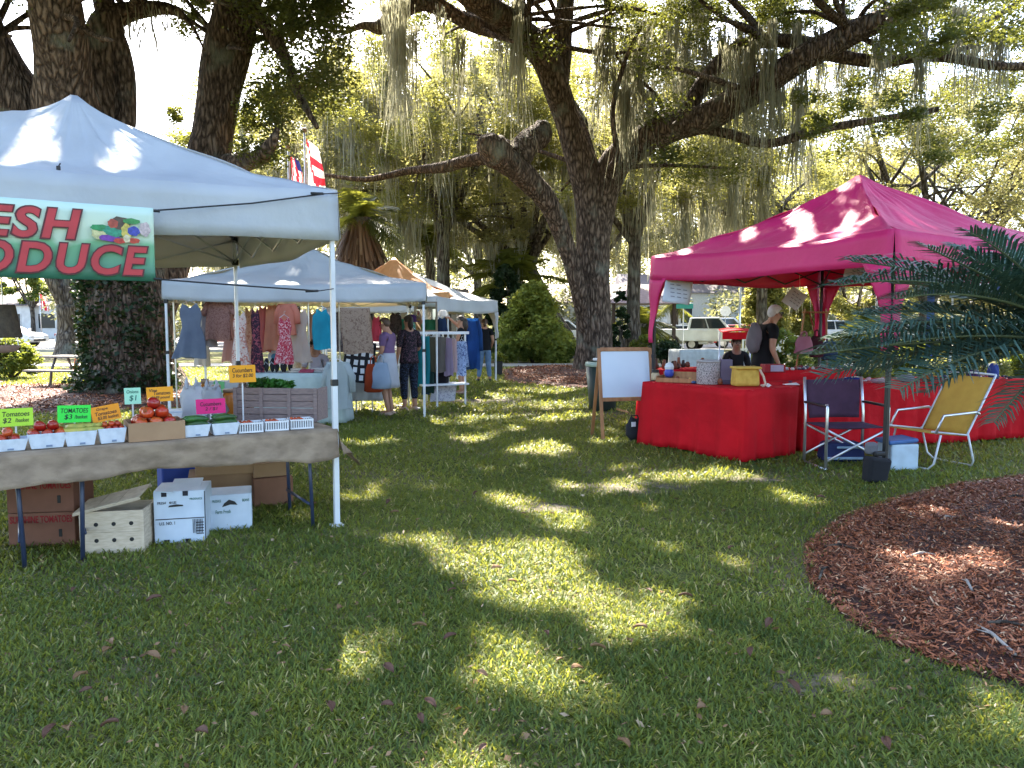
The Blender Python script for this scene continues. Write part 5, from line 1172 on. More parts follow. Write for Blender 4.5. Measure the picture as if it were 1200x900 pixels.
# mirror
p_ = D(499, 371, 15.0); o = thing('framed_mirror', 'framed mirror above the clothes rail reflecting the trees', 'mirror', (p_.x, p_.y, 0), R(-10))
t = NT('mirror_glass'); g_ = t.n('ShaderNodeBsdfGlossy', i_Roughness=.02); g_.inputs[0].default_value = (.7, .75, .72, 1); t.l(g_.outputs[0], t.out.inputs[0])
z_ = p_.z; MB().box((0, 0, z_), (.40, .012, .52)).build('glass', t.m, o); m = MB()
for x in (-.215, .215): m.box((x, 0, z_), (.03, .03, .58))
for z in (-.275, .275): m.box((0, 0, z_+z), (.399, .03, .03))
m.build('frame', mat('mirror_frame', (.25, .2, .14), .5), o); m = MB(); m.tube([(0, .04, 0), (0, .04, z_)], .015, 8); m.build('stand', M['alu'], o)
# garment rack
a_, b_ = D(491, 400, 13.9), D(546, 400, 14.3); o = thing('clothes_rack', 'low white clothes rack loaded with folded over garments on the grass', 'clothes rack', (a_.x, a_.y, 0)); d = Vector((b_.x-a_.x, b_.y-a_.y, 0))
MB().box(tuple(d/2+Vector((0, 0, 1.36))), (d.length+.1, .06, .05), rz=math.atan2(d.y, d.x)).build('rail', M['plast_white'], o)
for e in (Vector((.32, -.0, 0)), d*.98): MB().tube([e+Vector((0, 0, .0)), e+Vector((0, 0, 1.35))], .018, 8).build('leg', M['plast_white'], o)
MB().box(tuple(d/2+Vector((0, 0, .42))), (d.length, .3, .03), rz=math.atan2(d.y, d.x)).build('shelf', M['plast_white'], o)
RG = [('teal', 'd', 496, 394, 452, 15, '1e8f9a', None), ('dark green', 'd', 503, 395, 460, 12, '20423c', None), ('olive brown', 'd', 508, 395, 436, 12, '5e5844', None), ('taupe', 'd', 514, 395, 436, 18, '77706a', None), ('lavender', 'd', 525, 396, 440, 12, 'a494ae', None), ('pale pink', 'd', 531, 397, 436, 10, 'c9b2b5', None), ('navy blue', 'd', 499, 430, 462, 10, '1f4f70', None), ('black', 'd', 516, 434, 452, 22, '15131a', None), ('white lace', 'd', 520, 448, 470, 34, 'c9ccd6', 'print'), ('blue patterned', 'd', 541, 400, 440, 12, 'a9bfe0', 'print')]
for i, (cn_, _, px, yt, yb, wp, c, kd) in enumerate(RG):
    garment('hanging_garment', '%s garment hanging on the low white rack' % cn_, px, yt, yb, wp, 13.95+.03*i, fabric('rack%d' % i, c, '4a5a90' if (kd and i == 9) else ('9aa0b4' if kd else None), kd or 'plain', 18), 'wide' if i != 7 else 'top', 'garment', rz=.6*math.sin(i), seed=i, group='garments on the white rack')
# hats on stands
for i, (px, py, dp, c, lb) in enumerate([(482, 374, 13.6, '4b2460', 'purple sun hat on a pink stand beside the mirror'), (519, 368, 15.6, 'e8e6e2', 'white sun hat above the white rack')]):
    p_ = D(px, py, dp); o = thing('sun_hat', lb, 'hat', (p_.x, p_.y, 0)); MB().lathe([(.14, p_.z-.05), (.145, p_.z-.04), (.095, p_.z-.03), (.09, p_.z+.05), (.05, p_.z+.08), (.001, p_.z+.085)], n=20).build('hat_body', fabric('hat%d' % i, c), o, smooth=True); MB().tube([(0, 0, 0), (0, 0, p_.z-.04)], .012, 6).build('stand', M['alu'], o)
# ---------------------------------------------------------------- flags
def flagpole(label, px, dep, top_y, kind, fy0, fy1, fx):
    X = D(px, 400, dep).x; zt = D(px, top_y, dep).z; o = thing('flag_pole', label, 'flag pole', (X, dep, 0)); MB().tube([(0, 0, 0), (0, 0, zt)], [.05, .028], 10).build('pole', M['alu'], o, smooth=True); MB().blob((0, 0, zt+.06), .08, 0, 10, 0).build('finial', M['lid_gold'], o, smooth=True)
    z0 = D(px, fy1, dep).z; z1 = D(px, fy0, dep).z; fl = thing('flag', kind[1], 'flag', (X, dep, 0)); m = MB(); wd = fx*dep/900; mats_ = kind[0]; nv, nu = 26, 14
    vs = []
    for j in range(nv+1):
        for i in range(nu+1):
            u, v = i/nu, j/nv; x = .05+wd*u*(.55+.45*v)+.25*wd*math.sin(v*3)*u*.4; y = .12*math.sin(u*8+v*3); z = z1-(z1-z0)*(v*.86+.14*u+.05*u*math.sin(v*5)); vs.append((x, y, z))
    m.v = vs
    for j in range(nv):
        for i in range(nu): m.f.append((j*(nu+1)+i, j*(nu+1)+i+1, (j+1)*(nu+1)+i+1, (j+1)*(nu+1)+i)); m.m.append(kind[2](i/nu, j/nv))
    m.build('cloth', mats_, fl, smooth=True)
fr, fw, fb = mat('flag_red', (.55, .03, .05), .8, trans=.35), mat('flag_white', (.8, .78, .76), .8, trans=.35), mat('flag_blue', (.03, .04, .2), .8, trans=.3)
flagpole('pale flag pole carrying the striped flag', 343, 23, 175, ([fr, fw, fb], 'red and white striped flag with blue canton hanging limp', lambda u, v: 2 if (u > .6 and v < .35) else int((u*.8+v*.15)*9) % 2), 183, 219, 16)
flagpole('taller pale flag pole carrying the white and red flag', 362, 23.5, 155, ([fr, fw], 'white flag with red crossing bands hanging limp', lambda u, v: 0 if (abs(v-.38) < .10 and u > .2) or (abs(v-.80) < .1 and u > .3) or abs(u-v*.5) < .06 else 1), 163, 226, 22)
flagpole('slender pole far off with a small faded flag', 49, 70, 345, ([fr, fw], 'small faded red flag seen under the produce banner', lambda u, v: int(u*5) % 2), 345, 366, 10)
# ---------------------------------------------------------------- cone and picnic table
p_ = G(91, 455); o = thing('traffic_cone', 'orange traffic cone with a pale band beside the picnic table', 'traffic cone', (p_.x, p_.y, 0))
MB().box((0, 0, .02), (.34, .34, .04), bev=.01).build('base', M['cone'], o); MB().lathe([(.13, .04), (.115, .20)], n=20, cap=False).build('cone_body', M['cone'], o, smooth=True); MB().lathe([(.115, .20), (.08, .42)], n=20, cap=False).build('reflective_band', M['plast_white'], o, smooth=True); MB().lathe([(.08, .42), (.035, .70), (.03, .71)], n=20).build('cone_tip', M['cone'], o, smooth=True)
p_ = D(100, 445, 18.4); o = thing('picnic_table', 'grey picnic table with attached benches behind the traffic cone', 'picnic table', (p_.x, p_.y, 0), R(82)); gm = mat('grey_wood', (.20, .18, .17), .8, c2=(.13, .12, .11), scale=20)
m = MB()
for k in range(5): m.box(((k-2)*.15, 0, .74), (.14, 1.8, .04))
m.build('tabletop', gm, o)
for sg in (-1, 1):
    m = MB()
    for k in range(2): m.box((sg*(.68+k*.15), 0, .44), (.14, 1.8, .04))
    m.build('bench', gm, o)
for y in (-.6, .6):
    m = MB(); m.tube([(.2, y, .72), (.35, y, .42), (.42, y, .04)], .03, 8); m.tube([(-.2, y, .72), (-.35, y, .42), (-.42, y, .04)], .03, 8); m.tube([(-.76, y, .42), (.76, y, .42)], .03, 8); m.tube([(-.8, y, .03), (.8, y, .03)], .03, 8); m.build('leg', gm, o, smooth=True)

vt = D(90, 213, 5.2); e_ = A.lerp(D_, .55); pr = thing('canopy_dimple', 'small dark piece standing in for a dimple at the produce tent roof edge', 'tie tab', (e_.x+nb.x*.30, e_.y+nb.y*.30, 2.545), ANG); MB().box((0, 0, .0), (.025, .015, .03), bev=.005).build('tab', M['black'], pr); MB().tube([(0, 0, .01), (.012, -.01, .03)], .004, 6).build('dimple_tip', M['black'], pr)  # dark bits added in place of a dimple in the roof cloth
# ================================================================= PINK TENT AND ITS TABLES
PN = G(1037, 566)[:2]; PN = Vector(PN); PL = Vector((1.86, 10.35)); PR = Vector((6.9, 8.95)); PB = Vector((4.8, 12.0))
tentp, tpc = tent('market_tent', 'bright pink pop-up tent on black poles, on the right', [PN, PR, PB, PL], 2.11, 2.43, 3.33, M['canopy_pink'], M['black'], 'market tent', seed=8, drape=.85, sag=.10)
bq = [Vector((10.3, 14)), Vector((13.4, 14.6)), Vector((12.8, 17.7)), Vector((9.7, 17.1))]
tent('market_tent', 'pale blue grey tent cut by the right picture edge behind the pink one', bq, 2.1, 2.45, 3.7, mat('canopy_blue', (.45, .58, .68), .6, trans=.2), M['white_metal'], 'market tent', seed=9)
red = M['red_cloth']; red['lab'] = 'bright red cloth on the front table beside the whiteboard'
q1, q2, q3 = Vector(G(753, 521)[:2]), Vector(G(872, 543)[:2]), Vector(G(947, 536)[:2])
o, a0, ang0, L0 = clothtable('draped_table', 'front table under the red cloth beside the whiteboard', q1, q2, (q3-q2).length, .80, red, seed=1)
red['lab'] = 'red cloth reaching the grass behind the folding chairs'
r1, r2 = Vector((3.45, 9.05)), Vector((6.9, 10.2))
o, a1, ang1, L1 = clothtable('draped_table', 'long red table behind the two folding chairs', r1, r2, .76, .80, red, seed=2)
red['lab'] = 'red cloth on the raised counter at the middle of the pink tent'
s1, s2 = Vector(D(893, 450, 9.9)[:2]), Vector(D(1002, 450, 10.3)[:2])
o, a2, ang2, L2 = clothtable('draped_table', 'raised counter under a red cloth in the middle of the pink tent', s1, s2, .6, .92, red, seed=3)
red['lab'] = 'red cloth on the back table behind the patterned drum'
o, a3, ang3, L3 = clothtable('draped_table', 'back table on the far side of the pink tent', Vector(D(772, 450, 11.4)[:2]), Vector(D(862, 450, 11.8)[:2]), .6, .84, mat('dark_cloth', (.03, .025, .03), .9) if False else red, seed=4)
def on(a, ang, s, t_, z): return Vector((a.x+math.cos(ang)*s-math.sin(ang)*t_, a.y+math.sin(ang)*s+math.cos(ang)*t_, z))
def at(px, depth, z): v = D(px, 450, depth); return Vector((v.x, v.y, z))
# goods on the front table (top at .805)
Z = .808
def simple(name, label, cat, loc, parts, rz=0, group=None):
    o = thing(name, label, cat, loc, rz, group)
    for pn, fn, m_ in parts: m = MB(); fn(m); m.build(pn, m_, o, smooth=pn in ('glass', 'body_round', 'rim', 'band', 'strap', 'handle'))
    return o
simple('jar', 'small tan jar with dark lid at the corner of the red table', 'jar', at(768, 9.9, Z), [('glass', lambda m: m.lathe([(.05, 0), (.055, .02), (.055, .08), (.04, .10)], n=16), mat('tan_jar', (.55, .42, .25), .4)), ('lid', lambda m: m.lathe([(.045, .10), (.045, .135), (.04, .14)], n=16), M['black'])])
simple('jar', 'round white and blue jar on the orange wooden tray', 'jar', at(784, 9.75, Z+.05), [('glass', lambda m: m.lathe([(.04, 0), (.06, .03), (.06, .08), (.05, .10)], n=16), mat('jar_blue', (.05, .08, .42), .4)), ('lid', lambda m: m.lathe([(.055, .10), (.06, .13), (.045, .17), (.01, .19)], n=16), M['plast_white'])])
simple('wooden_tray', 'long orange wooden tray of small trinkets on the red table', 'tray', at(796, 9.6, Z), [('tray', lambda m: (m.box((0, 0, .008), (.50, .30, .016), bev=.003), m.box((0, -.15, .03), (.50, .012, .05)), m.box((0, .15, .06), (.50, .012, .12)), m.box((-.25, 0, .04), (.012, .288, .07)), m.box((.25, 0, .04), (.012, .288, .07))), M['easel'])], rz=-.5)
m0 = None
tc_ = ['8c4a2a', 'c9803d', '6a3a28', 'd8a860', '3a5a8a', 'a33028', 'e0d0b0', '4a2a20']
def trinkets(label, grp, cat, centers, r0, z, colors, seed, tall=1.0):
    qq = random.Random(seed)
    base = None
    for i, (x, y) in enumerate(centers):
        m = MB(); k = qq.random(); h = r0*qq.uniform(.8, 2.0)*tall
        m.lathe([(r0*.6, 0), (r0, h*.2), (r0*(1 if k < .5 else .6), h*.7), (r0*.5, h), (r0*.1, h*1.02)], n=10)
        o = m.build('trinket', bpy.data.materials.get('tk'+colors[i % len(colors)]) or mat('tk'+colors[i % len(colors)], hx(colors[i % len(colors)]), .5, scale=60, c2=tuple(v*.5 for v in hx(colors[i % len(colors)]))), smooth=True)
        tag(o, label, cat, grp); o.location = (x, y, z)
qq = random.Random(4)
c_ = [on(a0, ang0, .3+.075*i, .25+.18*qq.random(), 0)[:2] for i in range(9)]
trinkets('small wooden trinket on the front red table near the tray', 'trinkets by the wooden tray', 'trinket', c_, .03, Z, tc_, 1, 1.3)
# dark bowls and plants at the back table
c_ = [on(a3, ang3, .05+.075*i, .1+.4*qq.random(), 0)[:2] for i in range(15)]
trinkets('small brown carved figure on the back table', 'carved figures on the back table', 'figurine', c_, .04, .85, ['5a2a18', '2a1a14', '8a4a28', '3a2018', '7a3a20'], 2, 2.0)
drum_m = fabric('drum_print', 'b5aaa5', '2e2a33', 'print', 60, 0)
simple('patterned_drum', 'round drum shaped box with black and white pattern', 'drum', at(830, 9.3, Z), [('body_round', lambda m: m.lathe([(.138, 0), (.142, .01), (.142, .26), (.138, .27)], n=28), drum_m), ('rim', lambda m: m.lathe([(.146, .262), (.148, .285), (.14, .29)], n=28), mat('drum_rim', (.35, .33, .33), .5))])
simple('display_stand', 'grey purple cloth covered stand behind the yellow bag', 'stand', at(850, 9.25, Z), [('panel', lambda m: m.box((0, 0, .15), (.14, .10, .30), bev=.01), fabric('stand_cloth', '8d7f93')), ('ledge', lambda m: m.box((0, -.06, .03), (.16, .04, .05), bev=.005), fabric('stand_cloth2', '6d5f73'))])
ym = mat('yellow_cloth', (.62, .40, .07), .8, c2=(.50, .30, .04), scale=14, bump=.4, bscale=20)
o = simple('yellow_bag', 'mustard yellow boxy cloth bag with a draped cord on the red table', 'bag', at(873, 9.0, Z), [('body', lambda m: (m.box((0, 0, .11), (.30, .20, .22), bev=.03, taper=.92)), ym), ('flap', lambda m: m.box((0, -.01, .215), (.31, .22, .03), bev=.012), ym), ('strap', lambda m: m.tube([(.12, -.10, .22), (.17, -.12, .12), (.19, -.14, .03), (.14, -.18, .012)], [.014, .013, .012, .02], 8), mat('cord_tan', (.62, .45, .32), .8))], rz=.1)
simple('red_box', 'small red open box with grey front on the raised counter', 'box', at(905, 9.7, .925), [('box', lambda m: m.box((0, 0, .05), (.26, .2, .10), bev=.008), M['red_print']), ('front_panel', lambda m: m.box((.02, -.105, .055), (.16, .008, .08)), mat('grey_lilac', (.35, .28, .36), .6))])
for i, (px, z, w_, lb) in enumerate([(927, .93, .17, 'flat white price sheet lying on the front of the red table'), (898, .812, .10, 'crumpled white tissue at the near corner of the red table')]):
    dp = 9.1 if i == 0 else 8.9
    simple('paper_sheet', lb, 'paper', at(px, dp, .812 if i else .812), [('sheet', lambda m: m.grid(lambda u, v: ((u-.5)*w_, (v-.5)*.13, .004+.02*u*v+.01*math.sin(u*9)*i), 8, 8), M['plast_white'])])
# jewellery spread on counters
for k, (aa, an, LL, z, n, grp, lb, cs_) in enumerate([(a2, ang2, L2, .925, 46, 'beads on the raised counter', 'small dark bead piece spread on the raised red counter', ['2a2228', '7a2030', 'b0a8a8', '3a3a50', '8a3a30', 'd0c8c0']), (a1, ang1, L1, .808, 80, 'beads on the long red table', 'small jewellery piece spread on the long red table', ['c0b0c0', '2a2a60', '7a2a50', 'd0a0a8', '303040', 'a06030', 'e0d8d8'])]):
    c_ = [on(aa, an, LL*(.03+.94*qq.random()), .05+.45*qq.random(), 0)[:2] for i in range(n)]; trinkets(lb, grp, 'jewellery', c_, .026, z, cs_, 5+k, .9)
for i, (px, dp, w_, h, c, lb) in enumerate([(1000, 9.35, .24, .09, '26368f', 'royal blue pouch near the left end of the long red table'), (1062, 9.6, .20, .10, '9a90a8', 'grey lilac pouch in the middle of the long red table'), (1087, 9.65, .17, .11, 'b5672a', 'orange brown basket on the long red table'), (1163, 9.95, .13, .22, '4a5fae', 'tall blue and white packet right on the long red table'), (1030, 9.4, .22, .06, 'c9aeb8', 'pinkish folded scarf on the long red table'), (1140, 9.9, .16, .14, '5a3a70', 'dark purple pouch beside the tall blue packet')]):
    simple('cloth_pouch', lb, 'pouch', at(px, dp, .808), [('pouch', lambda m: m.blob((0, 0, h*.48), .5, i, 14, .10, (w_, .16, h)), fabric('pouch%d' % i, c)), ('tie', lambda m: m.tube([(-w_*.2, -.05, h*.9), (0, -.06, h*.98), (w_*.2, -.05, h*.9)], .008, 6), fabric('tie%d' % i, 'd8d0c8'))])
# hanging papers on the tent
def paper(label, px, py, depth, w_, h, rx, ry, rz, zt_=None, txt=False):
    p_ = D(px, py, depth); o = thing('hanging_paper', label, 'paper', p_, rz, 'papers hung from the pink tent'); m = MB()
    rot = Matrix.Rotation(ry, 3, 'Y') @ Matrix.Rotation(rx, 3, 'X')
    vs = []; 
    m.grid(lambda u, v: tuple(rot @ Vector(((u-.5)*w_, .02*math.sin(u*4+v*2), (.5-v)*h))), 10, 10); m.build('sheet', mat('sheet_%d' % px, (.68, .72, .78), .7, c2=(.60, .64, .70), trans=.2), o, smooth=True, solid=.0015)
    m = MB()
    for k in range(4):
        if k == 3 and w_ < .25: continue
        for j in range(3 if k else 2):
            c = rot @ Vector((-w_*.26+j*w_*.24+.01*k, -.012-.02*0, h*(.28-k*.17))); c.y -= .012; m.box(c, (w_*.15, .003, h*.035), rot=rot)
    m.build('print_lines', mat('faint_print_%d' % px, (.25, .27, .33), .8), o)
    m = MB(); e = rot @ Vector((0, 0, h*.5)); m.tube([e, e+Vector((0, .02, .22))], .003, 5); m.build('string', M['plast_white'], o)
paper('white lettered cloth bag hanging near the left corner of the pink tent', 794, 342, 10.1, .36, .30, R(0), R(8), .1)
paper('tilted white sheet hanging near the middle pole of the pink tent', 931, 350, 10.8, .26, .26, R(10), R(32), .2)
paper('crumpled grey sheet under the near edge of the pink roof', 1003, 319, 8.2, .26, .20, R(-10), R(22), .3)
paper('white sheet twisted upward behind the palm frond tip', 1102, 309, 7.9, .24, .20, R(-20), R(-38), .4)
paper('narrow white sheet low behind the palm fronds', 1086, 312, 8.2, .24, .10, R(-20), R(-20), .4)
# blue strap and flag at right
o = thing('blue_streamer', 'blue and white streamer hanging at the right side of the pink tent', 'streamer', D(1166, 330, 9.2)); MB().grid(lambda u, v: ((u-.5)*.10+.06*v, .01*math.sin(v*7), .2-v*.42), 4, 12).build('ribbon', mat('streamer_blue', (.05, .12, .5), .6), o, smooth=True, solid=.002); MB().grid(lambda u, v: (.06+(u-.5)*.04+.06*v, -.01, .2-v*.42), 2, 12).build('stripe', M['plast_white'], o, smooth=True, solid=.002)
o = thing('blue_banner', 'tall narrow blue strap behind the palm fronds', 'strap', (*D(1091, 350, 9.6)[:2], 0)); MB().box((0, 0, 1.6), (.09, .01, 1.0), bev=.002).build('strap_cloth', mat('strap_blue', (.03, .10, .42), .6), o); MB().box((.05, .012, 1.35), (.02, .01, .5)).build('red_stripe', M['red_print'], o)
# purses
bag('pink shiny handbag hanging behind the counter', 942, 1, 10.6, .26, .24, fabric('pinkbag', 'c88fa2', 'b07088'), 4, z=1.12, name='handbag', cat='handbag', d=.35)
bag('dark plum handbag hanging next to the pink one', 957, 1, 10.9, .20, .30, fabric('plumbag', '5a2438', '3a1424'), 5, z=1.06, name='handbag', cat='handbag', d=.35)
bag('denim blue bag hanging behind the centre pole', 972, 1, 11.0, .24, .26, fabric('denimbag', '3a5a86', '2a4468'), 6, z=1.02, name='handbag', cat='handbag', d=.4)
o = thing('strap_rack', 'wooden folding rack with red straps holding the handbags', 'rack', (*D(955, 400, 11.3)[:2], 0)); 
for x in (-.32, .3): MB().tube([(x, .15, 0), (x*.5, 0, 1.75)], .014, 8).build('post', M['easel'], o)
MB().tube([(-.2, 0, 1.7), (.2, 0, 1.7)], .013, 8).build('bar', M['easel'], o); MB().tube([(-.1, -.02, 1.7), (-.04, -.08, 1.4)], .008, 6).build('red_strap', M['red_print'], o)
# ---------------------------------------------------------------- whiteboard on an A frame
p_ = G(737, 514); o = thing('sandwich_board', 'wooden A-frame easel with a blank white board beside the red table', 'easel', (p_.x, p_.y, 0), R(14))
Wb = .70; m = MB(); tl = R(9)
rot = Matrix.Rotation(-tl, 3, 'X')
for x in (-Wb/2-.02, Wb/2+.02):
    m = MB(); m.box(Vector((x, 0, 0))+rot @ Vector((0, 0, .61)), (.045, .024, 1.22), rot=rot, bev=.003); m.build('leg', M['easel'], o)
    m = MB(); r2_ = Matrix.Rotation(R(13), 3, 'X'); m.box(Vector((x*.96, .46, 0))+r2_ @ Vector((0, 0, .60)), (.045, .022, 1.20), rot=r2_, bev=.003); m.build('leg', M['easel'], o)
m = MB()
for z in (1.205, .53): m.box(rot @ Vector((0, -.002, z)), (Wb-.006, .026, .05), rot=rot, bev=.003)
m.build('crossbar', M['easel'], o); MB().box(rot @ Vector((0, .004, .868)), (Wb-.01, .010, .62), rot=rot).build('white_board', mat('whiteboard', (.66, .74, .84), .35, c2=(.62, .70, .80), scale=2), o)
m = MB(); m.box((0, .24, .35), (.02, .40, .02)); m.build('spreader', M['easel'], o)
# bin
p_ = D(706, 455, 13.6); o = thing('trash_bin', 'dark green trash bin with a pale bag rim behind the whiteboard', 'trash bin', (p_.x, p_.y, 0)); MB().lathe([(.22, 0), (.235, .02), (.30, .80)], n=24).build('bin_body', mat('bin_green', (.012, .03, .025), .5), o, smooth=True); MB().lathe([(.305, .78), (.32, .80), (.31, .85), (.27, .86)], n=24, cap=False, wob=.03).build('bag_liner', mat('liner_pale', (.40, .50, .42), .5), o, smooth=True); MB().box((.0, -.04, .90), (.34, .16, .05), rz=.3, bev=.02).build('litter', M['plast_white'], o)
p_ = G(745, 519); o = thing('black_bag', 'black bag with a white tag on the grass at the left table end', 'bag', (p_.x, p_.y+.12, 0), .2); MB().blob((0, 0, .15), .16, 3, 14, .18, (.75, .6, 1.0)).build('body', M['black_cloth'], o, smooth=True); MB().box((-.05, -.10, .24), (.06, .01, .06), rz=.2).build('tag', M['plast_white'], o); MB().tube([(-.07, 0, .26), (-.04, 0, .34), (.04, 0, .34), (.07, 0, .25)], .01, 6).build('handle', M['black_cloth'], o)
# ---------------------------------------------------------------- folding chair (dark fabric)
p_ = G(1003, 552); o = thing('folding_chair', 'aluminium folding armchair with dark purple fabric, in front of the red table', 'folding chair', (p_.x, p_.y, 0), R(4))
wv = .33
M['plum'] = mat('plum_canvas', (.055, .018, .045), .85, c2=(.04, .012, .032), bump=.3, bscale=14); M['navy'] = mat('navy_canvas', (.02, .03, .12), .85)
for x in (-wv, wv):
    MB().tube([(x, 0, .012), (x, 0, .66), (x, .02, .70)], .016, 10).build('leg', M['alu'], o, smooth=True)
    MB().tube([(x, .50, .012), (x, .50, .55), (x*.98, .56, .95)], .016, 10).build('leg', M['alu'], o, smooth=True)
    MB().box((x, .25, .68), (.05, .5, .025), bev=.008).build('armrest', M['black'], o); MB().tube([(x, -.02, .02), (x, .52, .02)], .013, 8).build('foot_bar', M['alu'], o, smooth=True)
for y0_, s_ in ((.0, 1), (.03, -1), (.5, 1), (.53, -1)): MB().tube([(-wv*s_, y0_, .10), (0, y0_+.004, .27), (wv*s_, y0_, .44)], .013, 8).build('cross_brace', M['alu'], o, smooth=True)
m = MB(); m.grid(lambda u, v: ((u-.5)*2*wv*.97, .02+v*.48, .45-.04*math.sin(math.pi*u)*math.sin(math.pi*v)), 12, 8); m.build('seat', M['plum'], o, smooth=True, solid=.008)
m = MB(); m.grid(lambda u, v: ((u-.5)*2*wv*(.86+.1*v), .50+.06*v+.05*math.sin(math.pi*u), .50+v*.42), 12, 8); m.build('backrest', M['plum'], o, smooth=True, solid=.008)
# things around the chair
o = simple('tote_bag', 'blue and white striped tote lying under the folding armchair', 'bag', G(995, 544)+Vector((0, .22, 0)), [('body', lambda m: m.box((0, 0, .11), (.48, .26, .22), bev=.05, taper=.9), M['navy']), ('stripe', lambda m: (m.box((0, -.135, .05), (.44, .02, .03), bev=.008), m.box((.05, -.128, .17), (.3, .02, .025), bev=.008)), mat('tote_stripe', (.35, .50, .68), .6))])
p_ = G(1060, 552); o = thing('foam_cooler', 'small pale blue cooler box with a darker lid right of the near pole', 'cooler', (p_.x, p_.y+.16, 0), R(5)); MB().box((0, 0, .14), (.30, .28, .28), bev=.015).build('cooler_box', mat('cooler_pale', (.52, .64, .74), .4), o); MB().box((-.02, 0, .305), (.32, .30, .045), rot=Matrix.Rotation(R(-5), 3, 'Y'), bev=.015).build('lid', mat('cooler_lid', (.05, .14, .36), .4), o)
p_ = G(1033, 566); o = thing('weight_bag', 'black weight bag leaning on the foot of the near pole', 'weight bag', (p_.x-.02, p_.y+.03, 0), R(15)); MB().box((-.03, .0, .125), (.22, .12, .25), bev=.03, taper=1.15, rot=Matrix.Rotation(R(8), 3, 'Y')).build('body', M['black_cloth'], o); MB().box((.0, -.0, .28), (.12, .05, .05), bev=.015).build('strap', M['black'], o)
MB().box((-.05, .05, .33), (.12, .08, .12), bev=.03).build('grey_pouch', mat('grey_pouch', (.16, .16, .18), .8), o)
# yellow lawn chair, back toward the camera, seat to the left
p_ = G(1118, 549); o = thing('lawn_chair', 'yellow fabric lawn chair on looped white tube legs', 'lawn chair', (p_.x, p_.y+.25, 0), R(20)); M['yellow'] = mat('yellow_canvas', (.60, .36, .055), .8, c2=(.54, .31, .045), bump=.3, bscale=30, trans=.1)
hw = .27
m = MB(); m.grid(lambda u, v: (.02+.36*v, (u-.5)*2*hw, .36+v*.60+.0*math.sin(u*3)), 10, 12); m.build('backrest', M['yellow'], o, smooth=True, solid=.008)
m = MB(); m.grid(lambda u, v: (-.46+.48*v, (u-.5)*2*hw, .40-.05*v), 10, 10); m.build('seat', M['yellow'], o, smooth=True, solid=.008)
for y in (-hw-.015, hw+.015):
    MB().tube([(.40, y, .99), (.02, y, .36), (-.48, y, .42)], .011, 10).build('side_rail', M['white_metal'], o, smooth=True)
    MB().tube([(-.44, y*1.04, .40), (-.34, y*1.04, .58), (.12, y*1.04, .60), (.17, y*1.04, .58)], .014, 8).build('armrest', M['alu'], o, smooth=True)
MB().tube([(.02, -hw-.02, .38), (.12, -hw-.02, .08), (.16, -hw+.03, .018), (.18, 0, .012), (.16, hw-.03, .018), (.12, hw+.02, .08), (.02, hw+.02, .38)], .011, 10).build('leg', M['white_metal'], o, smooth=True)
MB().tube([(-.36, -hw-.02, .38), (-.44, -hw-.02, .08), (-.46, -hw+.03, .018), (-.47, 0, .012), (-.46, hw-.03, .018), (-.44, hw+.02, .08), (-.36, hw+.02, .38)], .011, 10).build('leg', M['white_metal'], o, smooth=True)
m = MB(); m.tube([(.40, -hw-.015, .99), (.405, 0, 1.0), (.40, hw+.015, .99)], .011, 8); m.build('top_rail', M['white_metal'], o, smooth=True)
# canopy chair for the seated man
p_ = D(862, 450, 13.2); o = thing('canopy_chair', 'folding chair with a red sun roof and white sides', 'canopy chair', (p_.x, p_.y, 0), R(-8))
m = MB(); m.grid(lambda u, v: ((u-.5)*.56, (v-.6)*.55, 1.43+.03*math.sin(math.pi*u)-.05*(1-v)), 10, 6); m.build('sunroof', M['red_cloth'], o, smooth=True, solid=.01); m = MB(); m.grid(lambda u, v: ((u-.5)*.56, -.33, 1.39-.12*v), 8, 3); m.build('valance', M['red_cloth'], o, solid=.006)
for x in (-.26, .26):
    MB().tube([(x, .2, .0), (x, .2, 1.42)], .013, 8).build('post', M['alu'], o, smooth=True); MB().tube([(x, -.25, .0), (x, -.25, .62)], .013, 8).build('leg', M['alu'], o, smooth=True)
    MB().grid(lambda u, v, x=x: (x, .2-.3*v*u, 1.0-u*.35), 4, 4).build('side_panel', M['plast_white'], o, solid=.006)
MB().grid(lambda u, v: ((u-.5)*.5, -.22+v*.42, .45), 4, 4).build('seat', M['black_cloth'], o, solid=.01); MB().grid(lambda u, v: ((u-.5)*.5, .2, .47+v*.5), 4, 4).build('backrest', M['plast_white'], o, solid=.01)
# far clothes of small tables beyond
o, a4, ang4, L4 = clothtable('draped_table', 'distant low table under a pale cloth in the lot', D(797, 400, 21)[:2], D(848, 400, 21.3)[:2], .7, .80, (lambda m_: (m_.__setitem__('lab', 'pale cloth on the distant low table in the lot'), m_)[1])(mat('pale_table', (.50, .52, .50), .8)), seed=7)

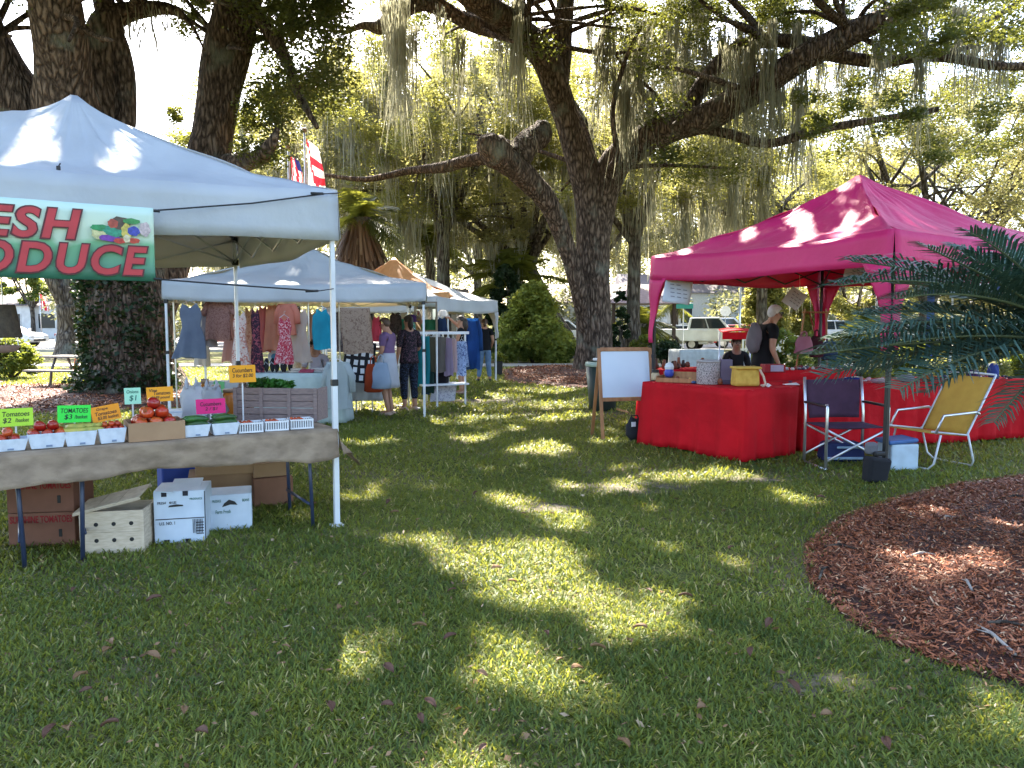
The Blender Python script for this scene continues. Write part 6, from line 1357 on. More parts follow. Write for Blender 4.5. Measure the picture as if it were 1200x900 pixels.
# ---------------------------------------------------------------- spiky blue palm in the bed
def pinnate(o, az, el, L, seed, droop, base):
    qq = random.Random(seed); K = 76; side = Vector((-math.sin(az), math.cos(az), 0)); d = Vector((math.cos(az)*math.cos(el), math.sin(az)*math.cos(el), math.sin(el)))
    P = []; tw = qq.uniform(-.25, .25)
    for k in range(K+1):
        t_ = k/K; P.append(base+d*L*t_+Vector((0, 0, -1))*droop*L*t_**2.1)
    mb = MB(); idx = range(0, K+1, 4); mb.tube([P[i] for i in idx], [.016*(1-.82*i/K)+.002 for i in idx], 7)
    fr = mb.build('frond', M['rachis'], o, smooth=True)
    V = []
    for k in range(5, K+1):
        t_ = k/K; a = P[k]; tg = (P[k]-P[k-1]).normalized(); up = side.cross(tg).normalized(); up = up if up.z > 0 else -up
        ln = L*.235*math.sin(math.pi*(.08+.86*t_))**.6*qq.uniform(.85, 1.1)
        for sg in (-1, 1):
            dr = (side*sg*math.cos(tw)+tg*(.55+.4*t_+qq.uniform(-.12, .12))+up*(.38+tw*sg+qq.uniform(-.14, .14))).normalized(); w_ = tg*.0078
            mid = a+dr*ln*.55; tip = a+dr*ln+Vector((0, 0, -ln*.22))
            V += [a-w_*.8, a+w_*.8, mid+w_*1.1, mid-w_*1.1, mid-w_*1.1, mid+w_*1.1, tip+w_*.15, tip-w_*.15]
    V = np.array([tuple(v) for v in V]); n = len(V)//4; tn = np.repeat(np.random.RandomState(seed).rand(n//2), 8)*.5+qq.random()*.4
    if qq.random() < .12: tn = tn*.1+.9
    elif qq.random() < .4: tn = np.where(np.repeat(np.arange(n//2) > n*.44, 8), .95, tn)
    np_mesh('leaflets', V, np.arange(len(V)).reshape(-1, 4), [M['cycad']], tn, parent=fr)
M['rachis'] = mat('frond_stalk', (.10, .13, .06), .5)
pc2 = Vector((4.12, 5.35, 0)); o = thing('palm', 'stiff blue green feather palm in the mulch bed at the right edge', 'palm', pc2)
mb = MB(); bark_tube(mb, [(0, 0, -.05), (0, 0, .5), (0, 0, 1.25)], [.26, .24, .2], 16, 10, .12, 3)
qq = random.Random(9)
for i in range(90):
    z = .05+1.15*qq.random(); a = i*2.4; c_, s_ = math.cos(a), math.sin(a); mb.tube([(.2*c_, .2*s_, z), (.3*c_, .3*s_, z+.12), (.33*c_, .33*s_, z+.2)], [.035, .028, .012], 6)
mb.build('trunk', M['bark_far'], o, smooth=True)
for i in range(20):
    az = i*2.39996; el = 1.15-1.0*((i+.5)/20)
    if math.cos(az-R(170)) > .5 and el < .55: el = .9
    pinnate(o, az+qq.uniform(-.12, .12), el, 1.5*qq.uniform(.88, 1.06), 200+i, .14+.2*max(0, math.cos(el)), Vector((.1*math.cos(az), .1*math.sin(az), 1.33)))
def aim(px, py, depth, k, droop):
    t_ = D(px, py, depth)-pc2; b0 = Vector((0, 0, 1.36)); d = t_-b0; d.z += droop*d.length; L = d.length; pinnate(o, math.atan2(d.y, d.x), math.asin(max(-1, min(1, d.z/L))), L, 300+k, droop, b0)
for k, (px, py, dp, dr) in enumerate([(985, 322, 5.0, .30), (1000, 300, 5.6, .22), (955, 415, 4.9, .12), (1088, 290, 4.8, .08), (965, 440, 5.3, .2), (1055, 455, 4.7, .3), (1010, 365, 5.5, .25), (1165, 500, 4.8, .38), (975, 428, 5.1, .14), (1000, 385, 5.0, .22), (1030, 405, 4.8, .16), (1050, 340, 4.9, .3), (1085, 460, 5.0, .3), (975, 395, 5.9, .2), (1010, 435, 5.6, .16)]): aim(px, py, dp, k, dr)
# litter on the bed: twigs
for i, (px, py, L, a) in enumerate([(1080, 660, .22, .2), (965, 680, .25, 1.0), (1165, 760, .35, 1.5), (1180, 745, .3, -.3), (1135, 695, .2, 1.2), (985, 650, .2, -.4), (1110, 615, .18, .5), (1190, 590, .3, .1)]):
    g = G(px, py); o = MB(); c, s_ = math.cos(a), math.sin(a); o.tube([(-L/2*c, -L/2*s_, .012), (0, .02, .03), (L/2*c, L/2*s_, .016)], [.007, .009, .004], 6); o.tube([(0, .02, .03), (L*.2*c-L*.15*s_, L*.2*s_+L*.15*c, .03)], [.005, .002], 5)
    t_ = o.build('twig', M['bark_far'] if i % 2 else mat('pale_twig%d' % i, (.38, .34, .30), .8), smooth=True); t_.location = (g.x, g.y, .035); tag(t_, 'pale dry twig lying on the red mulch', 'twig', 'twigs on the mulch bed')
# fallen leaves on the grass
lm = [mat('dead_leaf_tan', (.30, .17, .08), .7, trans=.2), mat('dead_leaf_brown', (.16, .075, .045), .7, trans=.2)]
m0 = [None, None]
for i, (px, py) in enumerate([(335, 767), (640, 752), (675, 795), (238, 872), (95, 805), (130, 862), (215, 845), (566, 888), (565, 800), (1040, 885), (700, 770), (385, 842), (820, 842), (455, 838), (300, 700), (530, 700), (730, 885), (900, 740), (180, 780), (60, 870), (600, 690), (760, 700)]+[(random.Random(i*7).uniform(20, 1000), 560+330*random.Random(i*13+1).random()) for i in range(34)]):
    k = i % 2; g = G(px, py)
    if m0[k] is None:
        m = MB(); m.grid(lambda u, v: ((u-.5)*.085, (v-.5)*.042*math.sin(math.pi*(.06+.88*u)), .012+.014*(2*v-1)**2+.012*math.sin(u*3)), 8, 4); m0[k] = o = m.build('fallen_leaf', lm[k], smooth=True, solid=.0015); tag(o, ['dry tan oak leaf lying on the lawn', 'curled brown leaf lying on the lawn'][k], 'leaf', ['tan leaves on the lawn', 'brown leaves on the lawn'][k])
    else: o = m0[k].copy(); col.objects.link(o)
    o.location = (g.x, g.y, .032); o.rotation_euler = (.3*math.sin(i*3), .3*math.cos(i*5), i*1.9); f = .45+.45*abs(math.sin(i*2.7)); o.scale = (f, f, f)

# ================================================================= CARS AND BUILDINGS BEYOND
def car(name, label, px, dep, head, kind, pm, x=None):
    X = (px-600)/900*dep if x is None else x; o = thing(name, label, {'pickup_truck': 'pickup truck', 'parked_suv': 'suv', 'parked_van': 'van'}.get(name, 'car'), (X, dep, 0), head, 'cars parked beyond the lawn')
    W_ = .92 if kind != 'truck' else .98
    P_ = {'sedan': ([(-2.25, .32), (-2.3, .62), (-2.2, .88), (-1.5, .98), (1.0, .98), (1.9, .86), (2.25, .70), (2.3, .42), (2.2, .28)], [(-1.75, .97), (-1.05, 1.42), (.25, 1.44), (1.15, .96)], 1.35, .32),
          'suv': ([(-2.3, .35), (-2.35, .75), (-2.3, 1.05), (-1.2, 1.08), (1.15, 1.06), (2.1, .98), (2.32, .78), (2.36, .45), (2.25, .32)], [(-2.28, 1.06), (-2.0, 1.68), (.35, 1.72), (1.2, 1.05)], 1.42, .36),
          'van': ([(-2.5, .35), (-2.55, .8), (-2.5, 1.1), (0, 1.12), (1.5, 1.08), (2.35, .92), (2.5, .7), (2.5, .42), (2.4, .3)], [(-2.48, 1.1), (-2.4, 1.9), (.8, 1.92), (1.75, 1.06)], 1.5, .36),
          'truck': ([(-2.9, .5), (-2.92, 1.0), (-2.9, 1.18), (-1.0, 1.18), (1.3, 1.15), (2.5, 1.10), (2.75, .95), (2.8, .55), (2.7, .42)], [(-1.0, 1.16), (-.85, 1.82), (.75, 1.86), (1.45, 1.13)], 1.85, .40)}[kind]
    low, gh, wx, wr = P_
    bot = []
    for cx in (wx, -wx):
        bot += [(cx+(wr+.06)*math.cos(a), max(low[0][1], wr+(wr+.06)*math.sin(a))) for a in [math.pi*k/8 for k in range(9)]]
    m = MB(); m.prism(low+bot, -W_, W_); m.build('body', pm, o, bev=.05)
    gt = max(z for _, z in gh); m = MB(); n = len(gh); yy = lambda z: W_*(.94-.16*(z-gh[0][1])/(gt-gh[0][1]))
    vs = [(x_, -yy(z), z) for x_, z in gh]+[(x_, yy(z), z) for x_, z in gh]; m.add(vs, [tuple(range(n)), tuple(range(2*n-1, n-1, -1))]+[(i, i+n, (i+1) % n+n, (i+1) % n) for i in range(n)]); m.build('cabin', pm, o, bev=.04)
    zb_, zt_ = gh[0][1]+.06, gt-.09
    def xat(z, e): (xa, za), (xb, zb2) = (gh[0], gh[1]) if e == 0 else (gh[3], gh[2]); return xa+(xb-xa)*(z-za)/(zb2-za)
    for sg in (-1, 1):
        x0b, x0t, x1b, x1t = xat(zb_, 0)+.12, xat(zt_, 0)+.1, xat(zb_, 1)-.16, xat(zt_, 1)-.1; nw = 3 if kind in ('suv', 'van') else 2
        for k in range(nw):
            f0, f1 = k/nw+.015, (k+1)/nw-.015; m = MB(); m.add([(x0b+(x1b-x0b)*f0, sg*(yy(zb_)+.012), zb_), (x0b+(x1b-x0b)*f1, sg*(yy(zb_)+.012), zb_), (x0t+(x1t-x0t)*f1, sg*(yy(zt_)+.012), zt_), (x0t+(x1t-x0t)*f0, sg*(yy(zt_)+.012), zt_)], [(0, 1, 2, 3)]); m.build('side_window', M['glass'], o, solid=.008)
    for e, nm in ((1, 'windshield'), (0, 'rear_window')):
        s_ = 1 if e else -1; m = MB(); z0, z1 = zb_, zt_+.03; m.add([(xat(z0, e)+s_*.02, -yy(z0)*.88, z0), (xat(z0, e)+s_*.02, yy(z0)*.88, z0), (xat(z1, e)+s_*.02, yy(z1)*.88, z1), (xat(z1, e)+s_*.02, -yy(z1)*.88, z1)], [(0, 1, 2, 3)]); m.build(nm, M['glass'], o, solid=.008)
    for cx in (wx, -wx):
        for sg in (-1, 1):
            m = MB(); m.tube([(cx, sg*(W_-.22), wr), (cx, sg*(W_-.0), wr)], wr, 20); tr_ = m.build('wheel', M['rubber'], o, bev=.02); MB().tube([(cx, sg*(W_-.01), wr), (cx, sg*(W_+.012), wr)], wr*.62, 16).build('rim', M['alu'], tr_)
    fx, rx_ = max(p[0] for p in low), min(p[0] for p in low); zl = low[6][1]-.05
    for sg in (-1, 1):
        MB().box((fx-.04, sg*(W_-.24), zl), (.10, .34, .15), bev=.03).build('headlight', M['lampglass'], o); MB().box((rx_+.04, sg*(W_-.18), zl+.15), (.10, .26, .18), bev=.03).build('tail_light', M['tail'], o); MB().box((gh[3][0]-.25, sg*(W_+.10), zb_+.06), (.10, .20, .14), bev=.03).build('side_mirror', pm, o)
    MB().box((fx-.02, 0, zl-.22), (.08, 1.1, .16), bev=.02).build('grille', M['black'], o); MB().box((rx_+.01, 0, zl-.1), (.06, .36, .12), bev=.01).build('number_plate', M['plast_white'], o)
    if kind == 'truck': m = MB(); m.box((-1.95, 0, 1.185), (1.7, 1.6, .012)); m.build('bed_cover', M['black'], o)
    return o
car('parked_suv', 'white wagon parked just left of the main oak trunk', 656, 46, R(8), 'suv', M['car_white'])
car('parked_car', 'white sedan parked left of the pickup, tail toward the market', 787, 45, R(155), 'sedan', M['car_white'])
car('pickup_truck', 'white crew cab pickup truck behind the red roofed chair', 826, 44, R(-14), 'truck', M['car_white'])
car('parked_car', 'red car glimpsed past the nose of the pickup truck', 872, 47, R(-10), 'sedan', M['car_red'])
car('parked_car', 'blue car just left of the largest oak trunk, behind the vine mound', 637, 52, R(6), 'sedan', mat('blue_car_paint', (.05, .16, .32), .3, scale=2, coat=1))
car('parked_van', 'white van behind the pickup truck', 848, 60, R(-20), 'van', M['car_white'])
car('parked_car', 'silver car glimpsed behind the older man and shrubs', 930, 48, R(0), 'sedan', M['car_silver'])
car('parked_suv', 'white wagon behind the shrubs near the purses', 990, 50, R(5), 'suv', M['car_white'])
car('parked_car', 'pale sedan seen through the palm fronds', 1080, 46, R(-3), 'sedan', M['car_white'])
car('parked_car', 'white sedan behind the yellow chair', 1145, 47, R(5), 'sedan', M['car_white'])
car('parked_car', 'silver sedan under the forked yellow tree', 118, 48, R(3), 'sedan', M['car_silver'])
car('parked_car', 'white sedan glaring in the sun left of the forked tree', 8, 50, R(-4), 'sedan', M['car_white'])
car('parked_suv', 'white wagon at the far left of the parking lot', -20, 52, R(4), 'suv', M['car_white'])
car('parked_car', 'red car hidden in part behind the dresses', 260, 50, R(2), 'sedan', M['car_red'])
def house(name, label, x, y, w_, d, h, rh, wins, wall=None, roofm=None, rz=0, hip=False, over=.4, cat='building'):
    o = thing(name, label, cat, (x, y, 0), rz); wall = wall or M['wall_white']; MB().box((0, 0, h/2), (w_, d, h)).build('wall', wall, o); m = MB(); a, b_ = w_/2+over, d/2+over; k = (a-min(a, b_)*.9) if hip else a
    m.add([(-a, -b_, h+.003), (a, -b_, h+.003), (a, b_, h+.003), (-a, b_, h+.003), (-k, 0, h+rh), (k, 0, h+rh)], [(0, 1, 5, 4), (1, 2, 5), (2, 3, 4, 5), (3, 0, 4), (3, 2, 1, 0)]); m.build('roof', roofm or M['roof_grey'], o)
    for (wx_, wz, ww, wh) in wins:
        f = MB(); f.box((wx_, -d/2-.02, wz), (ww+.16, .06, wh+.16)); fo = f.build('window', M['wall_white'], o); MB().box((wx_, -d/2-.045, wz), (ww, .03, wh)).build('pane', M['glass'], fo)
    return o
house('cottage', 'white cottage behind the leaning trunk and parked wagon', (690-600)/900*72, 72, 13, 8, 3.3, 1.8, [(-4, 1.7, 1.2, 1.5), (-1, 1.7, 1.2, 1.5), (3, 1.7, 1.2, 1.5)])
house('white_building', 'long white building beyond the parking lot on the right', (1120-600)/900*86, 86, 26, 9, 3.2, 1.4, [(-10+i*3.2, 1.8, 1.3, 1.5) for i in range(7)])
house('white_building', 'white building beyond the lot behind the truck', (812-600)/900*84, 84, 16, 8, 4.6, 2.2, [(-5+i*3.3, 2.4, 1.2, 1.8) for i in range(4)], wall=mat('cream_wall', (.6, .58, .5), .8))
house('shop_building', 'sunlit pale building at the far left across the lot', (20-600)/900*80, 80, 30, 9, 3.2, 1.4, [(-11+i*3.4, 1.7, 1.6, 1.4) for i in range(7)])
house('low_hut', 'low hut with a brown roof between the far tents', (515-600)/900*52, 52, 3.2, 3, 2.6, 1.2, [(0, 1.4, .6, .8)], roofm=mat('brown_roof', (.10, .075, .055), .9), wall=mat('tan_wall', (.3, .26, .2), .9))
gz = thing('pavilion', 'open garden pavilion with a purplish grey hipped roof', 'pavilion', ((742-600)/900*38, 38, 0), R(10)); m = MB(); a = 1.9; m.add([(-a, -a, 2.45), (a, -a, 2.45), (a, a, 2.45), (-a, a, 2.45), (0, 0, 3.35)], [(0, 1, 4), (1, 2, 4), (2, 3, 4), (3, 0, 4), (3, 2, 1, 0)]); m.build('roof', mat('pavilion_roof', (.26, .20, .24), .8), gz)
for sx_ in (-1.5, 1.5):
    for sy_ in (-1.5, 1.5): MB().box((sx_, sy_, 1.22), (.14, .14, 2.44)).build('post', mat('post_brown', (.08, .05, .04), .8), gz)
MB().box((0, 1.45, .9), (2.8, .05, 1.3)).build('lattice_panel', mat('lattice_dark', (.06, .05, .05), .9), gz)
o = thing('road_sign', 'small round white sign on a post above the white van', 'road sign', ((849-600)/900*44, 44, 0)); MB().tube([(0, 0, 0), (0, 0, 2.1)], .03, 8).build('post', M['alu'], o); MB().tube([(0, -.03, 2.2), (0, .0, 2.2)], .30, 24).build('disc', M['plast_white'], o)
o = thing('street_sign', 'teal street sign on a pole near the hanging lettered bag', 'street sign', ((800-600)/900*40, 40, 0)); MB().tube([(0, 0, 0), (0, 0, 2.6)], .03, 8).build('post', M['alu'], o); MB().box((0, -.02, 2.4), (1.0, .03, .26), bev=.01).build('sign_panel', mat('sign_teal', (.03, .35, .32), .5), o)
fe = thing('picket_fence', 'white picket fence along the lot behind the palm fronds', 'fence', (10.5, 36, 0))
m = MB()
for i in range(100): m.box((i*.16, 0, .48), (.085, .02, .92))
m.build('pickets', M['wall_white'], fe); m = MB(); m.box((8, .025, .3), (16, .03, .08)); m.box((8, .025, .75), (16, .03, .08)); m.build('rail', M['wall_white'], fe)
for i in range(9): MB().box((i*2, .05, .55), (.1, .07, 1.1)).build('post', M['wall_white'], fe)
for i, (px, dep) in enumerate([(866, 30), (1025, 33)]):
    o = thing('lamp_post', ['slim grey lamp post behind the pickup truck', 'slim pale lamp post behind the near pole of the pink tent'][i], 'lamp post', ((px-600)/900*dep, dep, 0)); MB().tube([(0, 0, 0), (0, 0, 3.1)], [.05, .035], 10).build('pole', M['alu'], o, smooth=True); MB().lathe([(.06, 3.1), (.16, 3.2), (.18, 3.4), (.10, 3.55), (.02, 3.6)], n=16).build('lantern', M['lampglass'], o, smooth=True)
# ================================================================= PEOPLE
def skin(vd, ed, roots, sub=2):
    """vd: list of (co, rx, ry)"""
    me = bpy.data.meshes.new('sk'); me.from_pydata([v[0] for v in vd], ed, []); ob = bpy.data.objects.new('sk', me); col.objects.link(ob)
    ms = ob.modifiers.new('s', 'SKIN'); ms.use_smooth_shade = True
    for i, v in enumerate(vd): me.skin_vertices[0].data[i].radius = (v[1], v[2]); me.skin_vertices[0].data[i].use_root = i in roots
    sb = ob.modifiers.new('u', 'SUBSURF'); sb.levels = sub; sb.render_levels = sub
    dg = bpy.context.evaluated_depsgraph_get(); dg.update(); out = bpy.data.meshes.new_from_object(ob.evaluated_get(dg)); bpy.data.objects.remove(ob); out.materials.clear(); return out
def person(label, loc, rz, H_=1.65, sk='skin_light', pose=None, top=None, sleeve=.5, bottom=None, blen=1.0, dress=None, dlen=.3, hair='hair_brown', hairlen=.0, shoes='black', build=1.0, fem=True, hat=None):
    """local frame: faces +y, x to its right"""
    k = H_/1.70; P_ = dict(pel=(0, 0, .93), wai=(0, 0, 1.06), che=(0, .01, 1.24), nb=(0, -.01, 1.42), ne=(0, .0, 1.49), h1=(0, .02, 1.545), h2=(0, .015, 1.63),
        sl=(-.17, -.01, 1.385), sr=(.17, -.01, 1.385), el=(-.215, -.03, 1.12), er=(.215, -.03, 1.12), wl=(-.22, .05, .88), wr=(.22, .05, .88),
        hl=(-.09, 0, .88), hr=(.09, 0, .88), kl=(-.10, .02, .49), kr=(.10, .02, .49), al=(-.105, -.02, .09), ar=(.105, -.02, .09), tl=(-.12, .13, .035), tr=(.12, .13, .035))
    P_.update(pose or {}); P_['pel'] = P_['pel']; P = {a: Vector(b_)*k for a, b_ in P_.items()}; B = build
    o = thing('person', label, 'person', loc, rz)
    rd = dict(pel=(.155*B, .115*B), wai=(.125*B, .10*B), che=(.145*B, .11*B), nb=(.075, .06), ne=(.052, .055), h1=(.068, .082), h2=(.078, .098), sl=(.058*B, .058*B), sr=(.058*B, .058*B), el=(.038*B, .038*B), er=(.038*B, .038*B), wl=(.024, .026), wr=(.024, .026), hl=(.088*B, .09*B), hr=(.088*B, .09*B), kl=(.056*B, .058*B), kr=(.056*B, .058*B), al=(.036, .04), ar=(.036, .04), tl=(.034, .022), tr=(.034, .022))
    names = list(rd); ix = {n: i for i, n in enumerate(names)}; sh = {'pel': .80, 'wai': .82, 'hl': .80, 'hr': .80, 'che': .92}; vd = [(P[n], rd[n][0]*k*sh.get(n, 1), rd[n][1]*k*sh.get(n, 1)) for n in names]
    E_ = [('pel', 'wai'), ('wai', 'che'), ('che', 'nb'), ('nb', 'ne'), ('ne', 'h1'), ('h1', 'h2'), ('nb', 'sl'), ('nb', 'sr'), ('sl', 'el'), ('sr', 'er'), ('el', 'wl'), ('er', 'wr'), ('pel', 'hl'), ('pel', 'hr'), ('hl', 'kl'), ('hr', 'kr'), ('kl', 'al'), ('kr', 'ar'), ('al', 'tl'), ('ar', 'tr')]
    ed = [(ix[a], ix[b_]) for a, b_ in E_]; roots = [0]
    for w_, e in (('wl', 'el'), ('wr', 'er')):
        d = (P[w_]-P[e]).normalized(); sd = d.cross(Vector((0, 1, 0))); sd = sd.normalized() if sd.length > .1 else Vector((1, 0, 0)); pm_ = P[w_]+d*.06*k; i0 = len(vd); vd.append((pm_, .030*k, .020*k)); ed.append((ix[w_], i0)); nrm = sd.cross(d)
        for f in range(4):
            r_ = len(vd); b0 = P[w_]+d*.055*k+nrm*(f-1.5)*.017*k; L = (.068, .078, .074, .058)[f]*k; vd += [(b0, .0095*k, .0095*k), (b0+d*(.035*k+L*.4), .0088*k, .0088*k), (b0+d*(.035*k+L*.8)+sd*.018*k, .0075*k, .0075*k)]; ed += [(r_, r_+1), (r_+1, r_+2)]; roots.append(r_)
        r_ = len(vd); b0 = P[w_]+d*.02*k+nrm*.018*k; vd += [(b0, .011*k, .011*k), (b0+d*.035*k+nrm*.028*k, .010*k, .010*k), (b0+d*.062*k+nrm*.032*k, .008*k, .008*k)]; ed += [(r_, r_+1), (r_+1, r_+2)]; roots.append(r_)
    me = skin(vd, ed, roots)
    # head shape: nose, ears, eyes and mouth joined into the body
    hc = (P['h1']+P['h2'])/2+Vector((0, .0, .01))*k; up = (P['h2']-P['ne']).normalized(); X_ = Vector((1, 0, 0)); fw = up.cross(X_)*-1; fw = X_.cross(up)*-1 if X_.cross(up).y < 0 else X_.cross(up)
    bm = bmesh.new(); bm.from_mesh(me); fm = MB()
    def hp(x, y, z): return hc+X_*x*k+fw*y*k+up*z*k
    fm.tube([hp(0, .085, .03), hp(0, .108, -.012), hp(0, .088, -.026)], [.008*k, .014*k, .010*k], 8)
    for s_ in (-1, 1): fm.blob(hp(s_*.077, 0, 0), .022*k, 1, 8, .05, (.4, .8, 1.3))
    nb0 = len(bm.faces)
    vsn = [bm.verts.new(v) for v in fm.v]; [bm.faces.new([vsn[i] for i in f]) for f in fm.f]; nf = len(bm.faces)
    fm = MB()
    for s_ in (-1, 1): fm.blob(hp(s_*.031, .084, .012), .0105*k, 1, 8, 0)
    vsn = [bm.verts.new(v) for v in fm.v]; ef = [bm.faces.new([vsn[i] for i in f]) for f in fm.f]
    fm = MB(); fm.blob(hp(0, .083, -.048), .022*k, 1, 8, 0, (1, .45, .3)); vsn = [bm.verts.new(v) for v in fm.v]; lf = [bm.faces.new([vsn[i] for i in f]) for f in fm.f]
    for f in ef: f.material_index = 1
    for f in lf: f.material_index = 2
    bm.to_mesh(me); bm.free(); me.name = 'body'; link('body', me, [M[sk], M['eye'], M['lip']], o, True)
    def cloth(nm, keys, grow, m_, extra=(), edges=None):
        vd2 = []; ids = {}
        for n in keys: ids[n] = len(vd2); vd2.append((P[n], (rd[n][0]+grow)*k, (rd[n][1]+grow)*k))
        for (n, a, b_, f, r_) in extra: ids[n] = len(vd2); vd2.append((P[a].lerp(P[b_], f), r_*k, r_*k))
        ed2 = [(ids[a], ids[b_]) for a, b_ in edges]; link(nm, skin(vd2, ed2, [0]), m_, o, True)
    if top:
        fs = sleeve; ex = [('pl', 'pel', 'hl', .75, .125*B), ('pr', 'pel', 'hr', .75, .125*B)]; eg = [('pel', 'pl'), ('pel', 'pr'), ('pel', 'wai'), ('wai', 'che'), ('che', 'nb'), ('nb', 'sl'), ('nb', 'sr')]
        if fs > 0:
            for s_ in 'lr':
                if fs <= 1: ex.append(('m'+s_, 's'+s_, 'e'+s_, fs, .055*B)); eg.append(('s'+s_, 'm'+s_))
                else: ex += [('m'+s_, 's'+s_, 'e'+s_, 1, .05*B), ('n'+s_, 'e'+s_, 'w'+s_, fs-1, .04*B)]; eg += [('s'+s_, 'm'+s_), ('m'+s_, 'n'+s_)]
        cloth('top', ['pel', 'wai', 'che', 'nb', 'sl', 'sr'], .014, top, ex, eg)
        tb = o.children[-1] if o.children[-1].name.startswith('top') else [c_ for c_ in o.children if c_.name.startswith('top')][-1]
        bt = bmesh.new(); bt.from_mesh(tb.data); mm_ = MB(); dn = Vector((0, 0, -.07*k)) if P['pel'].z > .7*k else Vector((0, -.02, -.03))
        mm_.tube([P['pel']+dn, P['pel']+dn*.3, P['pel'].lerp(P['wai'], .6), P['wai'].lerp(P['che'], .5), P['che']], [.128*B*k, .124*B*k, .112*B*k, .112*B*k, .10*B*k], 20, flat=1.34)
        vv = [bt.verts.new(v) for v in mm_.v]; [bt.faces.new([vv[i] for i in f]) for f in mm_.f]; bt.to_mesh(tb.data); bt.free(); tb.data.polygons.foreach_set('use_smooth', [True]*len(tb.data.polygons))
    if bottom:
        ex = [('b'+s_, 'k'+s_, 'a'+s_, max(.01, blen-1) if blen > 1 else .0, .062 if blen > 1.5 else .075) for s_ in 'lr'] if blen > 1 else [('b'+s_, 'h'+s_, 'k'+s_, blen, .085) for s_ in 'lr']
        ex.append(('ww', 'pel', 'wai', .55, .135*B))
        if blen > 1: cloth('trousers', ['pel', 'hl', 'hr', 'kl', 'kr'], .014, bottom, ex, [('pel', 'ww'), ('pel', 'hl'), ('pel', 'hr'), ('hl', 'kl'), ('hr', 'kr'), ('kl', 'bl'), ('kr', 'br')])
        else: cloth('shorts', ['pel', 'hl', 'hr'], .016, bottom, ex, [('pel', 'ww'), ('pel', 'hl'), ('pel', 'hr'), ('hl', 'bl'), ('hr', 'br')])
    if dress:
        m = MB(); nn = 24; zs = [1.10, 1.0, .92, .8, .7, .6, .5, .42, .35]; zs = [z for z in zs if z >= dlen]; vs = []
        for z in zs:
            f = (1.12-z)/.7; rx, ry = .15*B+.09*f, .12*B+.08*f
            for j in range(nn): a = 2*math.pi*j/nn; g = 1+.06*f*math.sin(a*7); vs.append(((P['pel'].x/k+rx*g*math.cos(a))*k, (P['pel'].y/k+ry*g*math.sin(a))*k, z*k))
        m.add(vs, [(i*nn+j, i*nn+(j+1) % nn, (i+1)*nn+(j+1) % nn, (i+1)*nn+j) for i in range(len(zs)-1) for j in range(nn)]); m.build('skirt', dress, o, smooth=True, solid=.006)
    # hair: a shell over the skull, longer behind
    m = MB(); nn = 20; vs = []; K = 8
    for i in range(K+1):
        th = (.0+i/K*1.0)*math.pi*.62
        for j in range(nn):
            a = 2*math.pi*j/nn; dx, dy, dz = math.sin(th)*math.cos(a), math.sin(th)*math.sin(a), math.cos(th)
            if dy > 0: dz = max(dz, .30+.35*dy) if i > 3 else dz
            vs.append(hp(dx*.088, dy*.100-.008, .03+dz*.095))
    m.add(vs, [(i*nn+j, i*nn+(j+1) % nn, (i+1)*nn+(j+1) % nn, (i+1)*nn+j) for i in range(K) for j in range(nn)])
    if hairlen > 0:
        m.tube([hp(0, -.045, .06), hp(0, -.075, -.03), hp(0, -.085, -.03-hairlen*.5), hp(0, -.07, -.03-hairlen)], [.07*k, .085*k, .075*k, .03*k], 12, flat=.55)
    else: m.blob(hp(0, -.05, .0), .075*k, 2, 12, .06, (1, .7, 1.0))
    m.build('hair', M[hair], o, smooth=True)
    for s_ in 'lr':
        a, t_ = P['a'+s_], P['t'+s_]; m = MB(); d = (t_-a); m.tube([Vector((a.x-d.x*.45, a.y-d.y*.45, max(.03, a.z-.06))), Vector((a.x, a.y, max(.035, a.z-.045*k))), Vector((t_.x, t_.y, t_.z)), t_+d*.22+Vector((0, 0, -.012))], [.035*k, .045*k, .042*k, .02*k], 10, flat=.8); m.build('shoe', M[shoes] if isinstance(shoes, str) else shoes, o, smooth=True)
    return o, P
purple = fabric('purple_top', '8d6f96', '7a5c84'); whitec = fabric('white_shorts', 'd5d8e0'); M['sandal'] = mat('sandal', (.45, .30, .22), .7)
g = G(455, 487); g.z = 0
o, P = person('woman in a mauve top and white shorts browsing at the clothes tent', g, R(70), 1.62, 'skin', dict(er=(.20, .02, 1.13), wr=(.12, .24, 1.16), el=(-.2, .0, 1.12), wl=(-.10, .20, .98), h1=(0, .045, 1.54), h2=(0, .05, 1.625), al=(-.10, -.06, .09), tl=(-.11, .09, .035), kr=(.1, .06, .49)), top=purple, sleeve=.7, dress=whitec, dlen=.5, hair='hair_brown', shoes='sandal', build=1.08)
bag('pale blue white shopping bag held by the woman in mauve', 446, 0, 12.15, .30, .42, fabric('bag_pale', 'b6c4d4', '98a8bc'), 11, z=.50, name='shopping_bag', d=.4)
bag('orange shopping bag hanging beside the pale one', 437, 0, 12.45, .30, .46, fabric('bag_orange', 'd0562a', 'b04420'), 12, z=.42, name='shopping_bag', d=.35)
dk = fabric('black_floral', '17181f', '6a4c5c', 'print', 26); g = G(480, 481); g.z = 0
person('woman in a black floral blouse and trousers behind the woman in mauve', g, R(35), 1.66, 'skin', dict(wr=(.18, .2, 1.05), er=(.22, .02, 1.12)), top=dk, sleeve=1.0, bottom=fabric('black_floral2', '14151c', '3a4a6a', 'print', 26), blen=1.75, hair='hair_dark', hairlen=.12, shoes='sandal', build=1.1)
g = G(541, 462); g.z = 0
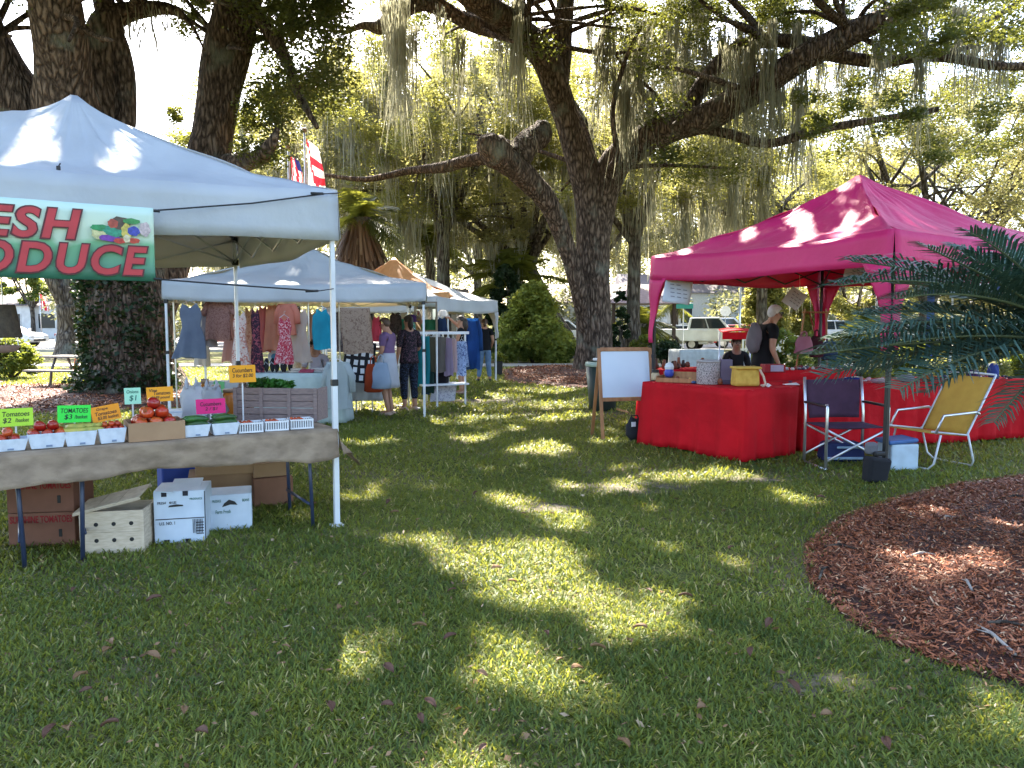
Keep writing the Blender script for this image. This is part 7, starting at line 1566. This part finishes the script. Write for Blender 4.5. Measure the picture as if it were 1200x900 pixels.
person('tanned woman in a black top and blue patterned skirt reaching up to the garments', g, R(80), 1.68, 'skin', dict(er=(.25, .15, 1.5), wr=(.15, .3, 1.66), el=(-.22, .06, 1.12), wl=(-.16, .22, .95)), top=fabric('black_top', '15161c'), sleeve=.3, dress=fabric('blue_print', 'a8bfe2', '3a559a', 'print', 24), dlen=.6, hair='hair_dark', hairlen=.22, shoes='sandal', build=.9)
g = G(568, 447); g.z = 0
person('woman in a black t-shirt and blue jeans standing alone on the lawn, back turned', g, R(8), 1.64, 'skin', dict(el=(-.24, .0, 1.14), wl=(-.20, .18, 1.02), er=(.23, -.02, 1.12), wr=(.2, .12, .95), kl=(-.12, .02, .49), al=(-.17, -.02, .09), tl=(-.2, .12, .035), ar=(.14, -.02, .09), tr=(.16, .12, .035)), top=fabric('black_tee', '14141b'), sleeve=.55, bottom=M['denim'], blen=1.95, hair='hair_brown', hairlen=.08, build=1.12)
g = D(373, 450, 12.9); g.z = 0
seat = dict(pel=(0, 0, .56), wai=(0, .03, .70), che=(0, .08, .88), nb=(0, .10, 1.04), ne=(0, .12, 1.11), h1=(0, .15, 1.17), h2=(0, .15, 1.255), sl=(-.17, .09, 1.01), sr=(.17, .09, 1.01), el=(-.22, .12, .78), er=(.22, .14, .78), wl=(-.12, .34, .80), wr=(.12, .34, .80), hl=(-.09, .05, .52), hr=(.09, .05, .52), kl=(-.11, .46, .50), kr=(.11, .46, .50), al=(-.11, .44, .09), ar=(.11, .44, .09), tl=(-.12, .58, .035), tr=(.12, .58, .035))
person('seated vendor in a white top behind the sage table', g, R(175), 1.62, 'skin', seat, top=fabric('white_top', 'd4cdd6', 'b8b0bc'), sleeve=.8, bottom=M['denim'], blen=1.9, hair='hair_brown', hairlen=.1)
def stool(label, x, y, h, rz=0):
    o = thing('folding_stool', label, 'stool', (x, y, 0), rz); MB().box((0, 0, h-.02), (.4, .38, .035), bev=.01).build('seat', M['black_cloth'], o)
    for sx_ in (-.17, .17):
        for sy_ in (-.15, .15): MB().tube([(sx_, sy_, 0), (sx_*.9, sy_*.9, h-.04)], .012, 8).build('leg', M['alu'], o)
stool('dark stool under the vendor in white', g.x, g.y, .46)
g = D(893, 450, 10.9); g.z = 0
o, P = person('older white haired man with sunglasses and black t-shirt behind the red table', g, R(-78), 1.80, 'skin', dict(che=(0, .03, 1.24), nb=(0, .08, 1.41), ne=(0, .12, 1.475), h1=(0, .16, 1.53), h2=(0, .165, 1.61), sl=(-.18, .05, 1.375), sr=(.18, .05, 1.375), el=(-.23, -.0, 1.12), er=(.23, -.0, 1.12), wl=(-.22, .10, .90), wr=(.21, .12, .90)), top=fabric('black_tee2', '15151a'), sleeve=.6, bottom=M['denim'], blen=1.95, hair='hair_white', build=1.1)
m = MB(); k_ = 1.8/1.7
hcx = (P['h1']+P['h2'])/2
for sx_ in (-.034, .034): m.box((sx_, hcx.y+.098, hcx.z+.022), (.05, .012, .032), bev=.005)
for sx_ in (-.08, .08): m.box((sx_, hcx.y+.045, hcx.z+.028), (.006, .10, .008))
m.build('sunglasses', M['black'], o)
m = MB(); m.blob((-.0, -.14, 1.33), .17, 5, 14, .12, (1.0, .45, 1.25)); m.build('grey_vest_back', fabric('grey_vest', '8f8890', '6e6870'), o, smooth=True)
seat2 = dict(seat); g = D(860, 450, 13.15); g.z = 0
person('seated man in a black shirt under the red sun roof of his chair', g, R(178), 1.68, 'skin_brown', seat2, top=fabric('black_shirt', '121218'), sleeve=.9, bottom=M['black_cloth'], blen=1.9, hair='hair_dark')
